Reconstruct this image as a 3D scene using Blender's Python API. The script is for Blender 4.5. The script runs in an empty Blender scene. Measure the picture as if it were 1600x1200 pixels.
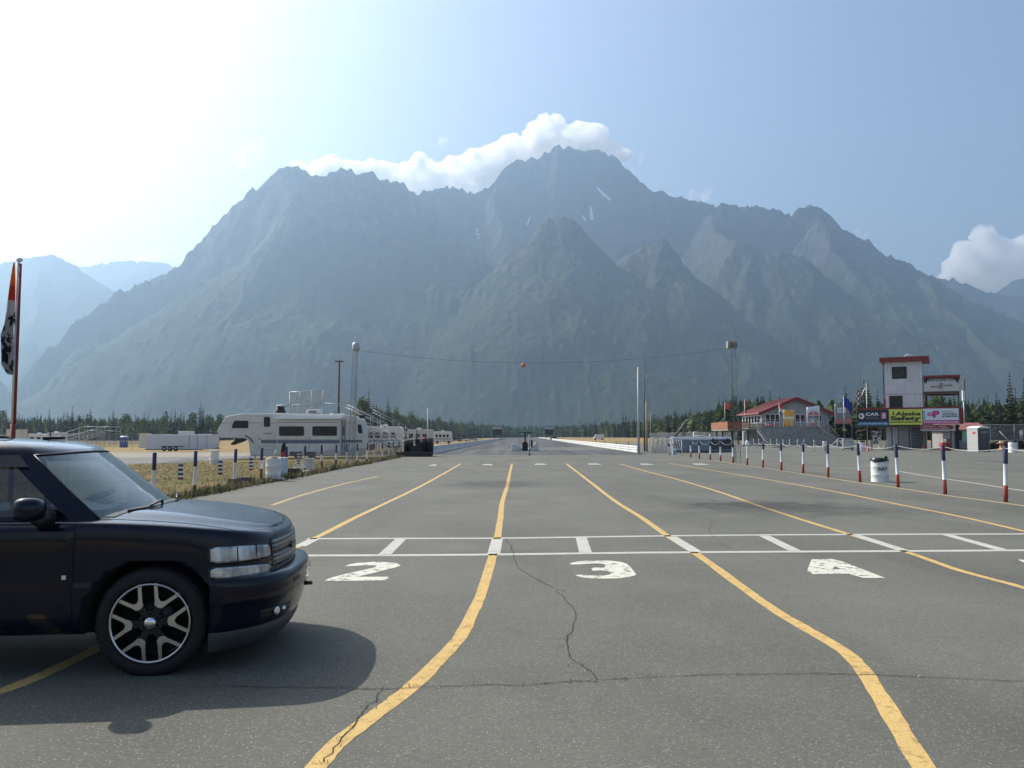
import bpy, bmesh, math, random
import numpy as np
from mathutils import Vector, Matrix, Quaternion
from mathutils.bvhtree import BVHTree
random.seed(7)
R = math.radians
scene = bpy.context.scene
col = scene.collection

# ---------------------------------------------------------------- camera
EYE = 1.75                       # height of the phone above the tarmac
FPX = 1300.0                     # focal length in pixels of the 1600 px wide photograph
PITCH = math.atan(82.0 / FPX)
cam_d = bpy.data.cameras.new('camera')
cam_d.sensor_width = 36.0
cam_d.lens = 36.0 * FPX / 1600.0
cam_d.clip_start = 0.1
cam_d.clip_end = 80000.0
cam = bpy.data.objects.new('camera', cam_d)
col.objects.link(cam)
cam.location = (0, 0, EYE)
cam.rotation_euler = (R(90) + PITCH, 0, 0)
scene.camera = cam

# ---------------------------------------------------------------- sun and sky
SUN_AZ, SUN_EL = R(-54.0), R(41.5)           # clockwise from +Y, height
SUN = Vector((math.sin(SUN_AZ) * math.cos(SUN_EL), math.cos(SUN_AZ) * math.cos(SUN_EL), math.sin(SUN_EL)))
sd = bpy.data.lights.new('sun', 'SUN')
sd.energy = 4.2
sd.angle = R(0.53)
sd.color = (1.0, 0.94, 0.84)
so = bpy.data.objects.new('sun', sd)
col.objects.link(so)
so.rotation_euler = SUN.to_track_quat('Z', 'Y').to_euler()
world = bpy.data.worlds.new("World")
scene.world = world
world.use_nodes = True
wn = world.node_tree
wn.nodes.clear()
w_out = wn.nodes.new('ShaderNodeOutputWorld')
w_bg = wn.nodes.new('ShaderNodeBackground')
w_sky = wn.nodes.new('ShaderNodeTexSky')
w_sky.sky_type = 'NISHITA'
w_sky.sun_disc = False
w_sky.sun_elevation = SUN_EL
w_sky.sun_rotation = SUN_AZ % (2 * math.pi)
w_sky.altitude = 50
w_sky.air_density = 1.0
w_sky.dust_density = 3.0
w_sky.ozone_density = 1.0
w_bg.inputs['Strength'].default_value = 0.098
wn.links.new(w_sky.outputs[0], w_bg.inputs['Color'])
wn.links.new(w_bg.outputs[0], w_out.inputs['Surface'])
scene.view_settings.view_transform = 'Standard'
scene.view_settings.look = 'None'
scene.view_settings.gamma = 1.0
scene.view_settings.use_curve_mapping = False
scene.view_settings.exposure = 0.75
scene.render.engine = 'CYCLES'
cy = scene.cycles
cy.use_denoising = True
cy.max_bounces = 56
cy.diffuse_bounces = 3
cy.glossy_bounces = 3
cy.transmission_bounces = 4
cy.transparent_max_bounces = 16
cy.volume_bounces = 48
cy.sample_clamp_indirect = 6.0
cy.volume_step_rate = 1.0
cy.volume_max_steps = 256

# ---------------------------------------------------------------- the lie of the land and the photograph's rays
def tz(x, y=0):
    """height of the ground: level tarmac, a slight fall to the left paddock, a slight rise to the right"""
    if x > 15: return min(0.70, 0.016 * (x - 15))
    if x < -14: return max(-0.5, 0.012 * (x + 14))
    return 0.0
TZ_BREAKS = (-14 - 0.5 / 0.012, -14.0, 15.0, 15 + 0.7 / 0.016)
_cp, _sp = math.cos(PITCH), math.sin(PITCH)
def ray(px, py):
    u, v = (px - 800.0) / FPX, (600.0 - py) / FPX
    return Vector((u, _cp - v * _sp, _sp + v * _cp))
def at(px, py, Y):
    """the point at distance Y ahead that is seen at photo pixel (px, py)"""
    d = ray(px, py)
    return Vector((0, 0, EYE)) + d * (Y / d.y)
def G(px, py):
    """the ground point seen at photo pixel (px, py)"""
    d = ray(px, py)
    z = 0.0
    for _ in range(8):
        t = (z - EYE) / d.z
        z = tz(d.x * t)
    return Vector((d.x * t, d.y * t, z))
def gx(px, Y):
    """ground point at distance Y under photo column px"""
    x = (px - 800.0) / FPX * Y
    return Vector((x, Y, tz(x)))

# ---------------------------------------------------------------- mesh and material helpers
class MB:
    def __init__(s): s.v = []; s.f = []; s.m = []; s.sm = []
    def add(s, vs, fs, mi=0, smooth=False):
        o = len(s.v)
        s.v += [tuple(v) for v in vs]
        for f in fs:
            s.f.append(tuple(o + i for i in f)); s.m.append(mi); s.sm.append(smooth)
        return s
    def box(s, c, d, rz=0.0, mi=0, M=None):
        x, y, z = d[0] / 2, d[1] / 2, d[2] / 2
        pts = [Vector(p) for p in ((-x,-y,-z),(x,-y,-z),(x,y,-z),(-x,y,-z),(-x,-y,z),(x,-y,z),(x,y,z),(-x,y,z))]
        T = Matrix.Translation(Vector(c)) @ (M if M else Matrix.Rotation(rz, 4, 'Z'))
        return s.add([T @ p for p in pts], [(0,3,2,1),(4,5,6,7),(0,1,5,4),(1,2,6,5),(2,3,7,6),(3,0,4,7)], mi)
    def span(s, a, b, mi=0):
        """axis aligned box from corner a to corner b"""
        return s.box([(a[i] + b[i]) / 2 for i in range(3)], [abs(b[i] - a[i]) for i in range(3)], 0, mi)
    def tube(s, pts, r, n=8, mi=0, cap=True, smooth=True):
        pts = [Vector(p) for p in pts]
        if not isinstance(r, (list, tuple)): r = [r] * len(pts)
        vs = []; ref = None
        for i, p in enumerate(pts):
            a = pts[max(0, i - 1)]; b = pts[min(len(pts) - 1, i + 1)]
            t = (b - a).normalized()
            if ref is None: ref = Vector((0, 0, 1)) if abs(t.z) < 0.9 else Vector((1, 0, 0))
            u = t.cross(ref).normalized(); w = t.cross(u).normalized(); ref = -w if False else ref
            for k in range(n):
                an = 2 * math.pi * (k + .5) / n
                vs.append(p + (u * math.cos(an) + w * math.sin(an)) * r[i])
        fs = []
        for i in range(len(pts) - 1):
            for k in range(n):
                k2 = (k + 1) % n
                fs.append((i*n+k, i*n+k2, (i+1)*n+k2, (i+1)*n+k))
        s.add(vs, fs, mi, smooth)
        if cap:
            o = len(s.v) - len(vs)
            s.f.append(tuple(o + k for k in reversed(range(n)))); s.m.append(mi); s.sm.append(False)
            e = o + (len(pts) - 1) * n
            s.f.append(tuple(e + k for k in range(n))); s.m.append(mi); s.sm.append(False)
        return s
    def lathe(s, prof, c=(0,0,0), n=24, axis='Z', mi=0, smooth=True, cap=True, mis=None):
        """prof: (radius, height) pairs turned about an axis through c"""
        vs = []
        for r, h in prof:
            for k in range(n):
                a = 2 * math.pi * k / n
                x, y = r * math.cos(a), r * math.sin(a)
                p = (x, y, h) if axis == 'Z' else ((x, h, y) if axis == 'Y' else (h, x, y))
                vs.append((p[0]+c[0], p[1]+c[1], p[2]+c[2]))
        o = len(s.v); s.v += vs
        for i in range(len(prof) - 1):
            for k in range(n):
                k2 = (k + 1) % n
                s.f.append((o+i*n+k, o+i*n+k2, o+(i+1)*n+k2, o+(i+1)*n+k)); s.m.append(mis[i] if mis else mi); s.sm.append(smooth)
        if cap:
            if prof[0][0] > 1e-4: s.f.append(tuple(o + k for k in reversed(range(n)))); s.m.append(mis[0] if mis else mi); s.sm.append(False)
            if prof[-1][0] > 1e-4:
                e = o + (len(prof)-1)*n
                s.f.append(tuple(e + k for k in range(n))); s.m.append(mis[-1] if mis else mi); s.sm.append(False)
        return s
    def prism(s, poly, O, U, V, depth, mi=0):
        """2-D outline in the plane O + a U + b V, thickened along U x V"""
        O, U, V = Vector(O), Vector(U), Vector(V)
        N = U.cross(V).normalized() * depth
        n = len(poly)
        a = [O + U * p[0] + V * p[1] for p in poly]
        vs = a + [p + N for p in a]
        fs = [tuple(reversed(range(n))), tuple(range(n, 2*n))]
        for i in range(n):
            j = (i + 1) % n
            fs.append((i, j, n + j, n + i))
        return s.add(vs, fs, mi)
    def ball(s, c, r, n=12, m=8, mi=0, smooth=True):
        if not isinstance(r, (list, tuple)): r = (r, r, r)
        vs = []; fs = []
        for i in range(m + 1):
            th = math.pi * i / m
            for k in range(n):
                a = 2*math.pi*k/n
                vs.append((c[0]+r[0]*math.sin(th)*math.cos(a), c[1]+r[1]*math.sin(th)*math.sin(a), c[2]-r[2]*math.cos(th)))
        for i in range(m):
            for k in range(n):
                k2 = (k+1) % n
                fs.append((i*n+k, i*n+k2, (i+1)*n+k2, (i+1)*n+k))
        return s.add(vs, fs, mi, smooth)
    def quad(s, a, b, c, d, mi=0): return s.add([a, b, c, d], [(0,1,2,3)], mi)
    def ribbon(s, pts, w, z=0.0, mi=0):
        """flat strip of width w (number or list) along ground points"""
        L = []; Rr = []
        for i, p in enumerate(pts):
            a = Vector(pts[max(0,i-1)]); b = Vector(pts[min(len(pts)-1,i+1)])
            t = (b - a); t.z = 0; t.normalize()
            n = Vector((-t.y, t.x, 0)) * ((w[i] if isinstance(w, (list, tuple)) else w) / 2)
            for lst, q in ((L, Vector(p) + n), (Rr, Vector(p) - n)):
                lst.append(Vector((q.x, q.y, tz(q.x) + z)))
        n = len(L)
        return s.add(L + Rr, [(n+i, n+i+1, i+1, i) for i in range(n-1)], mi)
    def build(s, name, mats, parent=None, bevel=0.0, clean=False):
        me = bpy.data.meshes.new(name)
        me.from_pydata(s.v, [], s.f)
        if not isinstance(mats, (list, tuple)): mats = [mats]
        for m in mats: me.materials.append(m)
        me.polygons.foreach_set('material_index', s.m)
        me.polygons.foreach_set('use_smooth', s.sm)
        if clean or bevel:
            bm = bmesh.new(); bm.from_mesh(me)
            bmesh.ops.remove_doubles(bm, verts=bm.verts, dist=1e-5)
            bmesh.ops.delete(bm, geom=[v for v in bm.verts if not v.link_faces], context='VERTS')
            bmesh.ops.recalc_face_normals(bm, faces=bm.faces)
            bm.to_mesh(me); bm.free()
        me.update()
        o = bpy.data.objects.new(name, me)
        col.objects.link(o)
        if parent: o.parent = parent
        if bevel:
            md = o.modifiers.new('bevel', 'BEVEL'); md.width = bevel; md.segments = 2; md.limit_method = 'ANGLE'; md.angle_limit = R(40)
        return o

def tag(o, label=None, cat=None, group=None, kind=None):
    if label: o['label'] = label
    if cat: o['category'] = cat
    if group: o['group'] = group
    if kind: o['kind'] = kind
    return o
def empty(name, loc, rz=0.0, label=None, cat=None, group=None):
    o = bpy.data.objects.new(name, None)
    col.objects.link(o)
    o.empty_display_size = 0.3
    o.location = loc
    o.rotation_euler = (0, 0, rz)
    return tag(o, label, cat, group)
def kids(o): return [c for c in bpy.data.objects if c.parent == o]
def copy_tree(o, parent=None, loc=None, rz=None, label=None, group=None, _k=None):
    c = o.copy(); col.objects.link(c)
    if parent: c.parent = parent
    if loc is not None: c.location = loc
    if rz is not None: c.rotation_euler = (0, 0, rz)
    if label: c['label'] = label
    if group: c['group'] = group
    for ch in (o.children): copy_tree(ch, c)
    return c

MATS = {}
def nodes_of(name):
    m = bpy.data.materials.new(name); m.use_nodes = True
    nt = m.node_tree
    return m, nt, nt.nodes['Principled BSDF'], nt.nodes['Material Output']
def N(nt, t, **kw):
    n = nt.nodes.new(t)
    for k, v in kw.items():
        if hasattr(n, k) and not k.startswith('_'): setattr(n, k, v)
    return n
def mat(name, c, rough=0.6, metal=0.0, var=0.12, scale=6.0, coat=0.0, bump=0.0, spec=None, dirt=0.0, dirt_c=(0.12, 0.10, 0.08), detail=5.0):
    """painted / plain surface with a little cloudiness, optional grime and fine bump"""
    if name in MATS: return MATS[name]
    m, nt, b, out = nodes_of(name)
    b.inputs['Roughness'].default_value = rough
    b.inputs['Metallic'].default_value = metal
    if coat: b.inputs['Coat Weight'].default_value = coat; b.inputs['Coat Roughness'].default_value = 0.04
    if spec is not None: b.inputs['Specular IOR Level'].default_value = spec
    tc = N(nt, 'ShaderNodeTexCoord')
    no = N(nt, 'ShaderNodeTexNoise'); no.inputs['Scale'].default_value = scale; no.inputs['Detail'].default_value = detail
    nt.links.new(tc.outputs['Object'], no.inputs['Vector'])
    mp = N(nt, 'ShaderNodeMapRange'); mp.inputs[1].default_value = 0.3; mp.inputs[2].default_value = 0.7
    mp.inputs[3].default_value = 1.0 - var; mp.inputs[4].default_value = 1.0 + var
    nt.links.new(no.outputs['Fac'], mp.inputs[0])
    mul = N(nt, 'ShaderNodeMix', data_type='RGBA', blend_type='MULTIPLY'); mul.inputs[0].default_value = 1.0
    mul.inputs[6].default_value = (*c, 1)
    nt.links.new(mp.outputs[0], mul.inputs[7])
    colo = mul.outputs[2]
    if dirt:
        n2 = N(nt, 'ShaderNodeTexNoise'); n2.inputs['Scale'].default_value = scale * 0.7; n2.inputs['Detail'].default_value = 8; n2.inputs['Roughness'].default_value = 0.7
        nt.links.new(tc.outputs['Object'], n2.inputs['Vector'])
        r2 = N(nt, 'ShaderNodeMapRange'); r2.inputs[1].default_value = 0.5; r2.inputs[2].default_value = 0.72; r2.inputs[3].default_value = 0; r2.inputs[4].default_value = dirt
        nt.links.new(n2.outputs['Fac'], r2.inputs[0])
        mx = N(nt, 'ShaderNodeMix', data_type='RGBA'); mx.inputs[7].default_value = (*dirt_c, 1)
        nt.links.new(r2.outputs[0], mx.inputs[0]); nt.links.new(colo, mx.inputs[6]); colo = mx.outputs[2]
    nt.links.new(colo, b.inputs['Base Color'])
    if bump:
        bp = N(nt, 'ShaderNodeBump'); bp.inputs['Strength'].default_value = bump; bp.inputs['Distance'].default_value = 0.01
        nb = N(nt, 'ShaderNodeTexNoise'); nb.inputs['Scale'].default_value = scale * 8; nb.inputs['Detail'].default_value = 6
        nt.links.new(tc.outputs['Object'], nb.inputs['Vector'])
        nt.links.new(nb.outputs['Fac'], bp.inputs['Height']); nt.links.new(bp.outputs[0], b.inputs['Normal'])
    MATS[name] = m
    return m
def ramp(nt, stops, interp='LINEAR'):
    r = N(nt, 'ShaderNodeValToRGB')
    r.color_ramp.interpolation = interp
    el = r.color_ramp.elements
    el[0].position, el[0].color = stops[0][0], (*stops[0][1], 1)
    el[1].position, el[1].color = stops[-1][0], (*stops[-1][1], 1)
    for p, c in stops[1:-1]:
        e = el.new(p); e.color = (*c, 1)
    return r
def mix_col(nt, fac, a, b, mode='MIX'):
    m = N(nt, 'ShaderNodeMix', data_type='RGBA', blend_type=mode)
    for i, s in ((0, fac), (6, a), (7, b)):
        if hasattr(s, 'links'): nt.links.new(s, m.inputs[i])
        else: m.inputs[i].default_value = s if i == 0 else (*s, 1)
    return m.outputs[2]
def noise_fac(nt, vec, scale, detail=4, rough=0.55, lo=0.0, hi=1.0, a=0.0, b=1.0, dist=0.0):
    n = N(nt, 'ShaderNodeTexNoise'); n.inputs['Scale'].default_value = scale; n.inputs['Detail'].default_value = detail
    n.inputs['Roughness'].default_value = rough; n.inputs['Distortion'].default_value = dist
    nt.links.new(vec, n.inputs['Vector'])
    r = N(nt, 'ShaderNodeMapRange')
    for i, v in enumerate((lo, hi, a, b)): r.inputs[i + 1].default_value = v
    nt.links.new(n.outputs['Fac'], r.inputs[0])
    return r.outputs[0]
# ---------------------------------------------------------------- mountains
rng = np.random.default_rng(11)
_LAT = rng.random((256, 256))
def vnoise(x, y):
    xi = np.floor(x).astype(int); yi = np.floor(y).astype(int)
    fx = x - xi; fy = y - yi
    fx = fx*fx*fx*(fx*(fx*6-15)+10); fy = fy*fy*fy*(fy*(fy*6-15)+10)
    a = _LAT[xi % 256, yi % 256]; b = _LAT[(xi+1) % 256, yi % 256]
    c = _LAT[xi % 256, (yi+1) % 256]; d = _LAT[(xi+1) % 256, (yi+1) % 256]
    return (a*(1-fx)+b*fx)*(1-fy)+(c*(1-fx)+d*fx)*fy
def ridged(x, y): return 1 - np.abs(2*vnoise(x, y) - 1)
def w3(pts): return [tuple(at(px, py, Y)) for px, py, Y in pts]
SKY = [(60,560,4300),(120,505,4500),(180,455,4700),(205,450,4800),(250,433,4850),(275,415,4900),(300,390,4950),(325,360,5000),(345,340,5000),(370,318,5000),(395,297,5000),(420,283,5000),(440,264,5000),(452,261,5000),(465,261,5000),(480,268,5050),(500,277,5100),(525,266,5150),(545,266,5200),(565,274,5250),(583,267,5300),(590,276,5300),(600,282,5350),(608,283,5350),(620,287,5400),(628,287,5400),(640,300,5500),(650,304,5550),(665,299,5600),(690,294,5650),(705,292,5700),(725,295,5700),(740,303,5750),(752,300,5800),(757,294,5800),(762,296,5800),(770,286,5850),(790,262,5900),(805,252,5950),(820,250,6000),(832,245,6000),(840,250,6000),(850,241,6000),(862,234,6000),(874,226,6000),(880,232,6000),(890,230,6000),(905,237,6000),(915,236,6000),(932,234,6000),(950,240,5950),(965,250,5950),(980,265,5900),(1000,283,5900),(1020,298,5850),(1030,299,5850),(1045,303,5850),(1065,309,5800),(1072,313,5800),(1082,314,5800),(1100,319,5750),(1108,316,5750),(1118,324,5700),(1130,317,5700),(1145,323,5700),(1160,321,5700),(1185,323,5650),(1200,327,5650),(1210,327,5650),(1225,331,5600),(1236,337,5600),(1242,328,5600),(1255,325,5600),(1275,320,5600),(1290,330,5600),(1305,346,5580),(1310,347,5580),(1320,358,5560),(1335,365,5540),(1340,371,5530),(1355,376,5520),(1381,395,5500),(1425,416,5450),(1460,434,5400),(1512,468,5200),(1560,488,5100),(1600,505,5000),(1700,550,4800),(1800,590,4600)]
SKY = [(x, y, Y + 900 * min(1, max(0, (x - 590) / 130))) for x, y, Y in SKY]
SPURS = [
 [(465,262,5000),(450,340,4750),(420,430,4450),(380,520,4200),(330,600,3950)],
 [(180,455,4700),(130,540,4300),(90,600,4000)],
 [(60,560,4300),(-30,590,4150),(-120,620,4000)],
 [(608,283,5450),(640,312,5350),(665,345,5250),(700,383,5120),(742,432,4980),(752,462,4900)],
 [(608,283,5450),(630,370,5100),(622,450,4800),(605,530,4450),(580,610,4050)],
 [(893,420,5250),(890,348,4700),(902,420,4480),(922,510,4200),(935,600,3900)],
 [(892,348,4700),(862,358,4680),(840,385,4640),(790,425,4560),(740,470,4450),(702,530,4300),(672,610,4080)],
 [(890,348,4700),(914,356,4720),(935,386,4740),(962,430,4750),(980,470,4700)],
 [(840,385,4640),(830,470,4380),(815,560,4100),(800,630,3850)],
 [(770,286,6700),(775,345,6200),(790,375,5900)],
 [(945,405,5050),(975,398,4880),(1000,387,4800),(1030,384,4740),(1048,400,4690),(1062,432,4620),(1110,480,4470),(1180,540,4270),(1250,600,4060),(1300,645,3900)],
 [(1030,384,4740),(1016,450,4420),(1026,540,4080),(1045,630,3740)],
 [(1110,480,4470),(1118,560,4100),(1150,630,3800)],
 [(1100,319,6600),(1120,365,6000),(1140,395,5500),(1160,390,5400),(1178,388,5350),(1200,403,5310),(1224,401,5290),(1254,414,5240),(1294,440,5130),(1337,471,5000),(1400,520,4790),(1470,570,4550),(1530,615,4330)],
 [(1178,388,5350),(1170,450,5000),(1203,530,4600),(1250,600,4250)],
 [(1254,414,5240),(1268,480,4900),(1315,560,4500),(1360,625,4180)],
 [(1275,320,6450),(1300,380,6000),(1330,425,5700)],
 [(1425,416,6300),(1450,465,5800),(1500,520,5350),(1580,580,4800)],
]
def ridge_field(X, Y, lines):
    """height of the land: each crest line falls away to both sides, the highest wins"""
    best = np.full(X.shape, -400.0); dist = np.full(X.shape, 9999.0)
    for pts, a, b, L, rd in lines:
        P = np.array(pts)
        for p, q in zip(P[:-1], P[1:]):
            e = q[:2] - p[:2]; l2 = max(1e-6, float(e @ e))
            t = np.clip(((X - p[0]) * e[0] + (Y - p[1]) * e[1]) / l2, 0, 1)
            d = np.sqrt((X - p[0] - t * e[0])**2 + (Y - p[1] - t * e[1])**2 + rd**2) - rd
            z = p[2] + t * (q[2] - p[2]) - (a * d + b * (1 - np.exp(-d / L)))
            m = z > best
            best[m] = z[m]; dist[m] = d[m]
    return best, dist
def grid_object(name, X, Y, Z, m):
    nr, nc = X.shape
    me = bpy.data.meshes.new(name)
    V = np.stack([X, Y, Z], -1).reshape(-1, 3)
    idx = np.arange(nr * nc).reshape(nr, nc)
    F = np.stack([idx[:-1,:-1], idx[:-1,1:], idx[1:,1:], idx[1:,:-1]], -1).reshape(-1, 4)
    me.vertices.add(len(V)); me.vertices.foreach_set('co', V.ravel())
    me.loops.add(F.size); me.loops.foreach_set('vertex_index', F.ravel().astype(np.int32))
    me.polygons.add(len(F)); me.polygons.foreach_set('loop_start', np.arange(0, F.size, 4, dtype=np.int32))
    me.polygons.foreach_set('loop_total', np.full(len(F), 4, dtype=np.int32))
    me.polygons.foreach_set('use_smooth', np.ones(len(F), dtype=bool))
    me.update(calc_edges=True); me.validate()
    me.materials.append(m)
    o = bpy.data.objects.new(name, me); col.objects.link(o)
    return o, V, F
def mountain_mat():
    m, nt, b, out = nodes_of('mountain')
    geo = N(nt, 'ShaderNodeNewGeometry')
    sep = N(nt, 'ShaderNodeSeparateXYZ'); nt.links.new(geo.outputs['Position'], sep.inputs[0])
    sn = N(nt, 'ShaderNodeSeparateXYZ'); nt.links.new(geo.outputs['Normal'], sn.inputs[0])
    P = geo.outputs['Position']
    big = noise_fac(nt, P, 0.0016, 6, 0.6, 0.3, 0.7, -1, 1)
    # altitude with a ragged tree line
    md = N(nt, 'ShaderNodeMath', operation='MULTIPLY_ADD'); nt.links.new(big, md.inputs[0]); md.inputs[1].default_value = 260; nt.links.new(sep.outputs['Z'], md.inputs[2])
    alt = N(nt, 'ShaderNodeMapRange'); alt.inputs[1].default_value = 0; alt.inputs[2].default_value = 2000
    nt.links.new(md.outputs[0], alt.inputs[0])
    base = ramp(nt, [(0.0, (.018,.029,.015)), (0.22, (.021,.034,.016)), (0.36, (.033,.048,.021)), (0.52, (.037,.046,.026)), (0.66, (.042,.045,.034)), (1.0, (.036,.037,.036))])
    nt.links.new(alt.outputs[0], base.inputs[0])
    rockf = N(nt, 'ShaderNodeMapRange'); rockf.inputs[1].default_value = 0.80; rockf.inputs[2].default_value = 0.60; rockf.inputs[3].default_value = 0; rockf.inputs[4].default_value = 1
    nt.links.new(sn.outputs['Z'], rockf.inputs[0])
    am = N(nt, 'ShaderNodeMapRange'); am.inputs[1].default_value = 0.2; am.inputs[2].default_value = 0.6
    nt.links.new(alt.outputs[0], am.inputs[0])
    rf = N(nt, 'ShaderNodeMath', operation='MULTIPLY'); nt.links.new(rockf.outputs[0], rf.inputs[0]); nt.links.new(am.outputs[0], rf.inputs[1])
    rock = mix_col(nt, noise_fac(nt, P, 0.012, 8, 0.7, 0.35, 0.65), (.026,.026,.026), (.075,.072,.070))
    c1 = mix_col(nt, rf.outputs[0], base.outputs[0], rock)
    # brush and birch mottling in the forest
    f2 = noise_fac(nt, P, 0.006, 7, 0.65, 0.38, 0.66)
    c2 = mix_col(nt, f2, c1, mix_col(nt, 1.0, c1, (1.4, 1.4, 1.3), 'MULTIPLY'))
    f3 = noise_fac(nt, P, 0.06, 4, 0.7, 0.3, 0.7)
    c3 = mix_col(nt, f3, mix_col(nt, 1.0, c2, (.6,.62,.62), 'MULTIPLY'), mix_col(nt, 1.0, c2, (1.3,1.3,1.25), 'MULTIPLY'))
    nt.links.new(c3, b.inputs['Base Color'])
    b.inputs['Roughness'].default_value = 0.95; b.inputs['Specular IOR Level'].default_value = 0.1
    bp = N(nt, 'ShaderNodeBump'); bp.inputs['Strength'].default_value = 1.0; bp.inputs['Distance'].default_value = 15.0
    nb = N(nt, 'ShaderNodeTexNoise'); nb.inputs['Scale'].default_value = 0.035; nb.inputs['Detail'].default_value = 8; nb.inputs['Roughness'].default_value = 0.7
    nt.links.new(P, nb.inputs['Vector']); nt.links.new(nb.outputs['Fac'], bp.inputs['Height']); nt.links.new(bp.outputs[0], b.inputs['Normal'])
    return m
M_MOUNT = mountain_mat()
def make_range(name, lines, a0, a1, nc, y0, y1, nr, amp, nsky=1, floor=-6.0):
    ang = np.linspace(R(a0), R(a1), nc)[None, :]
    yy = np.linspace(y0, y1, nr)[:, None]
    X = np.tan(ang) * yy; Y = yy + 0 * ang
    # warp the lookup a little so that crests wander
    wx = (vnoise(X/420+3, Y/420) - .5) * 90 + (vnoise(X/170+9, Y/170+4) - .5) * 60
    wy = (vnoise(X/420+31, Y/420+7) - .5) * 90 + (vnoise(X/170+19, Y/170+14) - .5) * 60
    Z0, d0 = ridge_field(X, Y, lines[:nsky])
    Z1, d1 = ridge_field(X + wx, Y + wy, lines)
    k = np.clip(d0 / 260, 0, 1)
    Z0 = np.where(k < 1, np.maximum(Z0, Z1 - 400 * (1 - k)), Z1)
    Z = Z0 * (1 - k) + Z1 * k
    rp = np.clip(d0 / 350, 0.05, 1) * np.clip((Z + 40) / 300, 0.12, 1)
    g = (ridged(X/560, Y/1000+5) - .5) * 120 + (ridged((X+wx)/250+7, Y/460) - .5) * 60 + (ridged((X+wy)/120, Y/190+2) - .5) * 30 + (ridged(X/52+3, Y/80) - .5) * 15 + (vnoise(X/20, Y/26) - .5) * 9
    Z = Z + g * rp * amp * .82 + (vnoise(X/26, Y/26) - .5) * 18 * amp + ((ridged(X/62, Y/90) - .6) * 34 + (ridged(X/27+5, Y/40) - .6) * 14) * amp * np.clip(1 - d0/300, 0, 1)
    Z = np.maximum(Z, floor + 0 * Z)
    o, V, F = grid_object(name, X, Y, Z, M_MOUNT)
    tag(o, None, None, None, 'structure')
    return o, V, F
main_lines = [(w3(SKY), 1.05, 620., 420., 8.)] + [(w3(s), .80, 110., 120., 32.) for s in SPURS]
mount, MV, MF = make_range('mountains', main_lines, -42, 42, 1000, 3200, 7900, 340, 1.0)
FL = [(-260,440,7200),(-60,420,7200),(0,411,7200),(30,405,7200),(65,398,7200),(85,399,7200),(100,404,7200),(115,414,7200),(135,430,7200),(150,440,7200),(180,455,7200),(240,505,7000),(300,545,6900)]
FL2 = [(20,440,9800),(90,425,9800),(125,417,9800),(160,412,9800),(200,408,9800),(245,410,9800),(320,425,9800),(420,470,9800)]
FR = [(1400,425,8300),(1460,436,8300),(1486,435,8300),(1512,445,8300),(1547,459,8300),(1575,464,8300),(1600,465,8300),(1680,480,8300),(1800,520,8300)]
FR2 = [(1520,500,9900),(1560,455,9900),(1582,440,9900),(1620,428,9900),(1700,440,9900),(1800,470,9900)]
far_l, _, _ = make_range('far_mountains_west', [(w3(FL), .55, 300., 500., 15.), (w3(FL2), .55, 300., 500., 15.), (w3([(65,398,7200),(60,470,6500),(40,540,5900)]), .6, 150., 250., 30.)], -44, -14, 260, 4300, 10300, 180, 0.9, 2)
far_r, _, _ = make_range('far_mountains_east', [(w3(FR), .55, 300., 500., 15.), (w3(FR2), .55, 300., 500., 15.), (w3([(1600,465,8300),(1640,530,7600)]), .6, 150., 250., 30.)], 22, 44, 220, 6700, 10300, 150, 0.9, 2)
# old snow in the gullies of the highest peak
bvh_m = BVHTree.FromPolygons([tuple(v) for v in MV], [tuple(int(i) for i in f) for f in MF])
def on_mountain(px, py, lift=4.0):
    d = ray(px, py).normalized()
    h, n, i, t = bvh_m.ray_cast(Vector((0, 0, EYE)), d)
    return h + n * lift if h else None
M_SNOW = mat('old_snow', (.75,.78,.80), .8, scale=.05)
sb = MB()
for strip in ([(932,292,2),(938,299,6),(946,307,7),(954,314,4)], [(922,322,2),(924,334,5),(925,344,5)], [(910,337,2),(915,346,4)], [(746,358,3),(747,366,5),(747,374,4)], [(828,340,2),(824,352,3)]):
    L = []; Rr = []
    for x, y, w in strip:
        a = on_mountain(x - w/2, y); b_ = on_mountain(x + w/2, y)
        if a and b_: L.append(a); Rr.append(b_)
    n = len(L)
    if n > 1: sb.add(L + Rr, [(i, i+1, n+i+1, n+i) for i in range(n-1)])
tag(sb.build('snow_patches', M_SNOW), kind='structure')

# ---------------------------------------------------------------- ground sheets
def xsplit(x0, x1): return [x0] + [b for b in TZ_BREAKS if x0 < b < x1] + [x1]
def sheet(name, edge, m, z, ny=1):
    """edge: list of (Y, x_left, x_right) rows; the sheet follows the lie of the land, z above it"""
    mb = MB()
    for (ya, la, ra), (yb, lb, rb) in zip(edge[:-1], edge[1:]):
        xs = sorted(set([b for b in TZ_BREAKS]))
        ca = [la] + [min(max(b, la), ra) for b in xs] + [ra]
        cb = [lb] + [min(max(b, lb), rb) for b in xs] + [rb]
        for i in range(len(ca) - 1):
            q = [(ca[i], ya), (ca[i+1], ya), (cb[i+1], yb), (cb[i], yb)]
            if abs(ca[i+1]-ca[i]) < 1e-6 and abs(cb[i+1]-cb[i]) < 1e-6: continue
            mb.quad(*[(x, y, tz(x) + z) for x, y in q])
    return tag(mb.build(name, m, clean=True), kind='structure')
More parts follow.
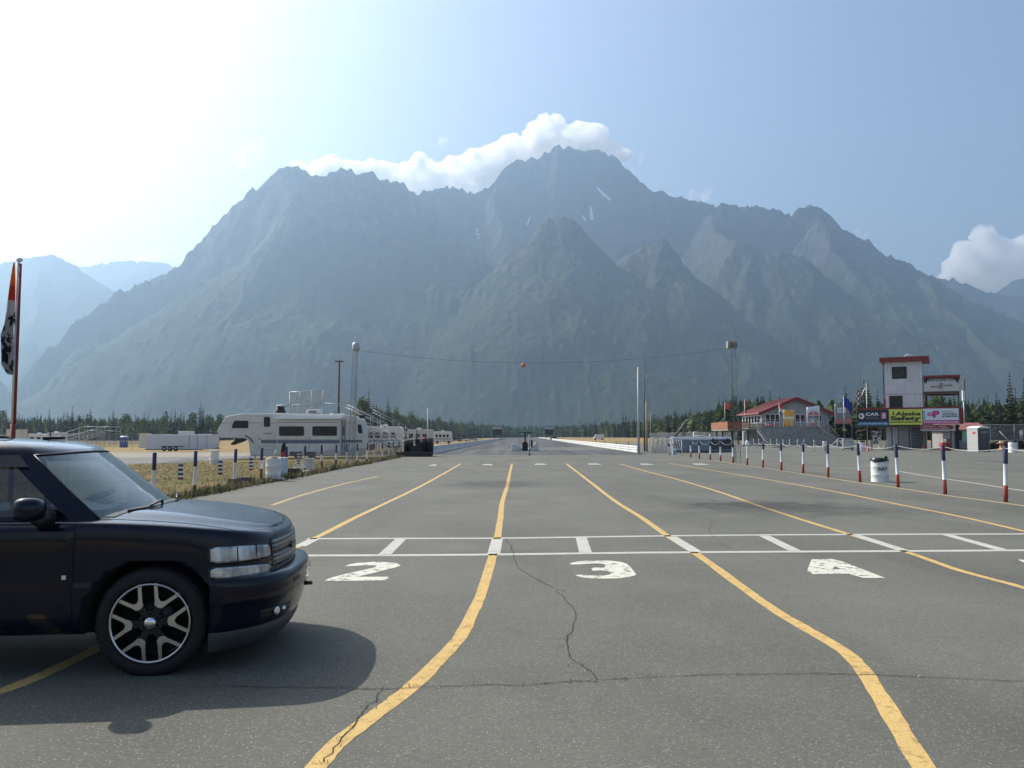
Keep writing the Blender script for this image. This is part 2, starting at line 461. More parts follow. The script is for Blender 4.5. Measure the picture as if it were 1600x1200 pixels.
def earth_mat():
    m, nt, b, out = nodes_of('dry_ground')
    P = N(nt, 'ShaderNodeNewGeometry').outputs['Position']
    c = mix_col(nt, noise_fac(nt, P, 0.05, 6, 0.65, 0.35, 0.65), (.36,.25,.115), (.30,.225,.13))
    c = mix_col(nt, noise_fac(nt, P, 0.012, 5, 0.6, 0.52, 0.66), c, (.13,.14,.055))
    c = mix_col(nt, noise_fac(nt, P, 3.0, 6, 0.75, 0.3, 0.7), mix_col(nt, 1.0, c, (.7,.7,.7), 'MULTIPLY'), c)
    nt.links.new(c, b.inputs['Base Color']); b.inputs['Roughness'].default_value = 1.0; b.inputs['Specular IOR Level'].default_value = 0.05
    return m
def gravel_mat(name, ca, cb, scale=0.25):
    m, nt, b, out = nodes_of(name)
    P = N(nt, 'ShaderNodeNewGeometry').outputs['Position']
    mp = N(nt, 'ShaderNodeMapping'); mp.inputs['Scale'].default_value = (0.25, 1, 1); nt.links.new(P, mp.inputs[0])
    c = mix_col(nt, noise_fac(nt, mp.outputs[0], scale, 7, 0.65, 0.35, 0.65), ca, cb)
    c = mix_col(nt, noise_fac(nt, P, 18, 4, 0.75, 0.3, 0.7), mix_col(nt, 1.0, c, (.75,.75,.75), 'MULTIPLY'), c)
    nt.links.new(c, b.inputs['Base Color']); b.inputs['Roughness'].default_value = 0.95; b.inputs['Specular IOR Level'].default_value = 0.15
    return m
def grass_ground_mat():
    m, nt, b, out = nodes_of('mown_grass')
    P = N(nt, 'ShaderNodeNewGeometry').outputs['Position']
    mp = N(nt, 'ShaderNodeMapping'); mp.inputs['Scale'].default_value = (0.35, 1, 1); nt.links.new(P, mp.inputs[0])
    c = mix_col(nt, noise_fac(nt, mp.outputs[0], 0.22, 6, 0.6, 0.40, 0.60), (.125,.125,.045), (.30,.215,.10))
    c = mix_col(nt, noise_fac(nt, P, 9, 6, 0.75, 0.25, 0.75), mix_col(nt, 1.0, c, (.6,.62,.55), 'MULTIPLY'), mix_col(nt, 1.0, c, (1.25,1.2,1.1), 'MULTIPLY'))
    nt.links.new(c, b.inputs['Base Color']); b.inputs['Roughness'].default_value = 1.0; b.inputs['Specular IOR Level'].default_value = 0.05
    bp = N(nt, 'ShaderNodeBump'); bp.inputs['Strength'].default_value = .7; bp.inputs['Distance'].default_value = .05
    nb = N(nt, 'ShaderNodeTexNoise'); nb.inputs['Scale'].default_value = 25; nb.inputs['Detail'].default_value = 5
    nt.links.new(P, nb.inputs['Vector']); nt.links.new(nb.outputs['Fac'], bp.inputs['Height']); nt.links.new(bp.outputs[0], b.inputs['Normal'])
    return m
def asphalt_mat(name, base, light, rubber=0.0):
    m, nt, b, out = nodes_of(name)
    P = N(nt, 'ShaderNodeNewGeometry').outputs['Position']
    mp = N(nt, 'ShaderNodeMapping'); mp.inputs['Scale'].default_value = (0.5, 0.16, 1); nt.links.new(P, mp.inputs[0])
    c = mix_col(nt, noise_fac(nt, P, 0.35, 6, 0.6, 0.3, 0.7), base, light)
    c = mix_col(nt, noise_fac(nt, P, 0.07, 5, 0.6, 0.35, 0.65), mix_col(nt, 1.0, c, (.86,.86,.87), 'MULTIPLY'), mix_col(nt, 1.0, c, (1.10,1.10,1.08), 'MULTIPLY'))
    # darker oiled and driven-over streaks along the lanes
    c = mix_col(nt, noise_fac(nt, mp.outputs[0], 0.8, 6, 0.6, 0.50, 0.72, 0, 0.55), c, tuple(v * .55 for v in base))
    if rubber:
        mp2 = N(nt, 'ShaderNodeMapping'); mp2.inputs['Scale'].default_value = (0.55, 0.012, 1); nt.links.new(P, mp2.inputs[0])
        c = mix_col(nt, noise_fac(nt, mp2.outputs[0], 1.0, 4, 0.6, 0.40, 0.60, 0, rubber), c, (.018,.018,.02))
    # stone speckle: pale and dark aggregate
    vo = N(nt, 'ShaderNodeTexVoronoi'); vo.inputs['Scale'].default_value = 62; nt.links.new(P, vo.inputs['Vector'])
    st = N(nt, 'ShaderNodeSeparateColor'); nt.links.new(vo.outputs['Color'], st.inputs[0])
    k1 = N(nt, 'ShaderNodeMapRange'); k1.inputs[1].default_value = .66; k1.inputs[2].default_value = 1.0; nt.links.new(st.outputs[0], k1.inputs[0])
    k2 = N(nt, 'ShaderNodeMapRange'); k2.inputs[1].default_value = .42; k2.inputs[2].default_value = .22; nt.links.new(vo.outputs['Distance'], k2.inputs[0])
    k3 = N(nt, 'ShaderNodeMath', operation='MULTIPLY'); nt.links.new(k1.outputs[0], k3.inputs[0]); nt.links.new(k2.outputs[0], k3.inputs[1])
    c = mix_col(nt, noise_fac(nt, P, 45, 4, 0.8, 0.25, 0.75), mix_col(nt, 1.0, c, (.62,.62,.62), 'MULTIPLY'), mix_col(nt, 1.0, c, (1.3,1.3,1.28), 'MULTIPLY'))
    c = mix_col(nt, k3.outputs[0], c, (.31,.30,.27))
    nt.links.new(c, b.inputs['Base Color'])
    b.inputs['Roughness'].default_value = 0.82; b.inputs['Specular IOR Level'].default_value = 0.35
    bp = N(nt, 'ShaderNodeBump'); bp.inputs['Strength'].default_value = .55; bp.inputs['Distance'].default_value = .006
    nb = N(nt, 'ShaderNodeTexNoise'); nb.inputs['Scale'].default_value = 90; nb.inputs['Detail'].default_value = 4
    nt.links.new(P, nb.inputs['Vector']); nt.links.new(nb.outputs['Fac'], bp.inputs['Height']); nt.links.new(bp.outputs[0], b.inputs['Normal'])
    return m
M_EARTH = earth_mat()
M_ASPH = asphalt_mat('asphalt', (.104,.101,.082), (.146,.141,.116))
M_TRACK = asphalt_mat('strip_asphalt', (.085,.085,.084), (.11,.11,.108), rubber=.8)
M_GRAVEL = gravel_mat('pale_gravel', (.26,.235,.195), (.36,.32,.26))
M_GREY = gravel_mat('grey_gravel', (.17,.165,.155), (.24,.225,.20))
M_LAWN = grass_ground_mat()
big = 16000.0
sheet('ground', [(-big*.5, -big, big), (13000, -big, big)], M_EARTH, 0.0)
left_edge = [(-20,-9.0),(6,-9.1),(14,-9.6),(24,-9.15),(29,-9.3),(36,-9.2),(44,-9.35),(52,-9.2),(60,-9.3),(70,-9.4),(86,-9.6)]
sheet('grass_strip', [(-20,-60,-8.7),(42,-60,-8.9),(49,-52,-9.1),(70,-20,-9.2),(90,-12,-9.0)], M_LAWN, 0.004)
sheet('paddock_road', [(52,-120,-34),(58,-150,-24),(76,-200,-21),(80,-220,-21)], M_GREY, 0.008)
sheet('gravel_road', [(80,-220,-20),(100,-260,-30),(118,-300,-60)], M_GRAVEL, 0.008)
sheet('asphalt_lot', [(-25,-9.0,62)] + [(y, x, 62 if y < 60 else 66) for y, x in left_edge] + [(100,-9.0,70),(150,16.5,75),(200,24,85)], M_ASPH, 0.012)
def trackx(y): return -8.2 + .0055*(y-84), 12.6 + .0195*(y-84)
sheet('drag_strip', [(78.5, -8.3, 12.7)] + [(y, trackx(y)[0], trackx(y)[1]) for y in (150, 300, 600, 1000, 1500)], M_TRACK, 0.016)

# ---------------------------------------------------------------- painted markings
def paint_mat(name, c, wear, scale=9.0, lo=.50, hi=.60):
    m, nt, b, out = nodes_of(name)
    P = N(nt, 'ShaderNodeNewGeometry').outputs['Position']
    cc = mix_col(nt, noise_fac(nt, P, 3.0, 6, 0.7, 0.3, 0.7), tuple(v*.80 for v in c), c)
    cc = mix_col(nt, noise_fac(nt, P, 60, 4, 0.8, 0.45, 0.8), cc, tuple(v*.5 for v in c))
    nt.links.new(cc, b.inputs['Base Color']); b.inputs['Roughness'].default_value = .75; b.inputs['Specular IOR Level'].default_value = .3
    tr = N(nt, 'ShaderNodeBsdfTransparent'); mx = N(nt, 'ShaderNodeMixShader')
    f1 = noise_fac(nt, P, scale, 9, 0.78, lo, hi, 0, wear)
    nt.links.new(f1, mx.inputs[0]); nt.links.new(b.outputs[0], mx.inputs[1]); nt.links.new(tr.outputs[0], mx.inputs[2])
    nt.links.new(mx.outputs[0], out.inputs['Surface'])
    return m
M_YEL = paint_mat('yellow_paint', (.66,.44,.16), .6, 11, .52, .68)
M_YELF = paint_mat('faded_yellow_paint', (.60,.45,.21), .6, 6, .46, .64)
M_WHT = paint_mat('white_paint', (.56,.54,.47), .35, 14, .54, .66)
M_WNUM = paint_mat('flaking_white_paint', (.70,.67,.56), .95, 7, .54, .59)
def smooth_line(pts, step=3, jit=0.0):
    """Catmull-Rom through ground points"""
    P = [Vector(p) for p in pts]; out_ = []
    for i in range(len(P) - 1):
        p0, p1, p2, p3 = P[max(0,i-1)], P[i], P[i+1], P[min(len(P)-1,i+2)]
        for k in range(step):
            t = k / step
            q = .5*((2*p1)+(p2-p0)*t+(2*p0-5*p1+4*p2-p3)*t*t+(3*p1-p0-3*p2+p3)*t**3)
            out_.append(q + Vector((random.uniform(-jit,jit), random.uniform(-jit,jit), 0)))
    out_.append(P[-1]); return out_
ZP = 0.0145
def lane(px_pts, w, m, z=ZP, step=5, jit=0.004):
    pts = smooth_line([G(*p) for p in px_pts], step, jit)
    tag(MB().ribbon(pts, [w * random.uniform(.93, 1.06) for _ in pts], z).build('lane_line', m), kind='structure')
lane([(425,790),(480,772),(540,756),(590,745)], .13, M_YELF)
lane([(720,725),(680,748),(640,769),(565,805),(520,828),(490,843),(430,872),(300,940),(140,1022),(60,1060),(-20,1090),(-300,1180)], .125, M_YEL)
lane([(800,725),(796,742),(793,758),(785,785),(782,810),(777,842),(769,872),(755,920),(740,957),(720,996),(692,1028),(645,1075),(588,1119),(531,1162),(497,1200),(430,1290)], .125, M_YEL)
lane([(885,725),(920,752),(960,783),(1000,808),(1045,840),(1090,868),(1150,912),(1210,955),(1260,985),(1310,1014),(1345,1045),(1370,1083),(1400,1133),(1440,1197),(1490,1280)], .125, M_YEL)
lane([(968,725),(1010,737),(1060,750),(1120,768),(1180,789),(1250,812),(1330,837),(1420,865),(1500,893),(1600,920),(1750,965),(2000,1040),(2400,1160)], .115, M_YEL)
lane([(1045,724),(1110,735),(1200,750),(1300,768),(1400,788),(1500,808),(1600,831),(1760,866),(2000,918),(2400,1005)], .115, M_YEL)
lane([(1118,720),(1145,724.5),(1192,731.5),(1255,741),(1344,755),(1403,763),(1477,774.5),(1571,787),(1700,806),(1900,836),(2300,896)], .13, M_YELF)
lane([(1402,736),(1434,742),(1500,752),(1600,767.5),(1720,786),(2000,828)], .11, M_WHT, step=3)
lane([(480,843),(640,842.5),(800,842),(900,840.5),(1040,838.5),(1200,837),(1400,836),(1620,835.5)], .17, M_WHT)
lane([(470,869.5),(600,869),(700,868.5),(800,867.5),(1000,865),(1200,863.5),(1400,862.5),(1640,861)], .185, M_WHT)
lane([(700,711),(760,711.2),(820,711.2),(930,710.8)], .35, M_YELF, step=2)
for a, b_ in (((490,844),(469,855)), ((626,844),(601,868)), ((777,843.5),(771.5,867)), ((908,841),(915,865)), ((1049,840),(1088,864)), ((1194,838.5),(1243,862.5)), ((1337,837.5),(1411,861.5)), ((1480,837),(1567,861))):
    tag(MB().ribbon([G(*a), G(*b_)], .19, ZP + .002).build('stage_box_line', M_WHT), kind='structure')
for x, y, w in ((677,727,14),(762,726.2,18),(844,725.6,20),(928,725.4,21),(1009,725.6,20),(1094,725.5,24)):
    a = G(x - w/2, y); b_ = G(x + w/2, y)
    mb = MB(); mb.quad(a + Vector((0,-.9,ZP)), b_ + Vector((0,-.9,ZP)), b_ + Vector((-.15,1.0,ZP)), a + Vector((.15,1.0,ZP)))
    tag(mb.build('lane_number_far', M_WHT), kind='structure')
def gpoly(name, polys):
    mb = MB()
    for poly in polys:
        vs = [G(*p) + Vector((0, 0, ZP + .0015)) for p in poly]
        mb.add(vs, [tuple(range(len(vs)))])
    o = mb.build(name, M_WNUM)
    bm = bmesh.new(); bm.from_mesh(o.data)
    for f in bm.faces:
        f.normal_update()
        if f.normal.z < 0: f.normal_flip()
    bmesh.ops.triangulate(bm, faces=bm.faces); bm.to_mesh(o.data); bm.free()
    tag(o, kind='structure')
def z2(l, ox, oy, s): return [(ox + x/s, oy + y/s) for x, y in l]
gpoly('painted_number_two', [z2([(470,135),(530,108),(640,88),(820,78),(985,80),(1120,95),(1170,125),(1100,150),(970,180),(840,215),(680,252),(640,265),(1030,265),(985,310),(640,315),(210,320),(270,285),(400,248),(560,210),(700,180),(850,145),(870,128),(800,120),(680,122),(560,130)], 480, 870, 8)])
gpoly('painted_number_three', [z2([(220,232),(320,208),(480,190),(700,186),(900,190),(1060,208),(1170,245),(1240,310),(1325,420),(1300,440),(1180,468),(1030,488),(820,492),(560,488),(400,468),(305,432),(360,425),(500,435),(640,442),(780,440),(900,420),(890,385),(840,362),(740,352),(600,358),(575,320),(640,305),(780,308),(815,280),(800,252),(720,236),(560,240),(380,252),(235,255)], 870, 860, 10.667)])
gpoly('painted_number_four', [z2([(715,522),(800,520),(840,530),(812,551),(800,565),(780,572),(870,582),(720,584),(697,568)], 1000, 680, 2.667), z2([(840,530),(1022,600),(930,600),(870,582),(780,572),(800,565),(842,563),(812,551)], 1000, 680, 2.667)])
gpoly('painted_number_five', [[(1590,876),(1610,876),(1680,900),(1660,905),(1620,890)]])
# ---------------------------------------------------------------- clouds (beyond the haze box)
def cloud_mat(name, dens, scale, lo, hi):
    m = bpy.data.materials.new(name); m.use_nodes = True
    nt = m.node_tree; nt.nodes.clear()
    out = N(nt, 'ShaderNodeOutputMaterial'); v = N(nt, 'ShaderNodeVolumePrincipled')
    v.inputs['Color'].default_value = (1, 1, 1, 1); v.inputs['Anisotropy'].default_value = 0.5
    P = N(nt, 'ShaderNodeNewGeometry').outputs['Position']
    f = noise_fac(nt, P, scale, 5, 0.62, lo, hi, 0, dens)
    nt.links.new(f, v.inputs['Density'])
    nt.links.new(v.outputs[0], out.inputs['Volume'])
    return m
M_CLOUD = cloud_mat('cumulus', .022, .0042, .36, .60)
M_FAINT = cloud_mat('faint_cloud', .0014, .006, .40, .66)
M_WISP = cloud_mat('cloud_wisp', .0050, .006, .42, .66)
def make_cloud(blobs, Y, label, m, depth=1.0, seed=1, voxel=42.0, puff=1.0):
    rnd = random.Random(seed)
    bm = bmesh.new()
    for px, py, r in blobs:
        c = at(px, py, Y); rr = r / FPX * Y
        for k in range(3):
            cc = c + Vector((rnd.uniform(-.35,.35)*rr, rnd.uniform(-.6,.6)*rr*depth, rnd.uniform(-.25,.3)*rr)) if k else c
            s = rr * (1.0 if not k else rnd.uniform(.5,.75))
            bmesh.ops.create_icosphere(bm, subdivisions=2, radius=s, matrix=Matrix.Translation(cc))
    me = bpy.data.meshes.new('cloud'); bm.to_mesh(me); bm.free()
    o = bpy.data.objects.new('cloud', me); col.objects.link(o)
    rm = o.modifiers.new('remesh', 'REMESH'); rm.mode = 'VOXEL'; rm.voxel_size = voxel
    dg = bpy.context.evaluated_depsgraph_get()
    me2 = bpy.data.meshes.new_from_object(o.evaluated_get(dg))
    o.modifiers.clear(); o.data = me2
    co = np.empty(len(me2.vertices)*3); me2.vertices.foreach_get('co', co); co = co.reshape(-1, 3)
    no = np.empty(len(me2.vertices)*3); me2.vertices.foreach_get('normal', no); no = no.reshape(-1, 3)
    a = vnoise(co[:,0]/260+co[:,1]/300, co[:,2]/260) - .5
    b = ridged(co[:,0]/110+co[:,1]/140, co[:,2]/110) - .6
    co = co + no * ((a*150 + b*70) * puff)[:, None]
    me2.vertices.foreach_set('co', co.ravel()); me2.update()
    me2.materials.clear(); me2.materials.append(m)
    return tag(o, label, 'cloud')
make_cloud([(838,212,24),(850,196,13),(872,204,22),(905,206,23),(930,212,20),(860,228,34),(800,244,30),(770,252,26),(742,260,27),(705,264,25),(662,262,24),(650,275,22),(625,268,20),(592,268,16),(556,262,15),(522,256,14),(496,262,14),(955,236,16),(968,246,14),(900,232,30),(720,285,30),(680,290,30),(640,285,28),(610,278,24),(575,270,22),(540,266,20),(510,268,18),(478,268,14),(470,262,9),(760,285,34),(700,270,26),(930,228,22)], 12600, 'long white cumulus bank rising behind the highest peak', M_CLOUD, seed=3)
make_cloud([(1535,372,24),(1508,398,24),(1560,395,30),(1600,402,36),(1488,418,18),(1528,424,34),(1572,432,36),(1625,430,40),(1476,432,12),(1540,450,30),(1640,400,40)], 12800, 'tall billowing white cumulus cloud behind the ridge at the right edge', M_CLOUD, seed=5)
make_cloud([(692,222,9),(690,230,6)], 12600, 'tiny torn cloud scrap floating above the cumulus bank', M_WISP, seed=8, voxel=18, puff=.35)
make_cloud([(984,248,13),(998,254,10),(1002,246,7),(990,258,11)], 12500, 'thin torn cloud tail just right of the highest peak', M_WISP, seed=18, voxel=20, puff=.5)
make_cloud([(1085,304,10),(1108,296,8),(1100,308,8)], 12400, 'small wispy cloud over the saddle right of the highest peak', M_WISP, seed=9, voxel=20, puff=.4)
make_cloud([(1338,366,8),(1352,368,7)], 12400, 'little cloud puff touching the ridge beyond the right peak', M_WISP, seed=10, voxel=18, puff=.35)
make_cloud([(375,240,18),(398,236,16),(385,255,14)], 13200, 'faint pale cloud in the glare left of the left peak', M_FAINT, seed=12, voxel=30, puff=.5)
make_cloud([(235,400,14),(262,392,12),(215,404,9)], 13200, 'thin grey cloud over the far western ridge', M_WISP, seed=13, voxel=30, puff=.5)

# ---------------------------------------------------------------- trees
def foliage_mat(name, a, b, c3):
    m, nt, bs, out = nodes_of(name)
    oi = N(nt, 'ShaderNodeObjectInfo')
    P = N(nt, 'ShaderNodeNewGeometry').outputs['Position']
    c = mix_col(nt, oi.outputs['Random'], a, b)
    c = mix_col(nt, noise_fac(nt, P, 0.9, 4, 0.6, 0.35, 0.68), c, c3)
    c = mix_col(nt, noise_fac(nt, P, 0.03, 3, 0.6, 0.35, 0.65), mix_col(nt, 1.0, c, (.75,.8,.8), 'MULTIPLY'), mix_col(nt, 1.0, c, (1.3,1.25,1.1), 'MULTIPLY'))
    nt.links.new(c, bs.inputs['Base Color']); bs.inputs['Roughness'].default_value = .8; bs.inputs['Specular IOR Level'].default_value = .2
    tl = N(nt, 'ShaderNodeBsdfTranslucent'); nt.links.new(c, tl.inputs['Color'])
    mx = N(nt, 'ShaderNodeMixShader'); mx.inputs[0].default_value = .28
    nt.links.new(bs.outputs[0], mx.inputs[1]); nt.links.new(tl.outputs[0], mx.inputs[2]); nt.links.new(mx.outputs[0], out.inputs['Surface'])
    return m
M_SPRUCE = foliage_mat('spruce_needles', (.014,.025,.013), (.024,.037,.016), (.034,.050,.021))
M_BIRCH = foliage_mat('birch_leaves', (.045,.070,.022), (.060,.085,.026), (.085,.110,.036))
M_BARK = mat('bark', (.10,.085,.07), .9, scale=3)
M_BIRCHBARK = mat('birch_bark', (.42,.40,.36), .8, scale=4, dirt=.7)
def spruce_crown(h, seed, n_per=9, whorls=20):
    r = random.Random(seed); mb = MB()
    base = h * r.uniform(.04, .10); w = h * r.uniform(.115, .165)
    lean = (r.uniform(-.01,.01)*h, r.uniform(-.01,.01)*h)
    for i in range(whorls):
        t = i / (whorls - 1)
        z = base + (h - base) * t ** .92
        rad = w * (1 - t) ** .85 * r.uniform(.7, 1.2) + .12
        n = max(4, int(n_per * (1 - t * .5)))
        for k in range(n):
            if r.random() < .10: continue
            a = 2*math.pi*(k + r.random()*.8) / n
            L = rad * r.uniform(.65, 1.15); dz = -L * r.uniform(.25, .6)
            wd = L * r.uniform(.30, .45) + .08
            ca, sa = math.cos(a), math.sin(a)
            ox, oy = lean[0]*t, lean[1]*t
            p0 = (ox, oy, z + L*.12)
            p1 = (ox + ca*L*.6 - sa*wd, oy + sa*L*.6 + ca*wd, z + dz*.55)
            p2 = (ox + ca*L, oy + sa*L, z + dz)
            p3 = (ox + ca*L*.6 + sa*wd, oy + sa*L*.6 - ca*wd, z + dz*.55)
            mb.add([p0, p1, p2, p3], [(0,1,2,3)])
            mb.add([p0, (ox+ca*L*.55, oy+sa*L*.55, z+dz*.5-wd*.9), p2], [(0,1,2)])
    mb.tube([(lean[0], lean[1], h - .9), (lean[0], lean[1], h + .35)], [.10, .01], 4)
    return mb
def birch_crown(h, seed, n=340):
    r = random.Random(seed); mb = MB()
    lobes = []
    for i in range(r.randint(7, 10)):
        t = r.uniform(.25, .95)
        rad = h * .20 * (1 - abs(t - .5)) * r.uniform(.7, 1.2)
        a = r.uniform(0, 6.28); off = h * .13 * r.random() * (1.1 - t)
        lobes.append((off*math.cos(a), off*math.sin(a), h*t, rad))
    for x, y, z, rad in lobes:
        for k in range(n // len(lobes)):
            d = Vector((r.gauss(0,1), r.gauss(0,1), r.gauss(0,1))).normalized() * rad * (r.random() ** .45)
            c = Vector((x, y, z)) + Vector((d.x, d.y, d.z*1.25))
            s = h * r.uniform(.018, .040)
            u = Vector((r.gauss(0,1), r.gauss(0,1), r.gauss(0,1))).normalized(); w = u.orthogonal().normalized()
            v = u.cross(w)
            mb.add([c + w*s, c + v*s*.8, c - w*s*.9, c - v*s*.8], [(0,1,2,3)])
    return mb
def tree_meshes(kind, h, seed):
    cr = spruce_crown(h, seed) if kind == 'spruce' else birch_crown(h, seed)
    tr = MB()
    tr.tube([(0,0,-.3),(0,0,h*.5),(0,0,h*.9)], [h*.013, h*.009, h*.003], 6)
    if kind == 'birch':
        r = random.Random(seed)
        for k in range(6):
            a = r.uniform(0, 6.28); t = r.uniform(.3,.7)
            tr.tube([(0,0,h*t),(h*.08*math.cos(a),h*.08*math.sin(a),h*(t+.12))], [h*.005,h*.002], 4)
    return cr, tr
M_OF = {'spruce': (M_SPRUCE, M_BARK), 'birch': (M_BIRCH, M_BIRCHBARK)}
PROTO = {}
for kind, hs in (('spruce', (9.5, 11, 12.5, 14, 15.5, 12)), ('birch', (9, 10.5, 12, 11))):
    PROTO[kind] = []
    for i, h in enumerate(hs):
        cr, tr = tree_meshes(kind, h, 100 + i)
        one = MB(); one.add(cr.v, cr.f, 0); one.add(tr.v, tr.f, 1)
        me = [x.build('proto', mm) for x, mm in ((one, list(M_OF[kind])), (cr, M_OF[kind][0]), (tr, M_OF[kind][1]))]
        PROTO[kind].append(([m_.data for m_ in me], h))
        for m_ in me: bpy.data.objects.remove(m_)
def put_tree(kind, x, y, label, group, scale=1.0, parts=False, rnd=random):
    (one, cr, tr), h = rnd.choice(PROTO[kind])
    if parts:
        o = empty(kind + '_tree', (x, y, tz(x)))
        for nm, me in (('crown', cr), ('trunk', tr)):
            c = bpy.data.objects.new(nm, me); col.objects.link(c); c.parent = o
    else:
        o = bpy.data.objects.new(kind + '_tree', one); col.objects.link(o); o.location = (x, y, tz(x))
    o.rotation_euler = (0, 0, rnd.uniform(0, 6.28))
    o.scale = (scale * rnd.uniform(.85,1.15),) * 2 + (scale,)
    return tag(o, label, 'tree', group)
rt = random.Random(21)
SETS = [  # px range, depth(px), scale, count, share of birch, spruce label, birch label, group
 (-90, 348, lambda p: rt.uniform(395, 450), lambda p: 1.25, 78, .38, 'dark pointed spruce in the tree line beyond the left paddock', 'pale round-topped birch in the tree line beyond the left paddock', 'trees beyond the left paddock'),
 (565, 800, lambda p: 300 + (p-565)/235*850 + rt.uniform(0, 60), lambda p: 1.6, 62, .62, 'dark spruce in the tree row left of the drag strip', 'leafy birch in the tree row left of the drag strip', 'trees along the left side of the strip'),
 (868, 1140, lambda p: 1080 - (p-868)/272*800 + rt.uniform(-20, 40), lambda p: 1.4, 70, .35, 'dark spruce in the tree row right of the drag strip', 'leafy birch in the tree row right of the drag strip', 'trees along the right side of the strip'),
 (1140, 1700, lambda p: rt.uniform(215, 275), lambda p: 1.0 if p < 1400 else 1.12, 84, .12, 'tall dark spruce behind the red-roofed lodge and the timing tower', 'bushy tree among the spruces behind the timing tower', 'trees behind the lodge and timing tower'),
]
for p0, p1, fy, fs, n, birch, ls, lb, grp in SETS:
    for i in range(n):
        p = p0 + (p1 - p0) * (i + rt.uniform(.05, .95)) / n
        Y = fy(p); kind = 'birch' if rt.random() < birch else 'spruce'
        q = gx(p, Y)
        put_tree(kind, q.x, q.y, ls if kind == 'spruce' else lb, grp + (' spruces' if kind == 'spruce' else ' birches'), fs(p) * rt.uniform(.72, 1.12), parts=(p0 == 1140), rnd=rt)
# the wood behind them, one mass
def forest(name, rows, seed):
    r = random.Random(seed); mb = MB()
    for (pa, pb, Ya, Yb, n, hlo, hhi, dY) in rows:
        for i in range(n):
            t = r.random(); p = pa + (pb-pa)*t; Y = Ya + (Yb-Ya)*t + r.uniform(0, dY)
            q = gx(p, Y); h = r.uniform(hlo, hhi); w = h * r.uniform(.14, .24)
            birch = r.random() < .35
            for k in range(11):
                u = (k + r.random()) / 11
                a = r.uniform(0, 6.28)
                rad = (w * (1-u) + .25) if not birch else w * 1.1 * math.sin(math.pi*min(1, u*.9+.1))
                z = h * (u*.95 + .02)
                ca, sa = math.cos(a), math.sin(a); ww = rad*.8 + .2
                mb.add([(q.x, q.y, q.z+z+h*.10), (q.x+ca*rad-sa*ww, q.y+sa*rad+ca*ww, q.z+z-h*.05), (q.x+ca*rad*1.2, q.y+sa*rad*1.2, q.z+z-h*.09), (q.x+ca*rad+sa*ww, q.y+sa*rad-ca*ww, q.z+z-h*.05)], [(0,1,2,3)], 1 if birch else 0)
    return tag(mb.build(name, [M_SPRUCE, M_BIRCH]), kind='stuff')
forest('woodland', [(-160, 352, 440, 470, 900, 9, 14, 120), (-1500, -150, 400, 440, 1700, 9, 14, 120), (330, 580, 520, 640, 350, 8, 12.5, 150), (560, 800, 320, 1180, 900, 13, 19, 110), (770, 900, 1250, 1250, 300, 14, 20, 250), (866, 1140, 1120, 300, 950, 11, 16, 110), (1130, 1800, 235, 245, 1700, 8, 12.5, 90)], 5)
# ---------------------------------------------------------------- cracks, weeds, verge
M_CRACK = mat('crack', (.016,.015,.013), .95, scale=20)
M_WEED = mat('weed', (.055,.075,.022), .9, var=.5, scale=14)
M_STRAW = mat('dry_grass', (.36,.28,.14), .95, var=.35, scale=9)
M_TUFT = mat('verge_grass', (.115,.115,.045), .95, var=.45, scale=7)
def blade(mb, p, h, w, lean, az, mi=0):
    dx, dy = math.cos(az), math.sin(az)
    a = Vector((p[0] - dy*w, p[1] + dx*w, p[2])); b = Vector((p[0] + dy*w, p[1] - dx*w, p[2]))
    m1 = Vector((p[0] + dx*lean*.4, p[1] + dy*lean*.4, p[2] + h*.6)); t = Vector((p[0] + dx*lean, p[1] + dy*lean, p[2] + h))
    mb.add([a, b, m1 + Vector((dy*w*.7, -dx*w*.7, 0)), m1 + Vector((-dy*w*.7, dx*w*.7, 0))], [(0,1,2,3)], mi)
    mb.add([m1 + Vector((-dy*w*.7, dx*w*.7, 0)), m1 + Vector((dy*w*.7, -dx*w*.7, 0)), t], [(0,1,2)], mi)
rc = random.Random(4)
CR = [([(330,1075),(430,1077),(520,1078),(600,1080),(680,1076),(760,1074),(830,1073),(900,1068),(960,1064),(1060,1059),(1150,1057),(1260,1056),(1340,1057),(1450,1062),(1540,1066),(1640,1071)], .022, .9),
      ([(868,925),(880,935),(893,950),(898,965),(894,985),(886,1000),(888,1025),(905,1040),(925,1052),(932,1066)], .018, .5),
      ([(594,1080),(585,1098),(568,1115),(555,1135),(530,1165),(505,1195)], .016, .35),
      ([(790,842),(800,858),(802,872),(812,890),(835,905),(866,922)], .016, .12),
      ([(1105,815),(1112,822),(1108,830),(1118,842),(1140,858),(1152,864)], .02, .1),
      ([(660,808),(720,810),(780,806),(830,803)], .02, .05), ([(700,864),(780,864),(850,862)], .02, .1),
      ([(480,880),(560,872),(640,866)], .015, 0), ([(400,792),(430,784),(520,772)], .03, .1), ([(1440,950),(1510,944),(1600,948)], .015, 0), ([(960,880),(1100,884),(1260,890)], .012, 0)]
wb = MB()
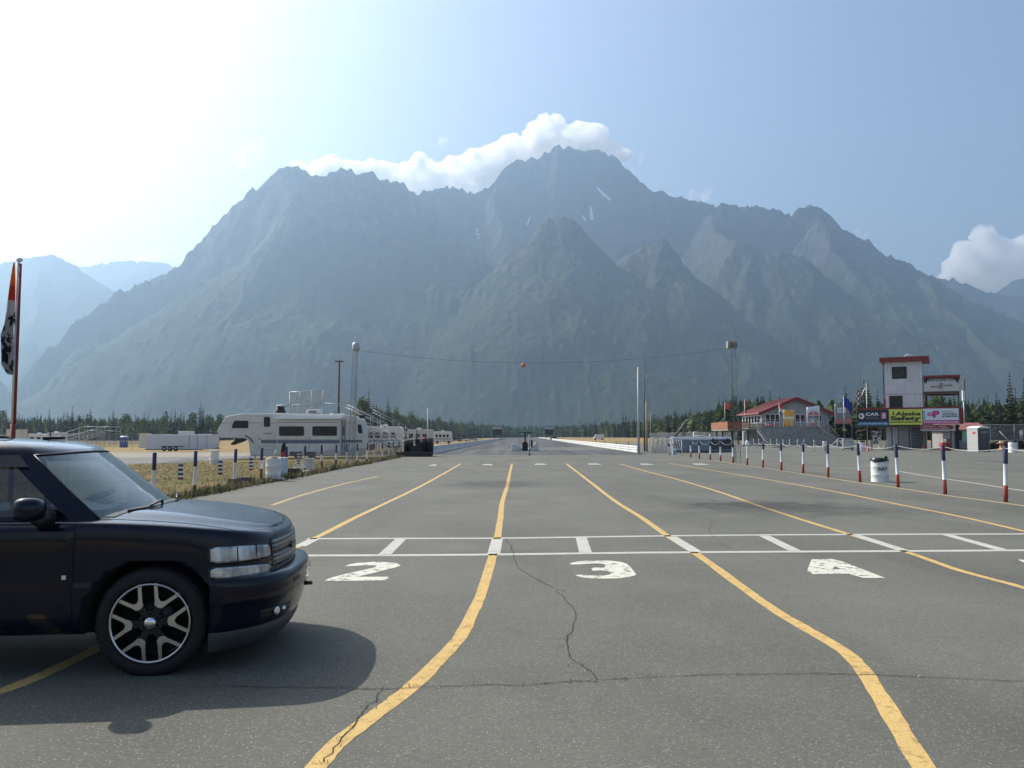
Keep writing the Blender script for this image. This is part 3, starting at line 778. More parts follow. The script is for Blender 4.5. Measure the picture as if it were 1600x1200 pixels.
for pts, w, weeds in CR:
    g_ = smooth_line([G(*p) for p in pts], 4, 0)
    line = []; ws = []
    for i, p in enumerate(g_):
        line.append(p + Vector((rc.uniform(-.014,.014), rc.uniform(-.014,.014), 0))); ws.append(w * rc.uniform(.22, .5))
    tag(MB().ribbon(line, ws, .018).build('tarmac_crack', M_CRACK), kind='structure')
    for p in line:
        if rc.random() < weeds * .7:
            c = p + Vector((rc.uniform(-.06,.06), rc.uniform(-.03,.03), .015))
            for k in range(rc.randint(2, 7)):
                blade(wb, c + Vector((rc.gauss(0,.05), rc.gauss(0,.018), 0)), rc.uniform(.006,.022), rc.uniform(.002,.004), rc.uniform(.005,.03), rc.uniform(0,6.28), rc.choice((0,0,1)))
tag(wb.build('crack_weeds', [M_WEED, M_STRAW]), kind='stuff')
# the weedy verge where the lawn meets the tarmac
vb = MB()
def edge_x(y):
    for (ya, xa), (yb, xb) in zip(left_edge[:-1], left_edge[1:]):
        if ya <= y <= yb: return xa + (xb-xa)*(y-ya)/(yb-ya)
    return -9.3
y = 17.0
while y < 78:
    dens = 34 if y < 46 else 20
    for k in range(dens):
        yy = y + rc.uniform(0, .5); off = abs(rc.gauss(0, .42)); x = edge_x(yy) + .16 - off + rc.uniform(-.1,.1)
        dry = rc.random() < (.35 + .25*math.sin(yy*.7))
        h = rc.uniform(.06, .22) * (1.5 if rc.random() < .2 else 1) * (1.3 if off < .35 else .7)
        for j in range(4):
            blade(vb, (x + rc.gauss(0,.05), yy + rc.gauss(0,.05), tz(x)), h*rc.uniform(.6,1.1), rc.uniform(.008,.018), rc.uniform(.02,.14), rc.uniform(0,6.28), 1 if dry else 0)
    y += .5
for k in range(5200):    # short uneven turf over the near part of the strip
    yy = rc.uniform(17, 58); x = rc.uniform(-26, -9.6)
    mi = 1 if math.sin(yy*.55 + .08*x) + rc.gauss(0,.5) > 0 else 0
    for j in range(2): blade(vb, (x + rc.gauss(0,.04), yy + rc.gauss(0,.04), tz(x)), rc.uniform(.03,.09), rc.uniform(.008,.02), rc.uniform(.01,.06), rc.uniform(0,6.28), mi)
tag(vb.build('verge_grass', [M_TUFT, M_STRAW]), kind='stuff')
# loose clods by the kerb of the verge
# dark oil marks on the tarmac
def stain_mat():
    m, nt, b, out = nodes_of('oil_stain')
    tc = N(nt, 'ShaderNodeTexCoord')
    ln = N(nt, 'ShaderNodeVectorMath', operation='LENGTH'); nt.links.new(tc.outputs['Object'], ln.inputs[0])
    P = N(nt, 'ShaderNodeNewGeometry').outputs['Position']
    nf = noise_fac(nt, P, 1.6, 7, .7, .3, .7, -.45, .45)
    ad = N(nt, 'ShaderNodeMath', operation='ADD'); nt.links.new(ln.outputs['Value'], ad.inputs[0]); nt.links.new(nf, ad.inputs[1])
    mr = N(nt, 'ShaderNodeMapRange', interpolation_type='SMOOTHSTEP'); mr.inputs[1].default_value = .95; mr.inputs[2].default_value = .25; mr.inputs[3].default_value = 0; mr.inputs[4].default_value = .20
    nt.links.new(ad.outputs[0], mr.inputs[0])
    b.inputs['Base Color'].default_value = (.022,.022,.024,1); b.inputs['Roughness'].default_value = .55
    tr = N(nt, 'ShaderNodeBsdfTransparent'); mx = N(nt, 'ShaderNodeMixShader')
    nt.links.new(mr.outputs[0], mx.inputs[0]); nt.links.new(tr.outputs[0], mx.inputs[1]); nt.links.new(b.outputs[0], mx.inputs[2]); nt.links.new(mx.outputs[0], out.inputs['Surface'])
    return m
M_STAIN = stain_mat()
for i, (px, py, sx, sy) in enumerate([(778,757,2.3,3.2),(1240,796,3.8,3.0),(1190,790,2.6,2.0)]):
    c = G(px, py)
    mb = MB(); mb.quad((-1,-1,0),(1,-1,0),(1,1,0),(-1,1,0))
    o = tag(mb.build('oil_stain', M_STAIN), kind='structure')
    o.location = (c.x, c.y, c.z + .0205 + .0012*i); o.scale = (sx, sy, 1)
# ---------------------------------------------------------------- the dark blue sport utility truck
# local frame: x forward, y to its left, origin on the ground under the front axle
def paint_car():
    m, nt, b, out = nodes_of('navy_paint')
    b.inputs['Base Color'].default_value = (.0035,.0060,.026,1)
    b.inputs['Roughness'].default_value = .34; b.inputs['Metallic'].default_value = .0
    b.inputs['Coat Weight'].default_value = 1.0; b.inputs['Coat IOR'].default_value = 1.36; b.inputs['Specular IOR Level'].default_value = .06
    P = N(nt, 'ShaderNodeTexCoord').outputs['Object']
    f = noise_fac(nt, P, 5, 6, .7, .35, .7, .015, .06); nt.links.new(f, b.inputs['Coat Roughness'])
    fl = noise_fac(nt, P, 900, 2, .5, .4, .7, .26, .42); nt.links.new(fl, b.inputs['Roughness'])
    c = mix_col(nt, noise_fac(nt, P, 3, 7, .7, .45, .8, 0, .12), (.0016,.0038,.014), (.008,.010,.017))
    nt.links.new(c, b.inputs['Base Color'])
    return m
M_NAVY = paint_car()
M_BLK = mat('black_plastic', (.012,.012,.013), .45, var=.2)
M_RUB = mat('tyre_rubber', (.009,.009,.009), .8, var=.25, scale=12, bump=.3)
M_WELL = mat('wheel_well', (.006,.006,.006), .9)
M_ALU = mat('machined_alloy', (.58,.57,.55), .28, metal=1.0, var=.08, scale=20)
M_GUN = mat('gunmetal', (.030,.031,.034), .35, metal=.7)
M_CHROME = mat('chrome', (.75,.76,.78), .08, metal=1.0, var=.02)
M_INT = mat('grey_interior', (.055,.055,.055), .8)
M_VAL = mat('grey_valance', (.045,.047,.052), .5)
M_GOLD = mat('gold_emblem', (.55,.38,.08), .3, metal=.8)
M_RED = mat('emblem_red', (.35,.03,.02), .4)
def glass_mat(name, tint, refl_tint, dust, dust_sheen_c=(.35,.42,.42)):
    m, nt, b, out = nodes_of(name); nt.nodes.remove(b)
    P = N(nt, 'ShaderNodeTexCoord').outputs['Object']
    tr = N(nt, 'ShaderNodeBsdfTransparent'); tr.inputs['Color'].default_value = (*tint, 1)
    df = N(nt, 'ShaderNodeBsdfDiffuse'); df.inputs['Color'].default_value = (*dust_sheen_c, 1)
    tl = N(nt, 'ShaderNodeBsdfTranslucent'); tl.inputs['Color'].default_value = (*dust_sheen_c, 1)
    ml = N(nt, 'ShaderNodeMixShader'); ml.inputs[0].default_value = .6; nt.links.new(df.outputs[0], ml.inputs[1]); nt.links.new(tl.outputs[0], ml.inputs[2])
    gl = N(nt, 'ShaderNodeBsdfGlossy'); gl.inputs['Color'].default_value = (*refl_tint, 1); gl.inputs['Roughness'].default_value = .02
    m1 = N(nt, 'ShaderNodeMixShader'); f = noise_fac(nt, P, 2.0, 7, .7, .3, .75, dust*.75, dust*1.25)
    nt.links.new(f, m1.inputs[0]); nt.links.new(tr.outputs[0], m1.inputs[1]); nt.links.new(ml.outputs[0], m1.inputs[2])
    fr = N(nt, 'ShaderNodeFresnel'); fr.inputs['IOR'].default_value = 1.75
    m2 = N(nt, 'ShaderNodeMixShader'); nt.links.new(fr.outputs[0], m2.inputs[0]); nt.links.new(m1.outputs[0], m2.inputs[1]); nt.links.new(gl.outputs[0], m2.inputs[2])
    nt.links.new(m2.outputs[0], out.inputs['Surface'])
    return m
M_WIND = glass_mat('dusty_sheen_windscreen', (.80,.92,.89), (1,1,1), .32, (.46,.76,.74))  # bright teal film: a little dust plus sky reflection painted into the colour
M_TINT = glass_mat('tinted_side_glass', (.30,.32,.32), (1,1,1), .03, (.2,.2,.2))
def lamp_mat():
    m, nt, b, out = nodes_of('headlamp')
    P = N(nt, 'ShaderNodeTexCoord').outputs['Object']
    mp = N(nt, 'ShaderNodeMapping'); mp.inputs['Scale'].default_value = (9, 14, 3); nt.links.new(P, mp.inputs[0])
    c = mix_col(nt, noise_fac(nt, mp.outputs[0], 1.0, 3, .5, .35, .65), (.17,.19,.22), (.68,.70,.72))
    c = mix_col(nt, noise_fac(nt, P, 11, 2, .5, .55, .7), c, (.80,.80,.78))
    nt.links.new(c, b.inputs['Base Color']); b.inputs['Metallic'].default_value = .55; b.inputs['Roughness'].default_value = .22
    b.inputs['Coat Weight'].default_value = 1.0; b.inputs['Coat Roughness'].default_value = .02
    return m
M_LAMP = lamp_mat()
def grille_mat():
    m, nt, b, out = nodes_of('grille_mesh')
    P = N(nt, 'ShaderNodeTexCoord').outputs['Object']
    mp = N(nt, 'ShaderNodeMapping'); mp.inputs['Rotation'].default_value = (R(45), 0, 0); mp.inputs['Scale'].default_value = (0, 40, 40); nt.links.new(P, mp.inputs[0])
    ck = N(nt, 'ShaderNodeTexChecker'); ck.inputs['Scale'].default_value = 1.0; nt.links.new(mp.outputs[0], ck.inputs[0])
    ck.inputs['Color1'].default_value = (.004,.004,.004,1); ck.inputs['Color2'].default_value = (.34,.34,.35,1)
    nt.links.new(ck.outputs[0], b.inputs['Base Color']); b.inputs['Roughness'].default_value = .35; b.inputs['Metallic'].default_value = .4
    return m
M_GRILLE = grille_mat()
TR = empty('sport_utility_truck', (-2.74, 7.14, 0), R(6.0), 'dark navy blue sport utility truck with split-spoke alloy wheels at the left edge', 'truck')
HALF = [(.86,0),(.855,.15),(.843,.30),(.825,.45),(.795,.58),(.75,.70),(.69,.80),(.61,.89),(.52,.95),(.42,.985),(.30,1.0),(.0,1.0),(-.30,1.0),(-.55,1.0),(-.9,1.0),(-1.3,1.0),(-1.7,1.0),(-2.2,1.0),(-2.6,1.0),(-2.95,1.0),(-3.3,1.0),(-3.6,.99),(-3.82,.97),(-3.95,.90),(-4.0,.75),(-4.03,.4),(-4.04,0)]
def ring(half):
    return half + [(x, -y) for x, y in reversed(half[1:-1])]
def top_z(x):            # shoulder height along the body
    pts = [(-4.1,1.10),(-1.0,1.135),(-.5,1.13),(-.2,1.118),(.2,1.097),(.5,1.068),(.7,1.038),(.80,1.012),(.86,.995),(.9,.98)]
    for (a, za), (b_, zb) in zip(pts[:-1], pts[1:]):
        if a <= x <= b_: return za + (zb-za)*(x-a)/(b_-a)
    return pts[0][1] if x < pts[0][0] else pts[-1][1]
def stack(levels, half, cap=None, capn=10):
    """levels: (z or function of x, inset, front extra inset). cap: function(x, t) of the top sheet's z"""
    rg = ring(half); n = len(rg); vs = []; fs = []
    for zf, ins, fr in levels:
        for x, y in rg:
            l = 1.0
            sx = (max(-4.04 + ins, x - fr if x > .3 else x) if x < 0 else x - (fr + ins*.6) * min(1, max(0, (x + .1)) / .5))
            sy = y * (1 - ins)
            z = zf(x) if callable(zf) else zf
            vs.append((sx, sy, z))
    L = len(levels)
    for i in range(L - 1):
        for k in range(n):
            k2 = (k + 1) % n
            fs.append((i*n+k, i*n+k2, (i+1)*n+k2, (i+1)*n+k))
    fs.append(tuple(reversed(range(n))))
    h = len(half); top0 = (L-1)*n
    if cap:
        # sheets between left point k and right point n-k
        cols_ = {}
        for k in range(1, h - 1):
            a = vs[top0 + k]; b_ = vs[top0 + n - k]
            row = [top0 + k]
            for j in range(1, capn):
                t = j / capn
                x = a[0] + (b_[0]-a[0])*t; y = a[1] + (b_[1]-a[1])*t
                vs.append((x, y, cap(x, 1 - abs(2*t-1), a[2]))); row.append(len(vs) - 1)
            row.append(top0 + n - k); cols_[k] = row
        for k in range(1, h - 2):
            for j in range(capn):
                fs.append((cols_[k][j], cols_[k+1][j], cols_[k+1][j+1], cols_[k][j+1]))
        fs.append(tuple([top0] + cols_[1])); 
        fs.append(tuple([top0 + h - 1] + list(reversed(cols_[h-2]))))
    else:
        fs.append(tuple(top0 + k for k in range(n)))
    return vs, fs
def hood(x, t, z0):
    # flat fender tops, then the raised centre of the bonnet
    s = min(1, max(0, (t - .14) / .16)); s = s*s*(3-2*s)
    nose = min(1, max(0, (.84 - x) / .75))
    return z0 + (.012 * min(1, t/.1) + .036 * s + .026 * t) * (.25 + .75*nose)
levels = [(.30,.08,.10),(.315,.03,.06),(.42,.004,.02),(.58,0,.0),(.66,0,.0),(.69,.010,.01),(.80,.008,.005),(lambda x: .80 + (top_z(x)-.80)*.55,.016,.015),(lambda x: top_z(x)-.050,.022,.020),(lambda x: top_z(x)-.012,.036,.034),(lambda x: top_z(x),.062,.060)]
vs, fs = stack(levels, HALF, hood, 14)
bodymb = MB(); bodymb.add(vs, fs, 0, True)
def evaluated(o):
    dg = bpy.context.evaluated_depsgraph_get(); dg.update()
    me = bpy.data.meshes.new_from_object(o.evaluated_get(dg))
    o.modifiers.clear(); o.data = me
    return o
def cutter(mbx):
    o = mbx.build('cutter', [M_NAVY, M_WELL]); return o
body = bodymb.build('body', [M_NAVY, M_WELL], None, clean=True)
for p in body.data.polygons: p.use_smooth = True
ss = body.modifiers.new('s', 'SUBSURF'); ss.levels = 2; ss.render_levels = 2
cuts = []
for ax in (0.0, -2.946):
    c = MB()
    for sy in (1, -1):
        prof = []
        for k in range(40):
            a = 2*math.pi*k/40
            r_ = .475 * (1.0 if math.sin(a) > -.2 else 1.0)
            rx = r_ * (1 + .03*abs(math.cos(a)))
            prof.append((rx*math.cos(a), min(.455, r_*math.sin(a))))
        y0, y1 = (.58, 1.2) if sy > 0 else (-1.2, -.58)
        vs_ = [(ax+px_, y0, .385+pz) for px_, pz in prof] + [(ax+px_, y1, .385+pz) for px_, pz in prof]
        n_ = 40
        c.add(vs_, [(k, (k+1) % n_, n_+(k+1) % n_, n_+k) for k in range(n_)] + [tuple(reversed(range(n_))), tuple(range(n_, 2*n_))], 1)
    co_ = c.build('cutter', [M_NAVY, M_WELL], clean=True); cuts.append(co_)
    bm_ = body.modifiers.new('b', 'BOOLEAN'); bm_.operation = 'DIFFERENCE'; bm_.solver = 'EXACT'; bm_.object = co_
body = evaluated(body)
body.parent = TR
for p in body.data.polygons: p.use_smooth = True
def mesh_bvh(o):
    return BVHTree.FromPolygons([v.co.copy() for v in o.data.vertices], [tuple(p.vertices) for p in o.data.polygons])
BB = mesh_bvh(body)
# ---- bumper, air dam
BH = [(.985,0),(.98,.15),(.968,.30),(.948,.45),(.915,.58),(.865,.70),(.80,.80),(.715,.89),(.62,.955),(.53,.99),(.46,1.003),(.42,1.003)]
def bumper_mesh(levels, mats, name, cap=True):
    rg = BH + [(x, -y) for x, y in reversed(BH[1:])]; rg = [(x,y) for x,y in BH[::-1]] + [(x,-y) for x,y in BH[1:]]
    n = len(rg); vs = []; fs = []
    for z, ins in levels:
        for x, y in rg:
            f = min(1, max(0, (x - .38) / .3))
            vs.append((x - ins*f, y * (1 - ins*.35), z))
    for i in range(len(levels)-1):
        for k in range(n-1): fs.append((i*n+k, i*n+k+1, (i+1)*n+k+1, (i+1)*n+k))
    mb = MB(); mb.add(vs, fs, 0, True)
    o = mb.build(name, mats, TR)
    sm = o.modifiers.new('s','SUBSURF'); sm.levels = 2; sm.render_levels = 2
    return evaluated(o)
bumper = bumper_mesh([(.30,.16),(.30,.085),(.335,.062),(.42,.045),(.50,.020),(.505,.014),(.53,.004),(.60,0),(.655,.006),(.685,.022),(.70,.05),(.705,.12),(.705,.20)], M_NAVY, 'bumper')
bumper['label'] = 'body coloured front bumper'
lip = bumper_mesh([(.33,.20),(.325,.10),(.29,.088),(.22,.105),(.165,.15),(.155,.17),(.155,.30)], M_VAL, 'air_dam')
BU = mesh_bvh(bumper)
def patch(name, bvh, origins, d, lift, mats, thick=.0, parent=TR, mi=0, bev=0.0, smooth=True):
    """origins: rows of ray starts; a sheet lying `lift` proud of the body where the rays strike it"""
    rows = []
    for row in origins:
        r_ = []
        for p in row:
            h, n, i, t = bvh.ray_cast(Vector(p), Vector(d).normalized())
            r_.append(h - Vector(d).normalized() * lift if h else None)
        rows.append(r_)
    mb = MB(); nr, nc = len(rows), len(rows[0])
    for r_ in rows:
        for k in range(nc):
            if r_[k] is None:
                for s_ in list(range(k-1, -1, -1)) + list(range(k+1, nc)):
                    if r_[s_] is not None: r_[k] = r_[s_].copy(); break
    rows = [r_ for r_ in rows if all(v is not None for v in r_)]; nr = len(rows)
    if nr < 2: return None
    vs = [v for r_ in rows for v in r_]
    mb.add(vs, [(i*nc+k, i*nc+k+1, (i+1)*nc+k+1, (i+1)*nc+k) for i in range(nr-1) for k in range(nc-1)], mi, smooth)
    # rim going back into the body
    edge = [0*nc+k for k in range(nc)] + [i*nc+nc-1 for i in range(1, nr)] + [(nr-1)*nc+k for k in range(nc-2, -1, -1)] + [i*nc for i in range(nr-2, 0, -1)]
    back = [vs[e] + Vector(d).normalized() * (lift + .03) for e in edge]
    o0 = len(mb.v); mb.v += [tuple(b_) for b_ in back]
    ne = len(edge)
    for k in range(ne):
        k2 = (k+1) % ne
        mb.f.append((edge[k], o0+k, o0+k2, edge[k2])); mb.m.append(mi); mb.sm.append(False)
    o = mb.build(name, mats, parent)
    bm2 = bmesh.new(); bm2.from_mesh(o.data); bmesh.ops.recalc_face_normals(bm2, faces=bm2.faces); bm2.to_mesh(o.data); bm2.free()
    return o
def front_rows(y0, y1, z0, z1, ny=14, nz=5, taper=0.0):
    return [[(1.6, y0 + (y1-y0)*k/ny, z0 + (z1-z0)*i/nz) for k in range(ny+1)] for i in range(nz+1)]
# grille: two mesh panels with dark frames
for z0, z1 in ((.845,.925),(.735,.815)):
    fr = patch('grille_frame', BB, front_rows(-.56,.56,z0-.012,z1+.012,24,4), (-1,0,0), .004, M_BLK)
    g_ = patch('grille', BB, front_rows(-.545,.545,z0,z1,24,4), (-1,0,0), .010, M_GRILLE)
    fr.parent = g_ if g_ else TR
# badge between the panels, far side of the camera's view: a cross-bar emblem
eb = MB(); eb.prism([(-.10,-.018),(-.04,-.018),(-.03,-.032),(.03,-.032),(.04,-.018),(.10,-.018),(.085,.018),(.04,.018),(.03,.032),(-.03,.032),(-.04,.018),(-.115,.018)], (.845,0,.83), (0,.8,0), (0,0,.8), .02)
eb.build('emblem', M_GUN, TR)
# headlamps above, turn lamps below, wrapping the corner
for s in (-1, 1):
    dd = Vector((-1, -s*.75, 0)).normalized(); side = Vector((-dd.y, dd.x, 0))
    def lrows(a0, a1, z0, z1, na=16, nz=6, slope=0.0):
        rows = []
        for i in range(nz+1):
            row = []
            for k in range(na+1):
                a = a0 + (a1-a0)*k/na
                u = k/na
                rz = .016 * (max(0, abs(2*u-1)-.86)/.14)**2
                zz0 = z0 + slope*(1-u) + rz; zz1 = z1 - .030*(1-u)**2 - rz
                row.append(tuple(Vector((.55, s*.78, 0)) - dd*1.0 + side*(a if s < 0 else -a) * (1 if s < 0 else 1) + Vector((0,0, zz0 + (zz1-zz0)*i/nz))))
            rows.append(row)
        return rows
    A0, A1 = (-.275, .235)
    bz = patch('headlamp_bezel', BB, lrows(A0-.012, A1+.012, .800, .942), dd, .003, M_BLK)
    hl = patch('headlamp', BB, lrows(A0, A1, .812, .930), dd, .013, M_LAMP)
    tb = patch('turn_lamp_bezel', BB, lrows(A0-.014, A1+.012, .686, .792), dd, .003, M_BLK)
    tl_ = patch('turn_lamp', BB, lrows(A0, A1, .698, .780), dd, .013, M_LAMP)
    if bz and hl: bz.parent = hl
    if tb and tl_: tb.parent = tl_
    for a in (-.115, .06):       # ribs dividing the lamp
        rb = patch('lamp_rib', BB, [[tuple(Vector((.55, s*.78, 0)) - dd*1.0 + side*((a+da) if s < 0 else -(a+da)) + Vector((0,0,.818+.104*i/4))) for da in (0,.009)] for i in range(5)], dd, .0145, M_GUN)
        if rb: rb.parent = hl
# doors (front pair) lie a hair proud so that the gaps show
for s in (-1, 1):
    rows = [[(x, s*1.5, z) for x in [(-.545) - .955*k/12 for k in range(13)]] for z in [.345 + (1.105-.345)*i/14 for i in range(15)]]
    dr = patch('door', BB, rows, (0,-s,0), .006, M_NAVY)
    hn = MB(); hn.box((-1.36, s*1.018, .985), (.20,.03,.035)); hn.box((-1.36, s*1.008, .985), (.26,.012,.075))
    hn.build('door_handle', M_BLK, dr, bevel=.006)
    bd = MB(); bd.box((-.60, s*1.009, .735), (.030,.006,.030)); bd.build('badge', M_CHROME, dr)
    rows = [[(x, s*1.5, z) for x in [-1.525 - .95*k/12 for k in range(13)]] for z in [.50 + (1.105-.50)*i/12 for i in range(13)]]
    patch('rear_door', BB, rows, (0,-s,0), .006, M_NAVY)
# bonnet shut line on both sides
for s in (-1, 1):
    pts = []
    for k in range(31):
        x = -.42 + 1.16*k/30
        y = s*(.852 - .10*max(0,(x-.35)/.45)**2)
        h, n, i, t = BB.ray_cast(Vector((x, y, 2)), Vector((0,0,-1)))
        if h: pts.append(h + Vector((0,0,.0015)))
    sl = MB()
    for a, b_ in zip(pts[:-1], pts[1:]): sl.quad(a + Vector((0,.005,0)), a - Vector((0,.005,0)), b_ - Vector((0,.005,0)), b_ + Vector((0,.005,0)))
    sl.build('shut_line', M_WELL, TR)
# fog lamp openings, lower slots, bright tow openings, towing eye
for s in (-1, 1):
    dd = Vector((-1, -s*.35, 0)).normalized(); side = Vector((-dd.y, dd.x, 0))
    def brow(a0, a1, z0, z1, cy_, na=10, nz=4):
        return [[tuple(Vector((.86, s*cy_, 0)) - dd*.8 + side*(a0+(a1-a0)*k/na) + Vector((0,0,z0+(z1-z0)*i/nz))) for k in range(na+1)] for i in range(nz+1)]
    patch('fog_lamp_recess', BU, brow(-.24,.20,.352,.43,.62), dd, .003, M_BLK)
    c = Vector((.88, s*.62, .392))
    for da, r_, m_, nm in ((-.02 if s < 0 else .02, .036, M_CHROME, 'fog_lamp'), (.085 if s < 0 else -.085, .022, M_CHROME, 'tow_opening_glint')):  # second chrome oval stands in for sunlight showing through the tow opening
        h, n, i, t = BU.ray_cast(Vector((.86, s*.62, .392)) - dd*.8 + side*da*-1, dd)
        if h:
            mb = MB(); mb.ball((0,0,0), (.012, r_*1.25, r_), 16, 8)
            o = mb.build(nm, m_, TR); o.location = h - dd*.006; o.rotation_euler = (0,0,math.atan2(-dd.y,-dd.x))
for s in (-1, 1):
    patch('bumper_slot', BU, [[(1.6, s*(.30+.16*k/6), z) for k in range(7)] for z in (.588,.60,.612,.622)], (-1,0,0), .003, M_BLK)
hk = MB(); hk.tube([(.93,.18,.47),(1.0,.18,.468),(1.005,.14,.468),(.94,.12,.468)], .012, 8); hk.build('towing_eye', M_BLK, TR)
# rubbing strip along the side
# ---- greenhouse
CH_low = [(-.32,0),(-.325,.15),(-.34,.32),(-.37,.50),(-.42,.66),(-.49,.79),(-.53,.86),(-.62,.905),(-.72,.912),(-1.2,.915),(-1.50,.915),(-1.58,.915),(-2.2,.915),(-2.46,.912),(-2.58,.91),(-3.3,.905),(-3.70,.89),(-3.85,.84),(-3.92,.72),(-3.95,.4),(-3.96,0)]
CH_top = [(-.985,0),(-.99,.13),(-1.00,.27),(-1.02,.42),(-1.055,.55),(-1.10,.645),(-1.14,.695),(-1.22,.725),(-1.30,.735),(-1.45,.74),(-1.56,.74),(-1.63,.74),(-2.2,.74),(-2.45,.74),(-2.56,.74),(-3.2,.735),(-3.58,.72),(-3.70,.68),(-3.76,.58),(-3.79,.3),(-3.80,0)]
def fwd(l, s): return [(x + s*min(1, max(0, (x + 1.62)/.35)), y) for x, y in l]
CH_low = fwd(CH_low, .13); CH_top = fwd(CH_top, .14)
def lerp_ring(t, bulge=.02):
    out_ = []
    for (xa, ya), (xb, yb) in zip(CH_low, CH_top):
        bz = bulge*math.sin(math.pi*min(1,max(0,t)))
        out_.append((xa+(xb-xa)*t + (bz if xa > -.40 and abs(ya) < .8 else 0), (ya+(yb-ya)*t) + (bz if ya > .8 else 0)))
    return out_
ZL, ZT = 1.11, 1.625
def zl(t, x): return ZL + (ZT-ZL)*t
ts = [0, .10, .2, .4, .6, .8, .94, 1.0]
cab = MB(); rings = []
for t in ts:
    hr = lerp_ring(t); rg = hr + [(x, -y) for x, y in reversed(hr[1:-1])]
    zs = [ZL + (ZT-ZL)*t + .022*t*(1-min(1,abs(y)/.75)**2) + (.02*(1-t) if x > -.38 and abs(y) < .86 else 0) for x, y in rg]
    rings.append([(x, y, z) for (x, y), z in zip(rg, zs)])
nC = len(rings[0]); hN = len(CH_low)
def seg_kind(k):
    j = k if k < hN - 1 else nC - 1 - k
    if j < 6: return 'windscreen'
    if j in (8, 9): return 'side_front'
    if j in (11, 12): return 'side_rear'
    if j in (14, 15): return 'side_cargo'
    if j >= 18: return 'rear'
    return None
glass = {}
vsC = [p for r_ in rings for p in r_]
paint_f = []
for i in range(len(ts)-1):
    for k in range(nC):
        k2 = (k+1) % nC
        q = (i*nC+k, i*nC+k2, (i+1)*nC+k2, (i+1)*nC+k)
        kd = seg_kind(k)
        lo_, hi_ = (0, 6) if kd == 'windscreen' else (1, 6)
        if kd and lo_ <= i < hi_:
            key = kd + ('_l' if k < hN - 1 else '_r') if kd.startswith('side') else kd
            glass.setdefault(key, []).append(q)
        else: paint_f.append(q)
cab.add(vsC, paint_f, 0, True)
# roof skin
roof_levels = [(1.0, 0, 0), (1.0, .035, .03), (1.0, .09, .055), (1.0, .2, .075)]
base = rings[-1]; prev = list(range((len(ts)-1)*nC, len(ts)*nC))
cx = -2.35
for s_, dz in ((.975,.030),(.93,.058),(.84,.082),(.62,.103),(.35,.113),(.02,.117)):
    o0 = len(cab.v)
    cab.v += [(cx + (x-cx)*(s_ if s_ < .95 else .985), y*s_, ZT + dz + (.012*(1-((x-cx)/1.6)**2) if s_ < .9 else 0)) for x, y, z in base]
    for k in range(nC):
        k2 = (k+1) % nC
        cab.f.append((prev[k], prev[k2], o0+k2, o0+k)); cab.m.append(0); cab.sm.append(True)
    prev = list(range(o0, o0+nC))
cab.f.append(tuple(prev)); cab.m.append(0); cab.sm.append(True)
cabin = cab.build('cabin', M_NAVY, TR, clean=True)
for key, qs in glass.items():
    g_ = MB(); g_.add(vsC, qs, 0, True)
    nm = {'windscreen':'windscreen','rear':'rear_window'}.get(key, 'side_window')
    o = g_.build(nm, M_WIND if key == 'windscreen' else M_TINT, TR, clean=True)
    if nm == 'side_window':
        ch = o
# black seal round the windscreen top
def cab_pt(t, k): 
    i = min(len(ts)-2, max(0, sum(1 for v in ts if v <= t) - 1)); u = (t-ts[i])/(ts[i+1]-ts[i])
    a, b_ = Vector(rings[i][k]), Vector(rings[i+1][k]); return a + (b_-a)*u
seal = MB()
idx = [(nC - k) % nC for k in range(6, 0, -1)] + list(range(0, 7))
seal.tube([cab_pt(.955, k) + Vector((.004,0,.003)) for k in idx], .007, 6)
for k in (6, nC-6): seal.tube([cab_pt(t, k) + Vector((.006,0,.004)) for t in (0,.2,.4,.6,.8,.955)], .007, 6)
seal.build('windscreen_seal', M_BLK, TR)
# rain visors over the side windows, roof rails, antenna
for s in (-1, 1):
    k0 = [7, 8, 9, 10]; kk = k0 if s > 0 else [nC-k for k in k0]
    vz = MB(); L1 = [cab_pt(.97, k) for k in kk]; L2 = [cab_pt(.80, k) + Vector((0, s*.022, 0)) for k in kk]
    vz.add(L1 + L2, [(i, i+1, len(kk)+i+1, len(kk)+i) for i in range(len(kk)-1)], 0, True)
    vz.build('rain_visor', M_BLK, TR)
    rr = MB(); rr.tube([(-1.62, s*.60, ZT+.075),(-1.80, s*.60, ZT+.118),(-2.1, s*.60, ZT+.135),(-3.2, s*.60, ZT+.13),(-3.5, s*.60, ZT+.07)], [.010,.017,.018,.018,.012], 10)
    rr.build('roof_rail', M_BLK, TR)
an = MB(); an.box((-1.30,.42,ZT+.112),(.17,.07,.028)); an.build('roof_beacon_base', M_BLK, TR, bevel=.008)
an = MB(); an.tube([(-1.33,.42,ZT+.12),(-1.34,.42,ZT+.21)], [.006,.004], 8); an.build('antenna', M_BLK, TR)
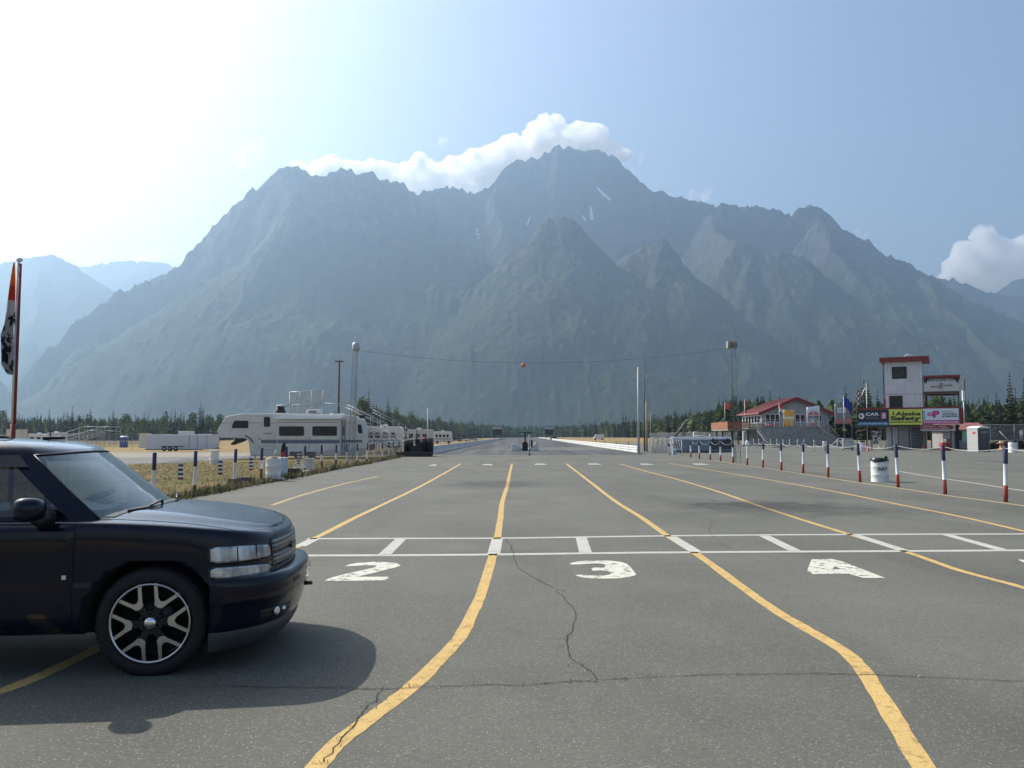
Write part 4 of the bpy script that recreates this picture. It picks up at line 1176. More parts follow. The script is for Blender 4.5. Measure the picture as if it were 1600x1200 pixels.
# cowl and wipers
cw = MB()
for i, (xa, xb) in enumerate(((-.31,-.19),)):
    cols_ = 16; vs_ = []
    for k in range(cols_+1):
        y = -.80 + 1.6*k/cols_; c_ = .17*(abs(y)/.8)**2.2
        for x, z in ((xa-.02-c_, 1.155),(xb-c_*.85, 1.178)):
            h, n, ii, t = BB.ray_cast(Vector((x, y, 2)), Vector((0,0,-1)))
            vs_.append((x, y, max(z - .03*(abs(y)/.8)**2, (h.z if h else 0) + .004)))
    cw.add(vs_, [(2*k, 2*k+1, 2*k+3, 2*k+2) for k in range(cols_)], 0, True)
cw.build('cowl', M_BLK, TR)
for y0, y1 in ((-.10,-.66),(.62,.08)):
    wp = MB()
    def on_screen(y, t):
        k = min(range(nC), key=lambda q: (abs(rings[0][q][1]-y) if rings[0][q][0] > -.43 else 9)); 
        p = cab_pt(t, k); return Vector((p.x + .03, y, p.z + .028))
    a = Vector((-.20 - .16*(abs(y0)/.8)**2.2, y0, 1.19)); m_ = on_screen((y0+y1)/2, .05); e = on_screen(y1, .045)
    wp.tube([a, a + Vector((0,0,.03)), m_ + Vector((0,0,.012))], [.012,.010,.007], 6)
    wp.tube([on_screen(y0*.85+y1*.15, .04), m_, e], [.008,.010,.007], 6)
    wp.build('wiper', M_BLK, TR)
# mirrors
for s in (-1, 1):
    mi_ = MB()
    c = (-.80, s*1.13, 1.235)
    vs_ = []; ringz = []
    prof = [(-.075,.72),(-.06,.93),(-.01,1.0),(.05,.94),(.085,.72),(.10,.4)]
    nn = 20
    for dx, sc in prof:
        for k in range(nn):
            a = 2*math.pi*k/nn; ca, sa = math.cos(a), math.sin(a)
            sq = (abs(ca)**3.2 + abs(sa)**3.2) ** (-1/3.2)
            vs_.append((c[0]+dx, c[1]+ca*sq*.108*sc, c[2]+sa*sq*.088*sc))
    fs_ = [(i*nn+k, i*nn+(k+1)%nn, (i+1)*nn+(k+1)%nn, (i+1)*nn+k) for i in range(len(prof)-1) for k in range(nn)] + [tuple(reversed(range(nn))), tuple(range((len(prof)-1)*nn, len(prof)*nn))]
    mi_.add(vs_, fs_, 0, True)
    mo = mi_.build('mirror', M_NAVY, TR, clean=True)
    ar = MB(); ar.prism([(-.02,-.10),(.13,-.12),(.17,-.02),(.12,.10),(-.02,.07)], (-.88, s*.99, 1.19), (1,0,0), (0,0,1), -s*-.14 if s < 0 else .14)
    arm = MB(); arm.tube([(-.76,s*.95,1.16),(-.78,s*1.04,1.17),(-.79,s*1.07,1.19)], [.085,.062,.045], 12); arm.build('mirror_arm', M_BLK, mo)
# interior: dashboard, wheel, seats, floor
it = MB(); it.span((-.90,-.80,.98),(-.42,.80,1.13)); it.build('dashboard', M_INT, TR, bevel=.04)
sw = MB()
ctr = Vector((-.95,.40,1.19)); ax_ = Vector((-.45,0,.9)).normalized(); u_ = Vector((0,1,0)); v_ = ax_.cross(u_)
sw.tube([ctr + (u_*math.cos(a)+v_*math.sin(a))*.19 for a in [2*math.pi*k/24 for k in range(25)]], .016, 8, cap=False)
for a in (0.2, math.pi-.2, -math.pi/2): sw.tube([ctr, ctr + (u_*math.cos(a)+v_*math.sin(a))*.18], .012, 6)
sw.ball(ctr, .05, 10, 6); sw.build('steering_wheel', M_BLK, TR)
for s in (-1, 1):
    se = MB(); se.span((-1.95,s*.18,.62),(-1.40,s*.70,.86)); se.box((-1.95,s*.44,1.10),(.16,.50,.62), M=Matrix.Rotation(R(-12),4,'Y')); se.box((-2.02,s*.44,1.46),(.10,.26,.17))
    se.build('seat', M_INT, TR, bevel=.03)
# ---- wheels
def make_wheel(x, s):
    w = bpy.data.objects.new('wheel', None); col.objects.link(w); w.parent = TR; w.location = (x, s*.985, .392); w.empty_display_size = .1
    if s > 0: w.rotation_euler = (0, 0, math.pi)
    # outer face towards local -y
    ty = MB(); prof = [(.285,.02),(.292,.002),(.315,-.012),(.35,-.012),(.372,.004),(.386,.022),(.392,.05),(.392,.23),(.386,.262),(.37,.275),(.31,.28),(.285,.26)]
    ty.lathe(prof, (0,0,0), 64, 'Y', 0, True, cap=False)
    for k in range(64):
        a = 2*math.pi*k/64
        for yy in (.05,.11,.17):
            M = Matrix.Rotation(-a, 4, 'Y') @ Matrix.Translation((.3915,yy,0)) @ Matrix.Rotation(.35 if yy != .11 else -.35, 4, 'X')
            pts = [M @ Vector(p) for p in ((0,-.024,-.013),(0,.024,-.013),(0,.024,.013),(0,-.024,.013),(.006,-.022,-.011),(.006,.022,-.011),(.006,.022,.011),(.006,-.022,.011))]
            ty.add(pts, [(4,5,6,7),(0,1,5,4),(1,2,6,5),(2,3,7,6),(3,0,4,7)])
    ty.build('tyre', M_RUB, w)
    rm = MB(); rm.lathe([(.286,.0),(.288,-.010),(.279,-.013),(.272,-.004)], (0,0,0), 64, 'Y', 0, True, cap=False)
    rm.lathe([(.272,-.004),(.262,.03),(.255,.20)], (0,0,0), 48, 'Y', 1, True, cap=False)
    rm.lathe([(.255,.15),(.06,.15)], (0,0,0), 48, 'Y', 2, True, cap=False)
    rm.lathe([(.16,.135),(.155,.11),(.02,.11)], (0,0,0), 40, 'Y', 1, True, cap=False)
    rm.build('rim', [M_ALU, M_GUN, M_WELL], w)
    sp = MB()
    for q in range(6):
        a0 = R(5 + 60*q)
        ux = Vector((math.cos(a0), 0, math.sin(a0))); vz = Vector((-math.sin(a0), 0, math.cos(a0)))
        # machined two-pronged face
        half_ = [(.122,0),(.132,.030),(.168,.046),(.268,.104),(.280,.082),(.185,.025),(.172,0)]
        poly = half_ + [(p[0], -p[1]) for p in reversed(half_[1:-1])]
        sp.prism([(p[0], p[1]) for p in poly], Vector((0,-.004,0)), ux, vz, (.020 if ux.cross(vz).y > 0 else -.020), 0)
        sp.prism([(.03,.022),(.03,-.022),(.135,-.030),(.135,.030)], Vector((0,.014,0)), ux, vz, (.03 if ux.cross(vz).y > 0 else -.03), 1)
        ln = R(35 + 60*q)
        sp.lathe([(.016,.03),(.016,.012),(.011,.008),(.002,.008)], (.075*math.cos(ln),0,.075*math.sin(ln)), 8, 'Y', 1)
    sp.build('spokes', [M_ALU, M_GUN], w)
    cp = MB(); cp.lathe([(.046,.02),(.044,-.006),(.034,-.014),(.014,-.018),(.0005,-.019)], (0,0,0), 28, 'Y', 0)
    cap_ = cp.build('hub_cap', M_CHROME, w)
    return w
for x in (0.0, -2.946):
    for s in (-1, 1):
        make_wheel(x, s)
for c in cuts: bpy.data.objects.remove(c)
# underbody so that no light leaks through
ub = MB(); ub.span((-3.6,-.55,.24),(.55,.55,.44)); ub.build('chassis', M_WELL, TR)
# ---------------------------------------------------------------- shared pieces for the race ground
M_WHITE = mat('white_enamel', (.72,.72,.70), .45, var=.06, dirt=.25)
M_OFFW = mat('off_white_panel', (.60,.60,.58), .45, var=.05, scale=2, dirt=.18)
M_PBLUE = mat('post_blue', (.019,.024,.085), .5, var=.2, scale=9, dirt=.2)
M_PRED = mat('post_red', (.34,.055,.04), .6, var=.25, scale=9, dirt=.35)
M_RUST = mat('rust', (.17,.065,.035), .85, var=.4, scale=12)
M_GALV = mat('galvanised_steel', (.42,.43,.44), .45, metal=.6, var=.15, scale=5)
M_STEELG = mat('grey_steel', (.22,.23,.24), .55, metal=.3, var=.2)
M_DARK = mat('dark_iron', (.022,.021,.021), .6, var=.4, scale=7)
M_WOOD = mat('weathered_wood', (.26,.21,.155), .85, var=.3, scale=5)
M_DWOOD = mat('dark_timber', (.10,.072,.052), .85, var=.35, scale=5)
M_CREAM = mat('cream_plastic', (.66,.62,.50), .5, var=.08, dirt=.25)
M_DGLASS = mat('dark_window', (.012,.014,.016), .06, var=.3, scale=1.5)
M_REDP = mat('red_paint', (.42,.045,.035), .5, var=.15)
M_DRED = mat('dark_red_trim', (.20,.025,.025), .55, var=.15)
M_ROOFR = mat('red_metal_roof', (.34,.13,.11), .5, var=.12, scale=3)
M_ORANGE = mat('orange_vinyl', (.75,.40,.09), .5, var=.06)
M_BLUEF = mat('blue_cloth', (.02,.04,.30), .8, var=.2)
M_REDF = mat('red_cloth', (.55,.05,.055), .8, var=.2)
M_BLKF = mat('black_cloth', (.018,.018,.02), .85, var=.3)
M_GREYF = mat('grey_cloth', (.42,.42,.43), .85, var=.15)
M_ORGF = mat('orange_cloth', (.70,.22,.04), .8, var=.15)
M_BAG = mat('black_bin_bag', (.012,.012,.013), .3, var=.3)
M_SAND = mat('sandbag_cloth', (.62,.61,.57), .85, var=.1, dirt=.3)
M_BLUEST = mat('blue_stripe', (.13,.16,.23), .5)
M_CONC = mat('painted_concrete', (.60,.59,.56), .8, var=.12, scale=.6, dirt=.35, dirt_c=(.25,.23,.20))
M_TARP = mat('grey_blue_tarp', (.19,.215,.25), .6, var=.15, scale=1.2)
def on(px, Y, dz=0.0):
    p = gx(px, Y); p.z += dz; return p
ORD = ['first','second','third','fourth','fifth','sixth','seventh','eighth','ninth','tenth','eleventh','twelfth','thirteenth','fourteenth','fifteenth','sixteenth','seventeenth','eighteenth']
def text_part(s, parent, O, w, h, m, name='lettering', bold=0.0, shear=0.0, U=(1,0,0), V=(0,0,1), ext=.004, stretch=True):
    """a line of writing fitted into w x h from the lower left corner O (parent space), standing in the plane U, V"""
    cu = bpy.data.curves.new('t', 'FONT'); cu.body = s; cu.offset = bold; cu.shear = shear; cu.extrude = 0.02; cu.resolution_u = 3
    ob = bpy.data.objects.new('t', cu); col.objects.link(ob)
    dg = bpy.context.evaluated_depsgraph_get()
    me = bpy.data.meshes.new_from_object(ob.evaluated_get(dg)); bpy.data.objects.remove(ob)
    co = np.empty(len(me.vertices)*3); me.vertices.foreach_get('co', co); co = co.reshape(-1,3)
    lo = co.min(0); hi = co.max(0)
    sx = w/(hi[0]-lo[0]); sy = h/(hi[1]-lo[1])
    if not stretch: sx = sy = min(sx, sy)
    U, V, O = Vector(U), Vector(V), Vector(O); Nn = U.cross(V)
    for v, c in zip(me.vertices, co):
        v.co = O + U*float((c[0]-lo[0])*sx) + V*float((c[1]-lo[1])*sy) + Nn*float(c[2]/.02*ext)
    me.materials.clear(); me.materials.append(m)
    for p in me.polygons: p.material_index = 0
    o = bpy.data.objects.new(name, me); col.objects.link(o); o.parent = parent
    return o
def scrawl_part(parent, x, z, w, h, m, y, name='lettering', words=3, seed=0):
    """writing too small to read: strokes grouped into words"""
    r = random.Random(seed + int(abs(x)*100)); mb = MB(); t = x
    n = max(6, int(w/(h*.62))); gaps = set(r.sample(range(2, n-1), min(n-4, words-1))) if n > 5 and words > 1 else set()
    c = w/n
    for k in range(n):
        if k in gaps: continue
        x0 = x + c*k; v = r.random()
        mb.span((x0, y-.003, z), (x0+c*.26, y, z+h))
        if v < .75: mb.span((x0+c*.26, y-.003, z+(h*.8 if v < .4 else h*.42)), (x0+c*.72, y, z+(h if v < .4 else h*.60)))
        if v > .3: mb.span((x0+c*.26, y-.003, z), (x0+c*.70, y, z+h*.17))
    return mb.build(name, m, parent)
# ---- striped marker posts
def post_mesh(h, fr, seed, rust=False):
    r = random.Random(seed); mb = MB(); rad = .055
    z1, z2 = h*fr[0], h*fr[1]
    prof = [(rad*1.02,-.05),(rad*1.02,z1),(rad,z1+.002),(rad,z2),(rad*1.01,z2+.002),(rad*1.01,h-.01),(rad*.9,h)]
    mb.lathe(prof, (0,0,0), 14, 'Z', mis=[0,0,1,1,2,2])
    me = mb.build('p', [M_RUST if rust else M_PRED, M_WHITE, M_PBLUE]); d = me.data; bpy.data.objects.remove(me)
    return d
LP = [(243,24.5),(305,26.3),(370,30.2),(410,33.3),(448,36.9),(479,40.5),(504,43.9),(525,47.3),(544,50.8),(559,53.9),(573.5,57.3),(586.5,60.7),(598,64.4),(607,67.4),(616,70.7),(625,74.3)]
pl_l = post_mesh(1.30, (.17,.62), 1, True); pl_l2 = post_mesh(1.30, (.36,.62), 2, True)
left_posts = []
for i, (px, Y) in enumerate(LP):
    o = bpy.data.objects.new('marker_post', pl_l2 if i in (3,6,7) else pl_l); col.objects.link(o)
    o.location = (-10.0 + .04*math.sin(i*2.1), 13000/(800-px), 0); o.rotation_euler = (R(random.uniform(-2,2)), R(random.uniform(-2.2,2.2)), i)
    left_posts.append(o)
    tag(o, '%s blue, white and rusty red post of the left fence counted from the dark truck' % ORD[i], 'post', 'striped posts of the left fence')
def sag(a, b, s, n=10):
    return [a.lerp(b, k/n) - Vector((0,0,4*s*(k/n)*(1-k/n))) for k in range(n+1)]
# ---- chain-link along the left posts
fl = empty('chain_link_fence', (-10.02, 20, 0), 0, 'sagging chain-link mesh strung between the striped posts of the left fence', 'fence')
wm = MB(); d_ = .075; Ya, Yb, H = -3.5, 57.0, 1.02
k = Ya - H
def wire(mb, a, b, w=.0022):
    a, b = Vector(a), Vector(b); n = Vector((1,0,0)); t = (b-a).normalized().cross(n)*w
    mb.add([a+t, b+t, b-t, a-t], [(0,1,2,3)]); mb.add([a+n*w, b+n*w, b-n*w, a-n*w], [(0,1,2,3)])
def dip(y): return -.06*abs(math.sin((y+1.1)*math.pi/3.4)) - .05*math.sin(y*.9)
while k < Yb:
    for s in (1, -1):
        y0, y1 = (k, k+H) if s > 0 else (k+H, k)
        za, zb = 0.04, H
        if k < Ya or k + H > Yb: continue
        wire(wm, (0, y0, za), (.0, y1, zb + dip(y1)))
    k += d_
wm.build('wire_mesh', M_STEELG, fl)
tw = MB()
for za in (1.03, .62, .06):
    tw.tube([(0, Ya + (Yb-Ya)*j/120, za + dip(Ya + (Yb-Ya)*j/120)*(1 if za > .5 else .2)) for j in range(121)], .004, 4, cap=False)
tw.build('strand_wire', M_STEELG, fl)
# ---- striped strips hung on that fence
for i, (px, lab) in enumerate(((282,'nearest the truck'),(344,'between the second and third posts'),(392,'left of the pair of white drums'),(466,'before the cream plastic barrier'))):
    Y = 13000/(800-px); mb = MB()
    zt, zb = (.98,.46) if i < 3 else (.95,.48)
    n = 8
    for j in range(n):
        za, zc = zb + (zt-zb)*j/n, zb + (zt-zb)*(j+1)/n
        mb.span((-.075,-.006+.004*math.sin(j),za),(.075,.006+.004*math.sin(j),zc), 0 if j == 0 else (1 if j % 2 else 2))
    o = mb.build('hanging_strip', [M_DRED, M_WHITE, M_PBLUE]); o.location = (-9.95, Y, 0)
    tag(o, 'striped strip hanging on the left fence ' + lab, 'sign strip', 'striped strips on the left fence')
# ---- drums
def drum(loc, label, bag=None, h=.88, r=.29, m=None, letters=None, group='white steel drums used as bins', blue=False):
    t = empty('drum', loc, 0, label, 'drum', group)
    mb = MB(); prof = [(r,0.0),(r+.008,.01),(r,.03),(r,.28*h),(r+.012,.31*h),(r,.34*h),(r,.63*h),(r+.012,.66*h),(r,.69*h),(r,h-.03),(r+.009,h-.01),(r-.006,h),(r-.02,h-.02),(r-.02,h-.25)]
    mb.lathe(prof, (0,0,0), 32, 'Z'); mb.build('shell', m or M_WHITE, t)
    if bag:
        rb = random.Random(int(loc[0]*10)); b = MB(); n = 28; vs = []
        for lv in range(4):
            for k in range(n):
                a = 2*math.pi*k/n
                rr = [r-.03, r-.005, r+.014, r+.013][lv] * (1 + .012*rb.uniform(-1,1)); zz = [h-.10, h+.02, h+.012, h-.07-.07*abs(math.sin(a*1.5+loc[0]))][lv] + rb.uniform(-.012,.012)
                vs.append((rr*math.cos(a), rr*math.sin(a), zz))
        b.add(vs, [(i*n+k, i*n+(k+1)%n, (i+1)*n+(k+1)%n, (i+1)*n+k) for i in range(3) for k in range(n)] + [tuple(range(n))], 0, True)
        if bag == 'tied': b.ball((r*.75, -.02, h+.05), (.07,.05,.06), 10, 6); b.ball((-.1, 0, h+.0), (.12,.12,.03), 10, 6)
        b.build('bin_liner', M_BAG, t)
    if letters:
        # the letters follow the drum's side
        tp = text_part(letters, t, (-.20, -r-.002, .44), .36, .16, M_BLKF, bold=.01)
        for v in tp.data.vertices:
            a = v.co.x / r; rr = -v.co.y; v.co.x = rr*math.sin(a); v.co.y = -rr*math.cos(a)
    return t
t = drum(on(428.5, 33.0), 'white drum with yellow and dark rubbish and a stick poking out, beside the left fence', None)
mb = MB(); mb.ball((0,0,.84),(.24,.24,.10),12,6); mb.build('rubbish', M_BLKF, t)
mb = MB(); mb.tube([(0,-.05,.8),(.03,-.05,1.05),(.13,-.05,1.22)], [.012,.012,.022], 6); mb.build('stick', M_WHITE, t)
mb = MB(); mb.ball((-.08,-.08,.89),(.12,.1,.05),8,5); mb.build('paper', mat('yellow_paper',(.60,.45,.18),.8), t)
drum(on(440.5, 34.6), 'bluish white plastic drum half hidden behind the drum with the stick', None, r=.27, m=mat('pale_blue_plastic', (.50,.55,.62), .45, dirt=.2))
drum(on(336.5, 55.0), 'whitish drum standing alone by the paddock road behind the left fence', None, h=.92)
# ---- sandbags, blocks, plastic barriers
def sandbag(loc, rz, label, L=.48):
    mb = MB(); n = 18; vs = []; m_ = 8
    for i in range(m_+1):
        u = i/m_; x = (u-.5)*L; s_ = math.sin(math.pi*min(.97,max(.03,u)))**.45
        for k in range(n):
            a = 2*math.pi*k/n
            vs.append((x + .01*math.sin(3*a+i), .13*s_*math.cos(a)*(1+.08*math.sin(5*u+a)), .085 + .085*s_*math.sin(a)*(1+.10*math.sin(4*u+2*a))))
    mb.add(vs, [(i*n+k, i*n+(k+1)%n, (i+1)*n+(k+1)%n, (i+1)*n+k) for i in range(m_) for k in range(n)] + [tuple(reversed(range(n))), tuple(range(m_*n,(m_+1)*n))], 0, True)
    o = mb.build('sandbag', M_SAND); o.location = loc; o.rotation_euler = (0,0,rz)
    return tag(o, label, 'sandbag', 'white sandbags on the tarmac edge')
sandbag(on(437, 32.8, .0), R(10), 'white sandbag lying in front of the pair of white drums')
sandbag(on(481, 39.6, .0), R(-8), 'white sandbag lying before the cream plastic barrier', .42)
def block(px, Y, d, m, label, rz=0):
    mb = MB(); mb.box((0,0,d[2]/2), d); mb.box((0,0,d[2]*.5),(d[0]*.98,d[1]*1.01,d[2]*.12), mi=0)
    o = mb.build('timber_block', m, bevel=.012); o.location = on(px, Y); o.rotation_euler = (0,0,rz)
    return tag(o, label, 'block', 'blocks by the left fence')
block(367, 30.6, (.34,.4,.22), M_DWOOD, 'brown timber block at the foot of the third left post', R(8))
block(383, 31.2, (.52,.4,.24), mat('old_concrete', (.10,.095,.085), .9, var=.3), 'dark grey concrete block beside the brown timber block', R(-5))
block(457, 37.2, (.70,.4,.34), M_DWOOD, 'larger brown timber block left of the cream plastic barrier', R(4))
def plastic_barrier(px0, px1, Y, h, label, step):
    a, b = on(px0, Y), on(px1, Y); L = (b-a).length
    mb = MB(); mb.prism([(-.28,0),(.28,0),(.24,.12),(.12,h*.55),(.09,h),(-.09,h),(-.12,h*.55),(-.24,.12)], (0,0,0), (0,1,0), (0,0,1), L)
    for x in (.2, L-.3): mb.span((x,-.30,.04),(x+.12,.30,.10))
    o = mb.build('plastic_barrier', M_CREAM, bevel=.03); o.location = a
    return tag(o, label, 'barrier', 'cream plastic barriers behind the left fence')
plastic_barrier(461, 476, 42.5, .42, 'low cream plastic barrier section, left and lower of two', 0)
plastic_barrier(475, 492, 42.0, .66, 'taller cream plastic barrier section right of the low one', 0)
# ---- small flag on a left post
def cloth(name, pts_top, pts_bot, mats, parent=None, rows=8, wob=.03, band=None, seed=0):
    """hanging cloth between an upper and a lower edge"""
    r = random.Random(seed); mb = MB(); n = len(pts_top); vs = []
    for i in range(rows+1):
        u = i/rows
        for k in range(n):
            p = Vector(pts_top[k]).lerp(Vector(pts_bot[k]), u)
            p.y += wob*math.sin(k*1.9 + u*2.5 + seed) * (.4+u); p.x += wob*.3*math.sin(u*5+k)
            vs.append(p)
    for i in range(rows):
        for k in range(n-1):
            mb.add([], []); mb.f.append((i*n+k, i*n+k+1, (i+1)*n+k+1, (i+1)*n+k)); mb.m.append(band(i/rows, k/(n-1)) if band else 0); mb.sm.append(True)
    mb.v = [tuple(v) for v in vs]
    o = mb.build(name, mats, parent)
    so_ = o.modifiers.new('thick','SOLIDIFY'); so_.thickness = .006
    return o
sf = empty('small_flag', on(446, 36.4), 0, 'limp black and red flag tied to the fifth left post', 'flag')
mb = MB(); mb.tube([(0,0,.6),(0.02,0,1.62)], .008, 6); mb.build('stick', M_DARK, sf)
cloth('cloth', [(.02,0,1.60),(-.05,.02,1.5),(-.14,.0,1.36)], [(.03,0,.98),(-.05,.03,.82),(-.16,.0,.86)], [M_BLKF, M_REDF], sf, 8, .03, lambda u, v: 1 if u > .62 else 0)
# ---- tall feather flag on a two-tone pole behind the truck
ff = empty('flag_pole', (-10.0, 16.7, 0), 0, 'tall white and red pole with a limp black, grey and orange banner behind the truck', 'flag pole')
mb = MB(); mb.tube([(0,0,0),(0,0,2.0)], .05, 12, 1); mb.tube([(-.022,0,2.0),(-.022,0,5.3)], .028, 10, 0); mb.tube([(.025,0,2.0),(.025,0,5.25)], .026, 10, 1)
mb.ball((0,0,5.33),(.06,.06,.05),12,8,0); mb.build('pole', [M_WHITE, M_DRED], ff)
def flag_shape(px, py): 
    p = at(px, py, 16.7); return (p.x + 10.0, p.y - 16.7, p.z)
Lx = [(25,413),(20,440),(15,470),(11,495),(7,515),(3,530),(5,545),(7,572),(14,580),(19,585)]
Rx = [(28,412),(30,440),(30.5,470),(31,495),(31,504),(27,512),(26,545),(25,562),(23,575),(22,586)]
mb = MB(); n = 9; vs = []
for i, (l, r_) in enumerate(zip(Lx, Rx)):
    a, b = Vector(flag_shape(*l)), Vector(flag_shape(*r_))
    for k in range(n):
        p = a.lerp(b, k/(n-1)); p.y += -.10 + .07*math.sin(k*1.3 + i*.35) * (.2 + .8*min(1, i/3)); vs.append(p)
mb.v = [tuple(v) for v in vs]
ORGM = {0:(4,4,4,4,4,3,4,4),1:(3,3,3,4,4,3,5,5),2:(5,5,3,1,4,5,5,5),3:(5,5,1,1,4,0,5,0),4:(1,1,1,0,1,1,0,1),5:(0,1,0,0,0,1,1,0),6:(0,0,1,1,1,0,0,0),7:(0,0,0,1,1,1,1,0),8:(0,0,1,0,0,0,1,0)}
def fill_flag():
    m, nt, b, out = nodes_of('printed_banner')
    tc = N(nt, 'ShaderNodeTexCoord'); sp = N(nt, 'ShaderNodeSeparateXYZ'); nt.links.new(tc.outputs['Object'], sp.inputs[0])
    # torn-paint style print: grey curls on black below, orange and red above
    wv = N(nt, 'ShaderNodeTexNoise'); wv.inputs['Scale'].default_value = 2.6; wv.inputs['Detail'].default_value = 2; wv.inputs['Distortion'].default_value = 1.8; nt.links.new(tc.outputs['Object'], wv.inputs['Vector'])
    curl = N(nt, 'ShaderNodeMapRange'); curl.inputs[1].default_value = .45; curl.inputs[2].default_value = .48; nt.links.new(wv.outputs['Fac'], curl.inputs[0])
    low = mix_col(nt, curl.outputs[0], (.014,.014,.016), (.40,.40,.41))
    up = ramp(nt, [(0.0,(.50,.50,.51)), (.28,(.52,.52,.53)), (.30,(.55,.06,.03)), (.52,(.55,.06,.03)), (.60,(.75,.24,.03)), (.92,(.66,.22,.05)), (1.0,(.25,.08,.05))])
    mz = N(nt, 'ShaderNodeMapRange'); mz.inputs[1].default_value = 4.15; mz.inputs[2].default_value = 5.3; nt.links.new(sp.outputs['Z'], mz.inputs[0]); nt.links.new(mz.outputs[0], up.inputs[0])
    mm = N(nt, 'ShaderNodeMapRange'); mm.inputs[1].default_value = 4.18; mm.inputs[2].default_value = 4.24
    ad = N(nt, 'ShaderNodeMath', operation='MULTIPLY_ADD'); nt.links.new(wv.outputs['Fac'], ad.inputs[0]); ad.inputs[1].default_value = .5; nt.links.new(sp.outputs['Z'], ad.inputs[2])
    a2 = N(nt, 'ShaderNodeMath', operation='SUBTRACT'); nt.links.new(ad.outputs[0], a2.inputs[0]); a2.inputs[1].default_value = .25
    nt.links.new(a2.outputs[0], mm.inputs[0])
    c = mix_col(nt, mm.outputs[0], low, up.outputs[0])
    nt.links.new(c, b.inputs['Base Color']); b.inputs['Roughness'].default_value = .7
    tl = N(nt, 'ShaderNodeBsdfTranslucent'); nt.links.new(c, tl.inputs['Color']); mx = N(nt, 'ShaderNodeMixShader'); mx.inputs[0].default_value = .35
    nt.links.new(b.outputs[0], mx.inputs[1]); nt.links.new(tl.outputs[0], mx.inputs[2]); nt.links.new(mx.outputs[0], out.inputs['Surface'])
    return m
for i in range(len(Lx)-1):
    for k in range(n-1): mb.f.append((i*n+k, i*n+k+1, (i+1)*n+k+1, (i+1)*n+k)); mb.m.append(0); mb.sm.append(True)
fo = mb.build('banner', fill_flag(), ff); so_ = fo.modifiers.new('t','SOLIDIFY'); so_.thickness = .006

# ---------------------------------------------------------------- fifth-wheel camper
YC = 68.0
def lp(px, py, Y, o): p = at(px, py, Y); return Vector((p.x-o.x, p.y-o.y, p.z-o.z))
oc = on(475, YC)
CA = empty('camper_trailer', oc, 0, 'long off-white fifth-wheel camper trailer with slide-out and blue stripe on the left paddock', 'camper')
def c2(px, py): q = lp(px, py, YC, oc); return (q.x, q.z)
out_l = [(339,673),(353,650.5),(376,646.5),(440,646),(540,648),(556,650),(563,656),(567.5,672),(567,690),(563,712),(391,712.5),(388.5,692),(385.5,686),(378,684),(344,684)]
mb = MB(); mb.prism([c2(*p) for p in out_l][::-1], (0,2.45,0), (1,0,0), (0,0,1), 2.45)
body_c = mb.build('body', M_OFFW, CA, bevel=.05)
def strip(mb, px0, py0, px1, py1, dy0, dy1, o=oc, Y=YC, mi=0):
    a, b = lp(px0, py0, Y, o), lp(px1, py1, Y, o)
    mb.span((a.x, dy0, b.z), (b.x, dy1, a.z), mi)
mb = MB(); strip(mb, 436.5, 656.5, 534, 711, -.62, .1); so_c = mb.build('slide_out', M_OFFW, CA, bevel=.02)
mb = MB(); strip(mb, 433, 652.8, 536, 655.8, -.75, .05); mb.build('slide_out_awning', M_WHITE, CA, bevel=.015)
def rwin(name, poly, dy, m=M_DGLASS, parent=CA, fr=.03, o=oc, Y=YC):
    """window: frame ring with the pane set in it"""
    pts = [lp(px, py, Y, o) for px, py in poly]
    # round the corners
    P2 = []
    n = len(pts)
    for i in range(n):
        a, b, c = pts[i-1], pts[i], pts[(i+1) % n]
        d1 = (a-b); d2 = (c-b); r_ = min(.12, d1.length*.3, d2.length*.3)
        p1 = b + d1.normalized()*r_; p2 = b + d2.normalized()*r_
        for k in range(5):
            t = k/4; P2.append(p1*(1-t)**2 + b*2*t*(1-t) + p2*t*t)
    cx_ = sum((p.x for p in P2))/len(P2); cz_ = sum((p.z for p in P2))/len(P2)
    fo_ = MB(); fo_.prism([(p.x, p.z) for p in P2], (0, dy, 0), (1,0,0), (0,0,1), .03)
    f = fo_.build(name, M_BLK, parent, clean=True)
    pa = MB(); sc = 1 - fr/ max(.2, min(max(p.x for p in P2)-cx_, max(p.z for p in P2)-cz_))
    pa.prism([(cx_+(p.x-cx_)*sc, cz_+(p.z-cz_)*sc) for p in P2], (0, dy-.004, 0), (1,0,0), (0,0,1), .02)
    pa.build('pane', m, f, clean=True)
    return f
rwin('window', [(439.5,666.3),(478,666.3),(478,681),(439.5,681)], -.635)
rwin('window', [(491,666.2),(529,666.2),(529,680.8),(491,680.8)], -.635)
rwin('window', [(366,657.3),(388,657.3),(388,669),(361.5,669)], -.012)
rwin('window', [(412.5,651.3),(422,651.3),(422,666.8),(412.5,666.8)], -.012)
rwin('rear_window', [(558.5,663),(564.5,663),(566.5,677),(560,677)], -.012)
mb = MB()
strip(mb, 347, 660.3, 361, 661.1, -.006, .02); strip(mb, 389, 660.3, 411, 661.1, -.006, .02); strip(mb, 423, 660.3, 436, 661.1, -.006, .02); strip(mb, 535, 660.3, 557, 661.1, -.006, .02)
strip(mb, 437, 660.0, 533, 660.8, -.626, -.6); mb.build('trim_line', M_STEELG, CA)
mb = MB()
strip(mb, 408, 688, 436, 692.6, -.008, .02); strip(mb, 437, 688, 533, 692.8, -.628, -.6); strip(mb, 535, 687.3, 566, 691.5, -.008, .02)
mb.build('blue_stripe', M_BLUEST, CA)
mb = MB(); strip(mb, 408, 687.2, 436, 687.8, -.008, .02); strip(mb, 437, 687.0, 533, 687.7, -.628, -.6); mb.build('dark_pinstripe', M_BLK, CA)
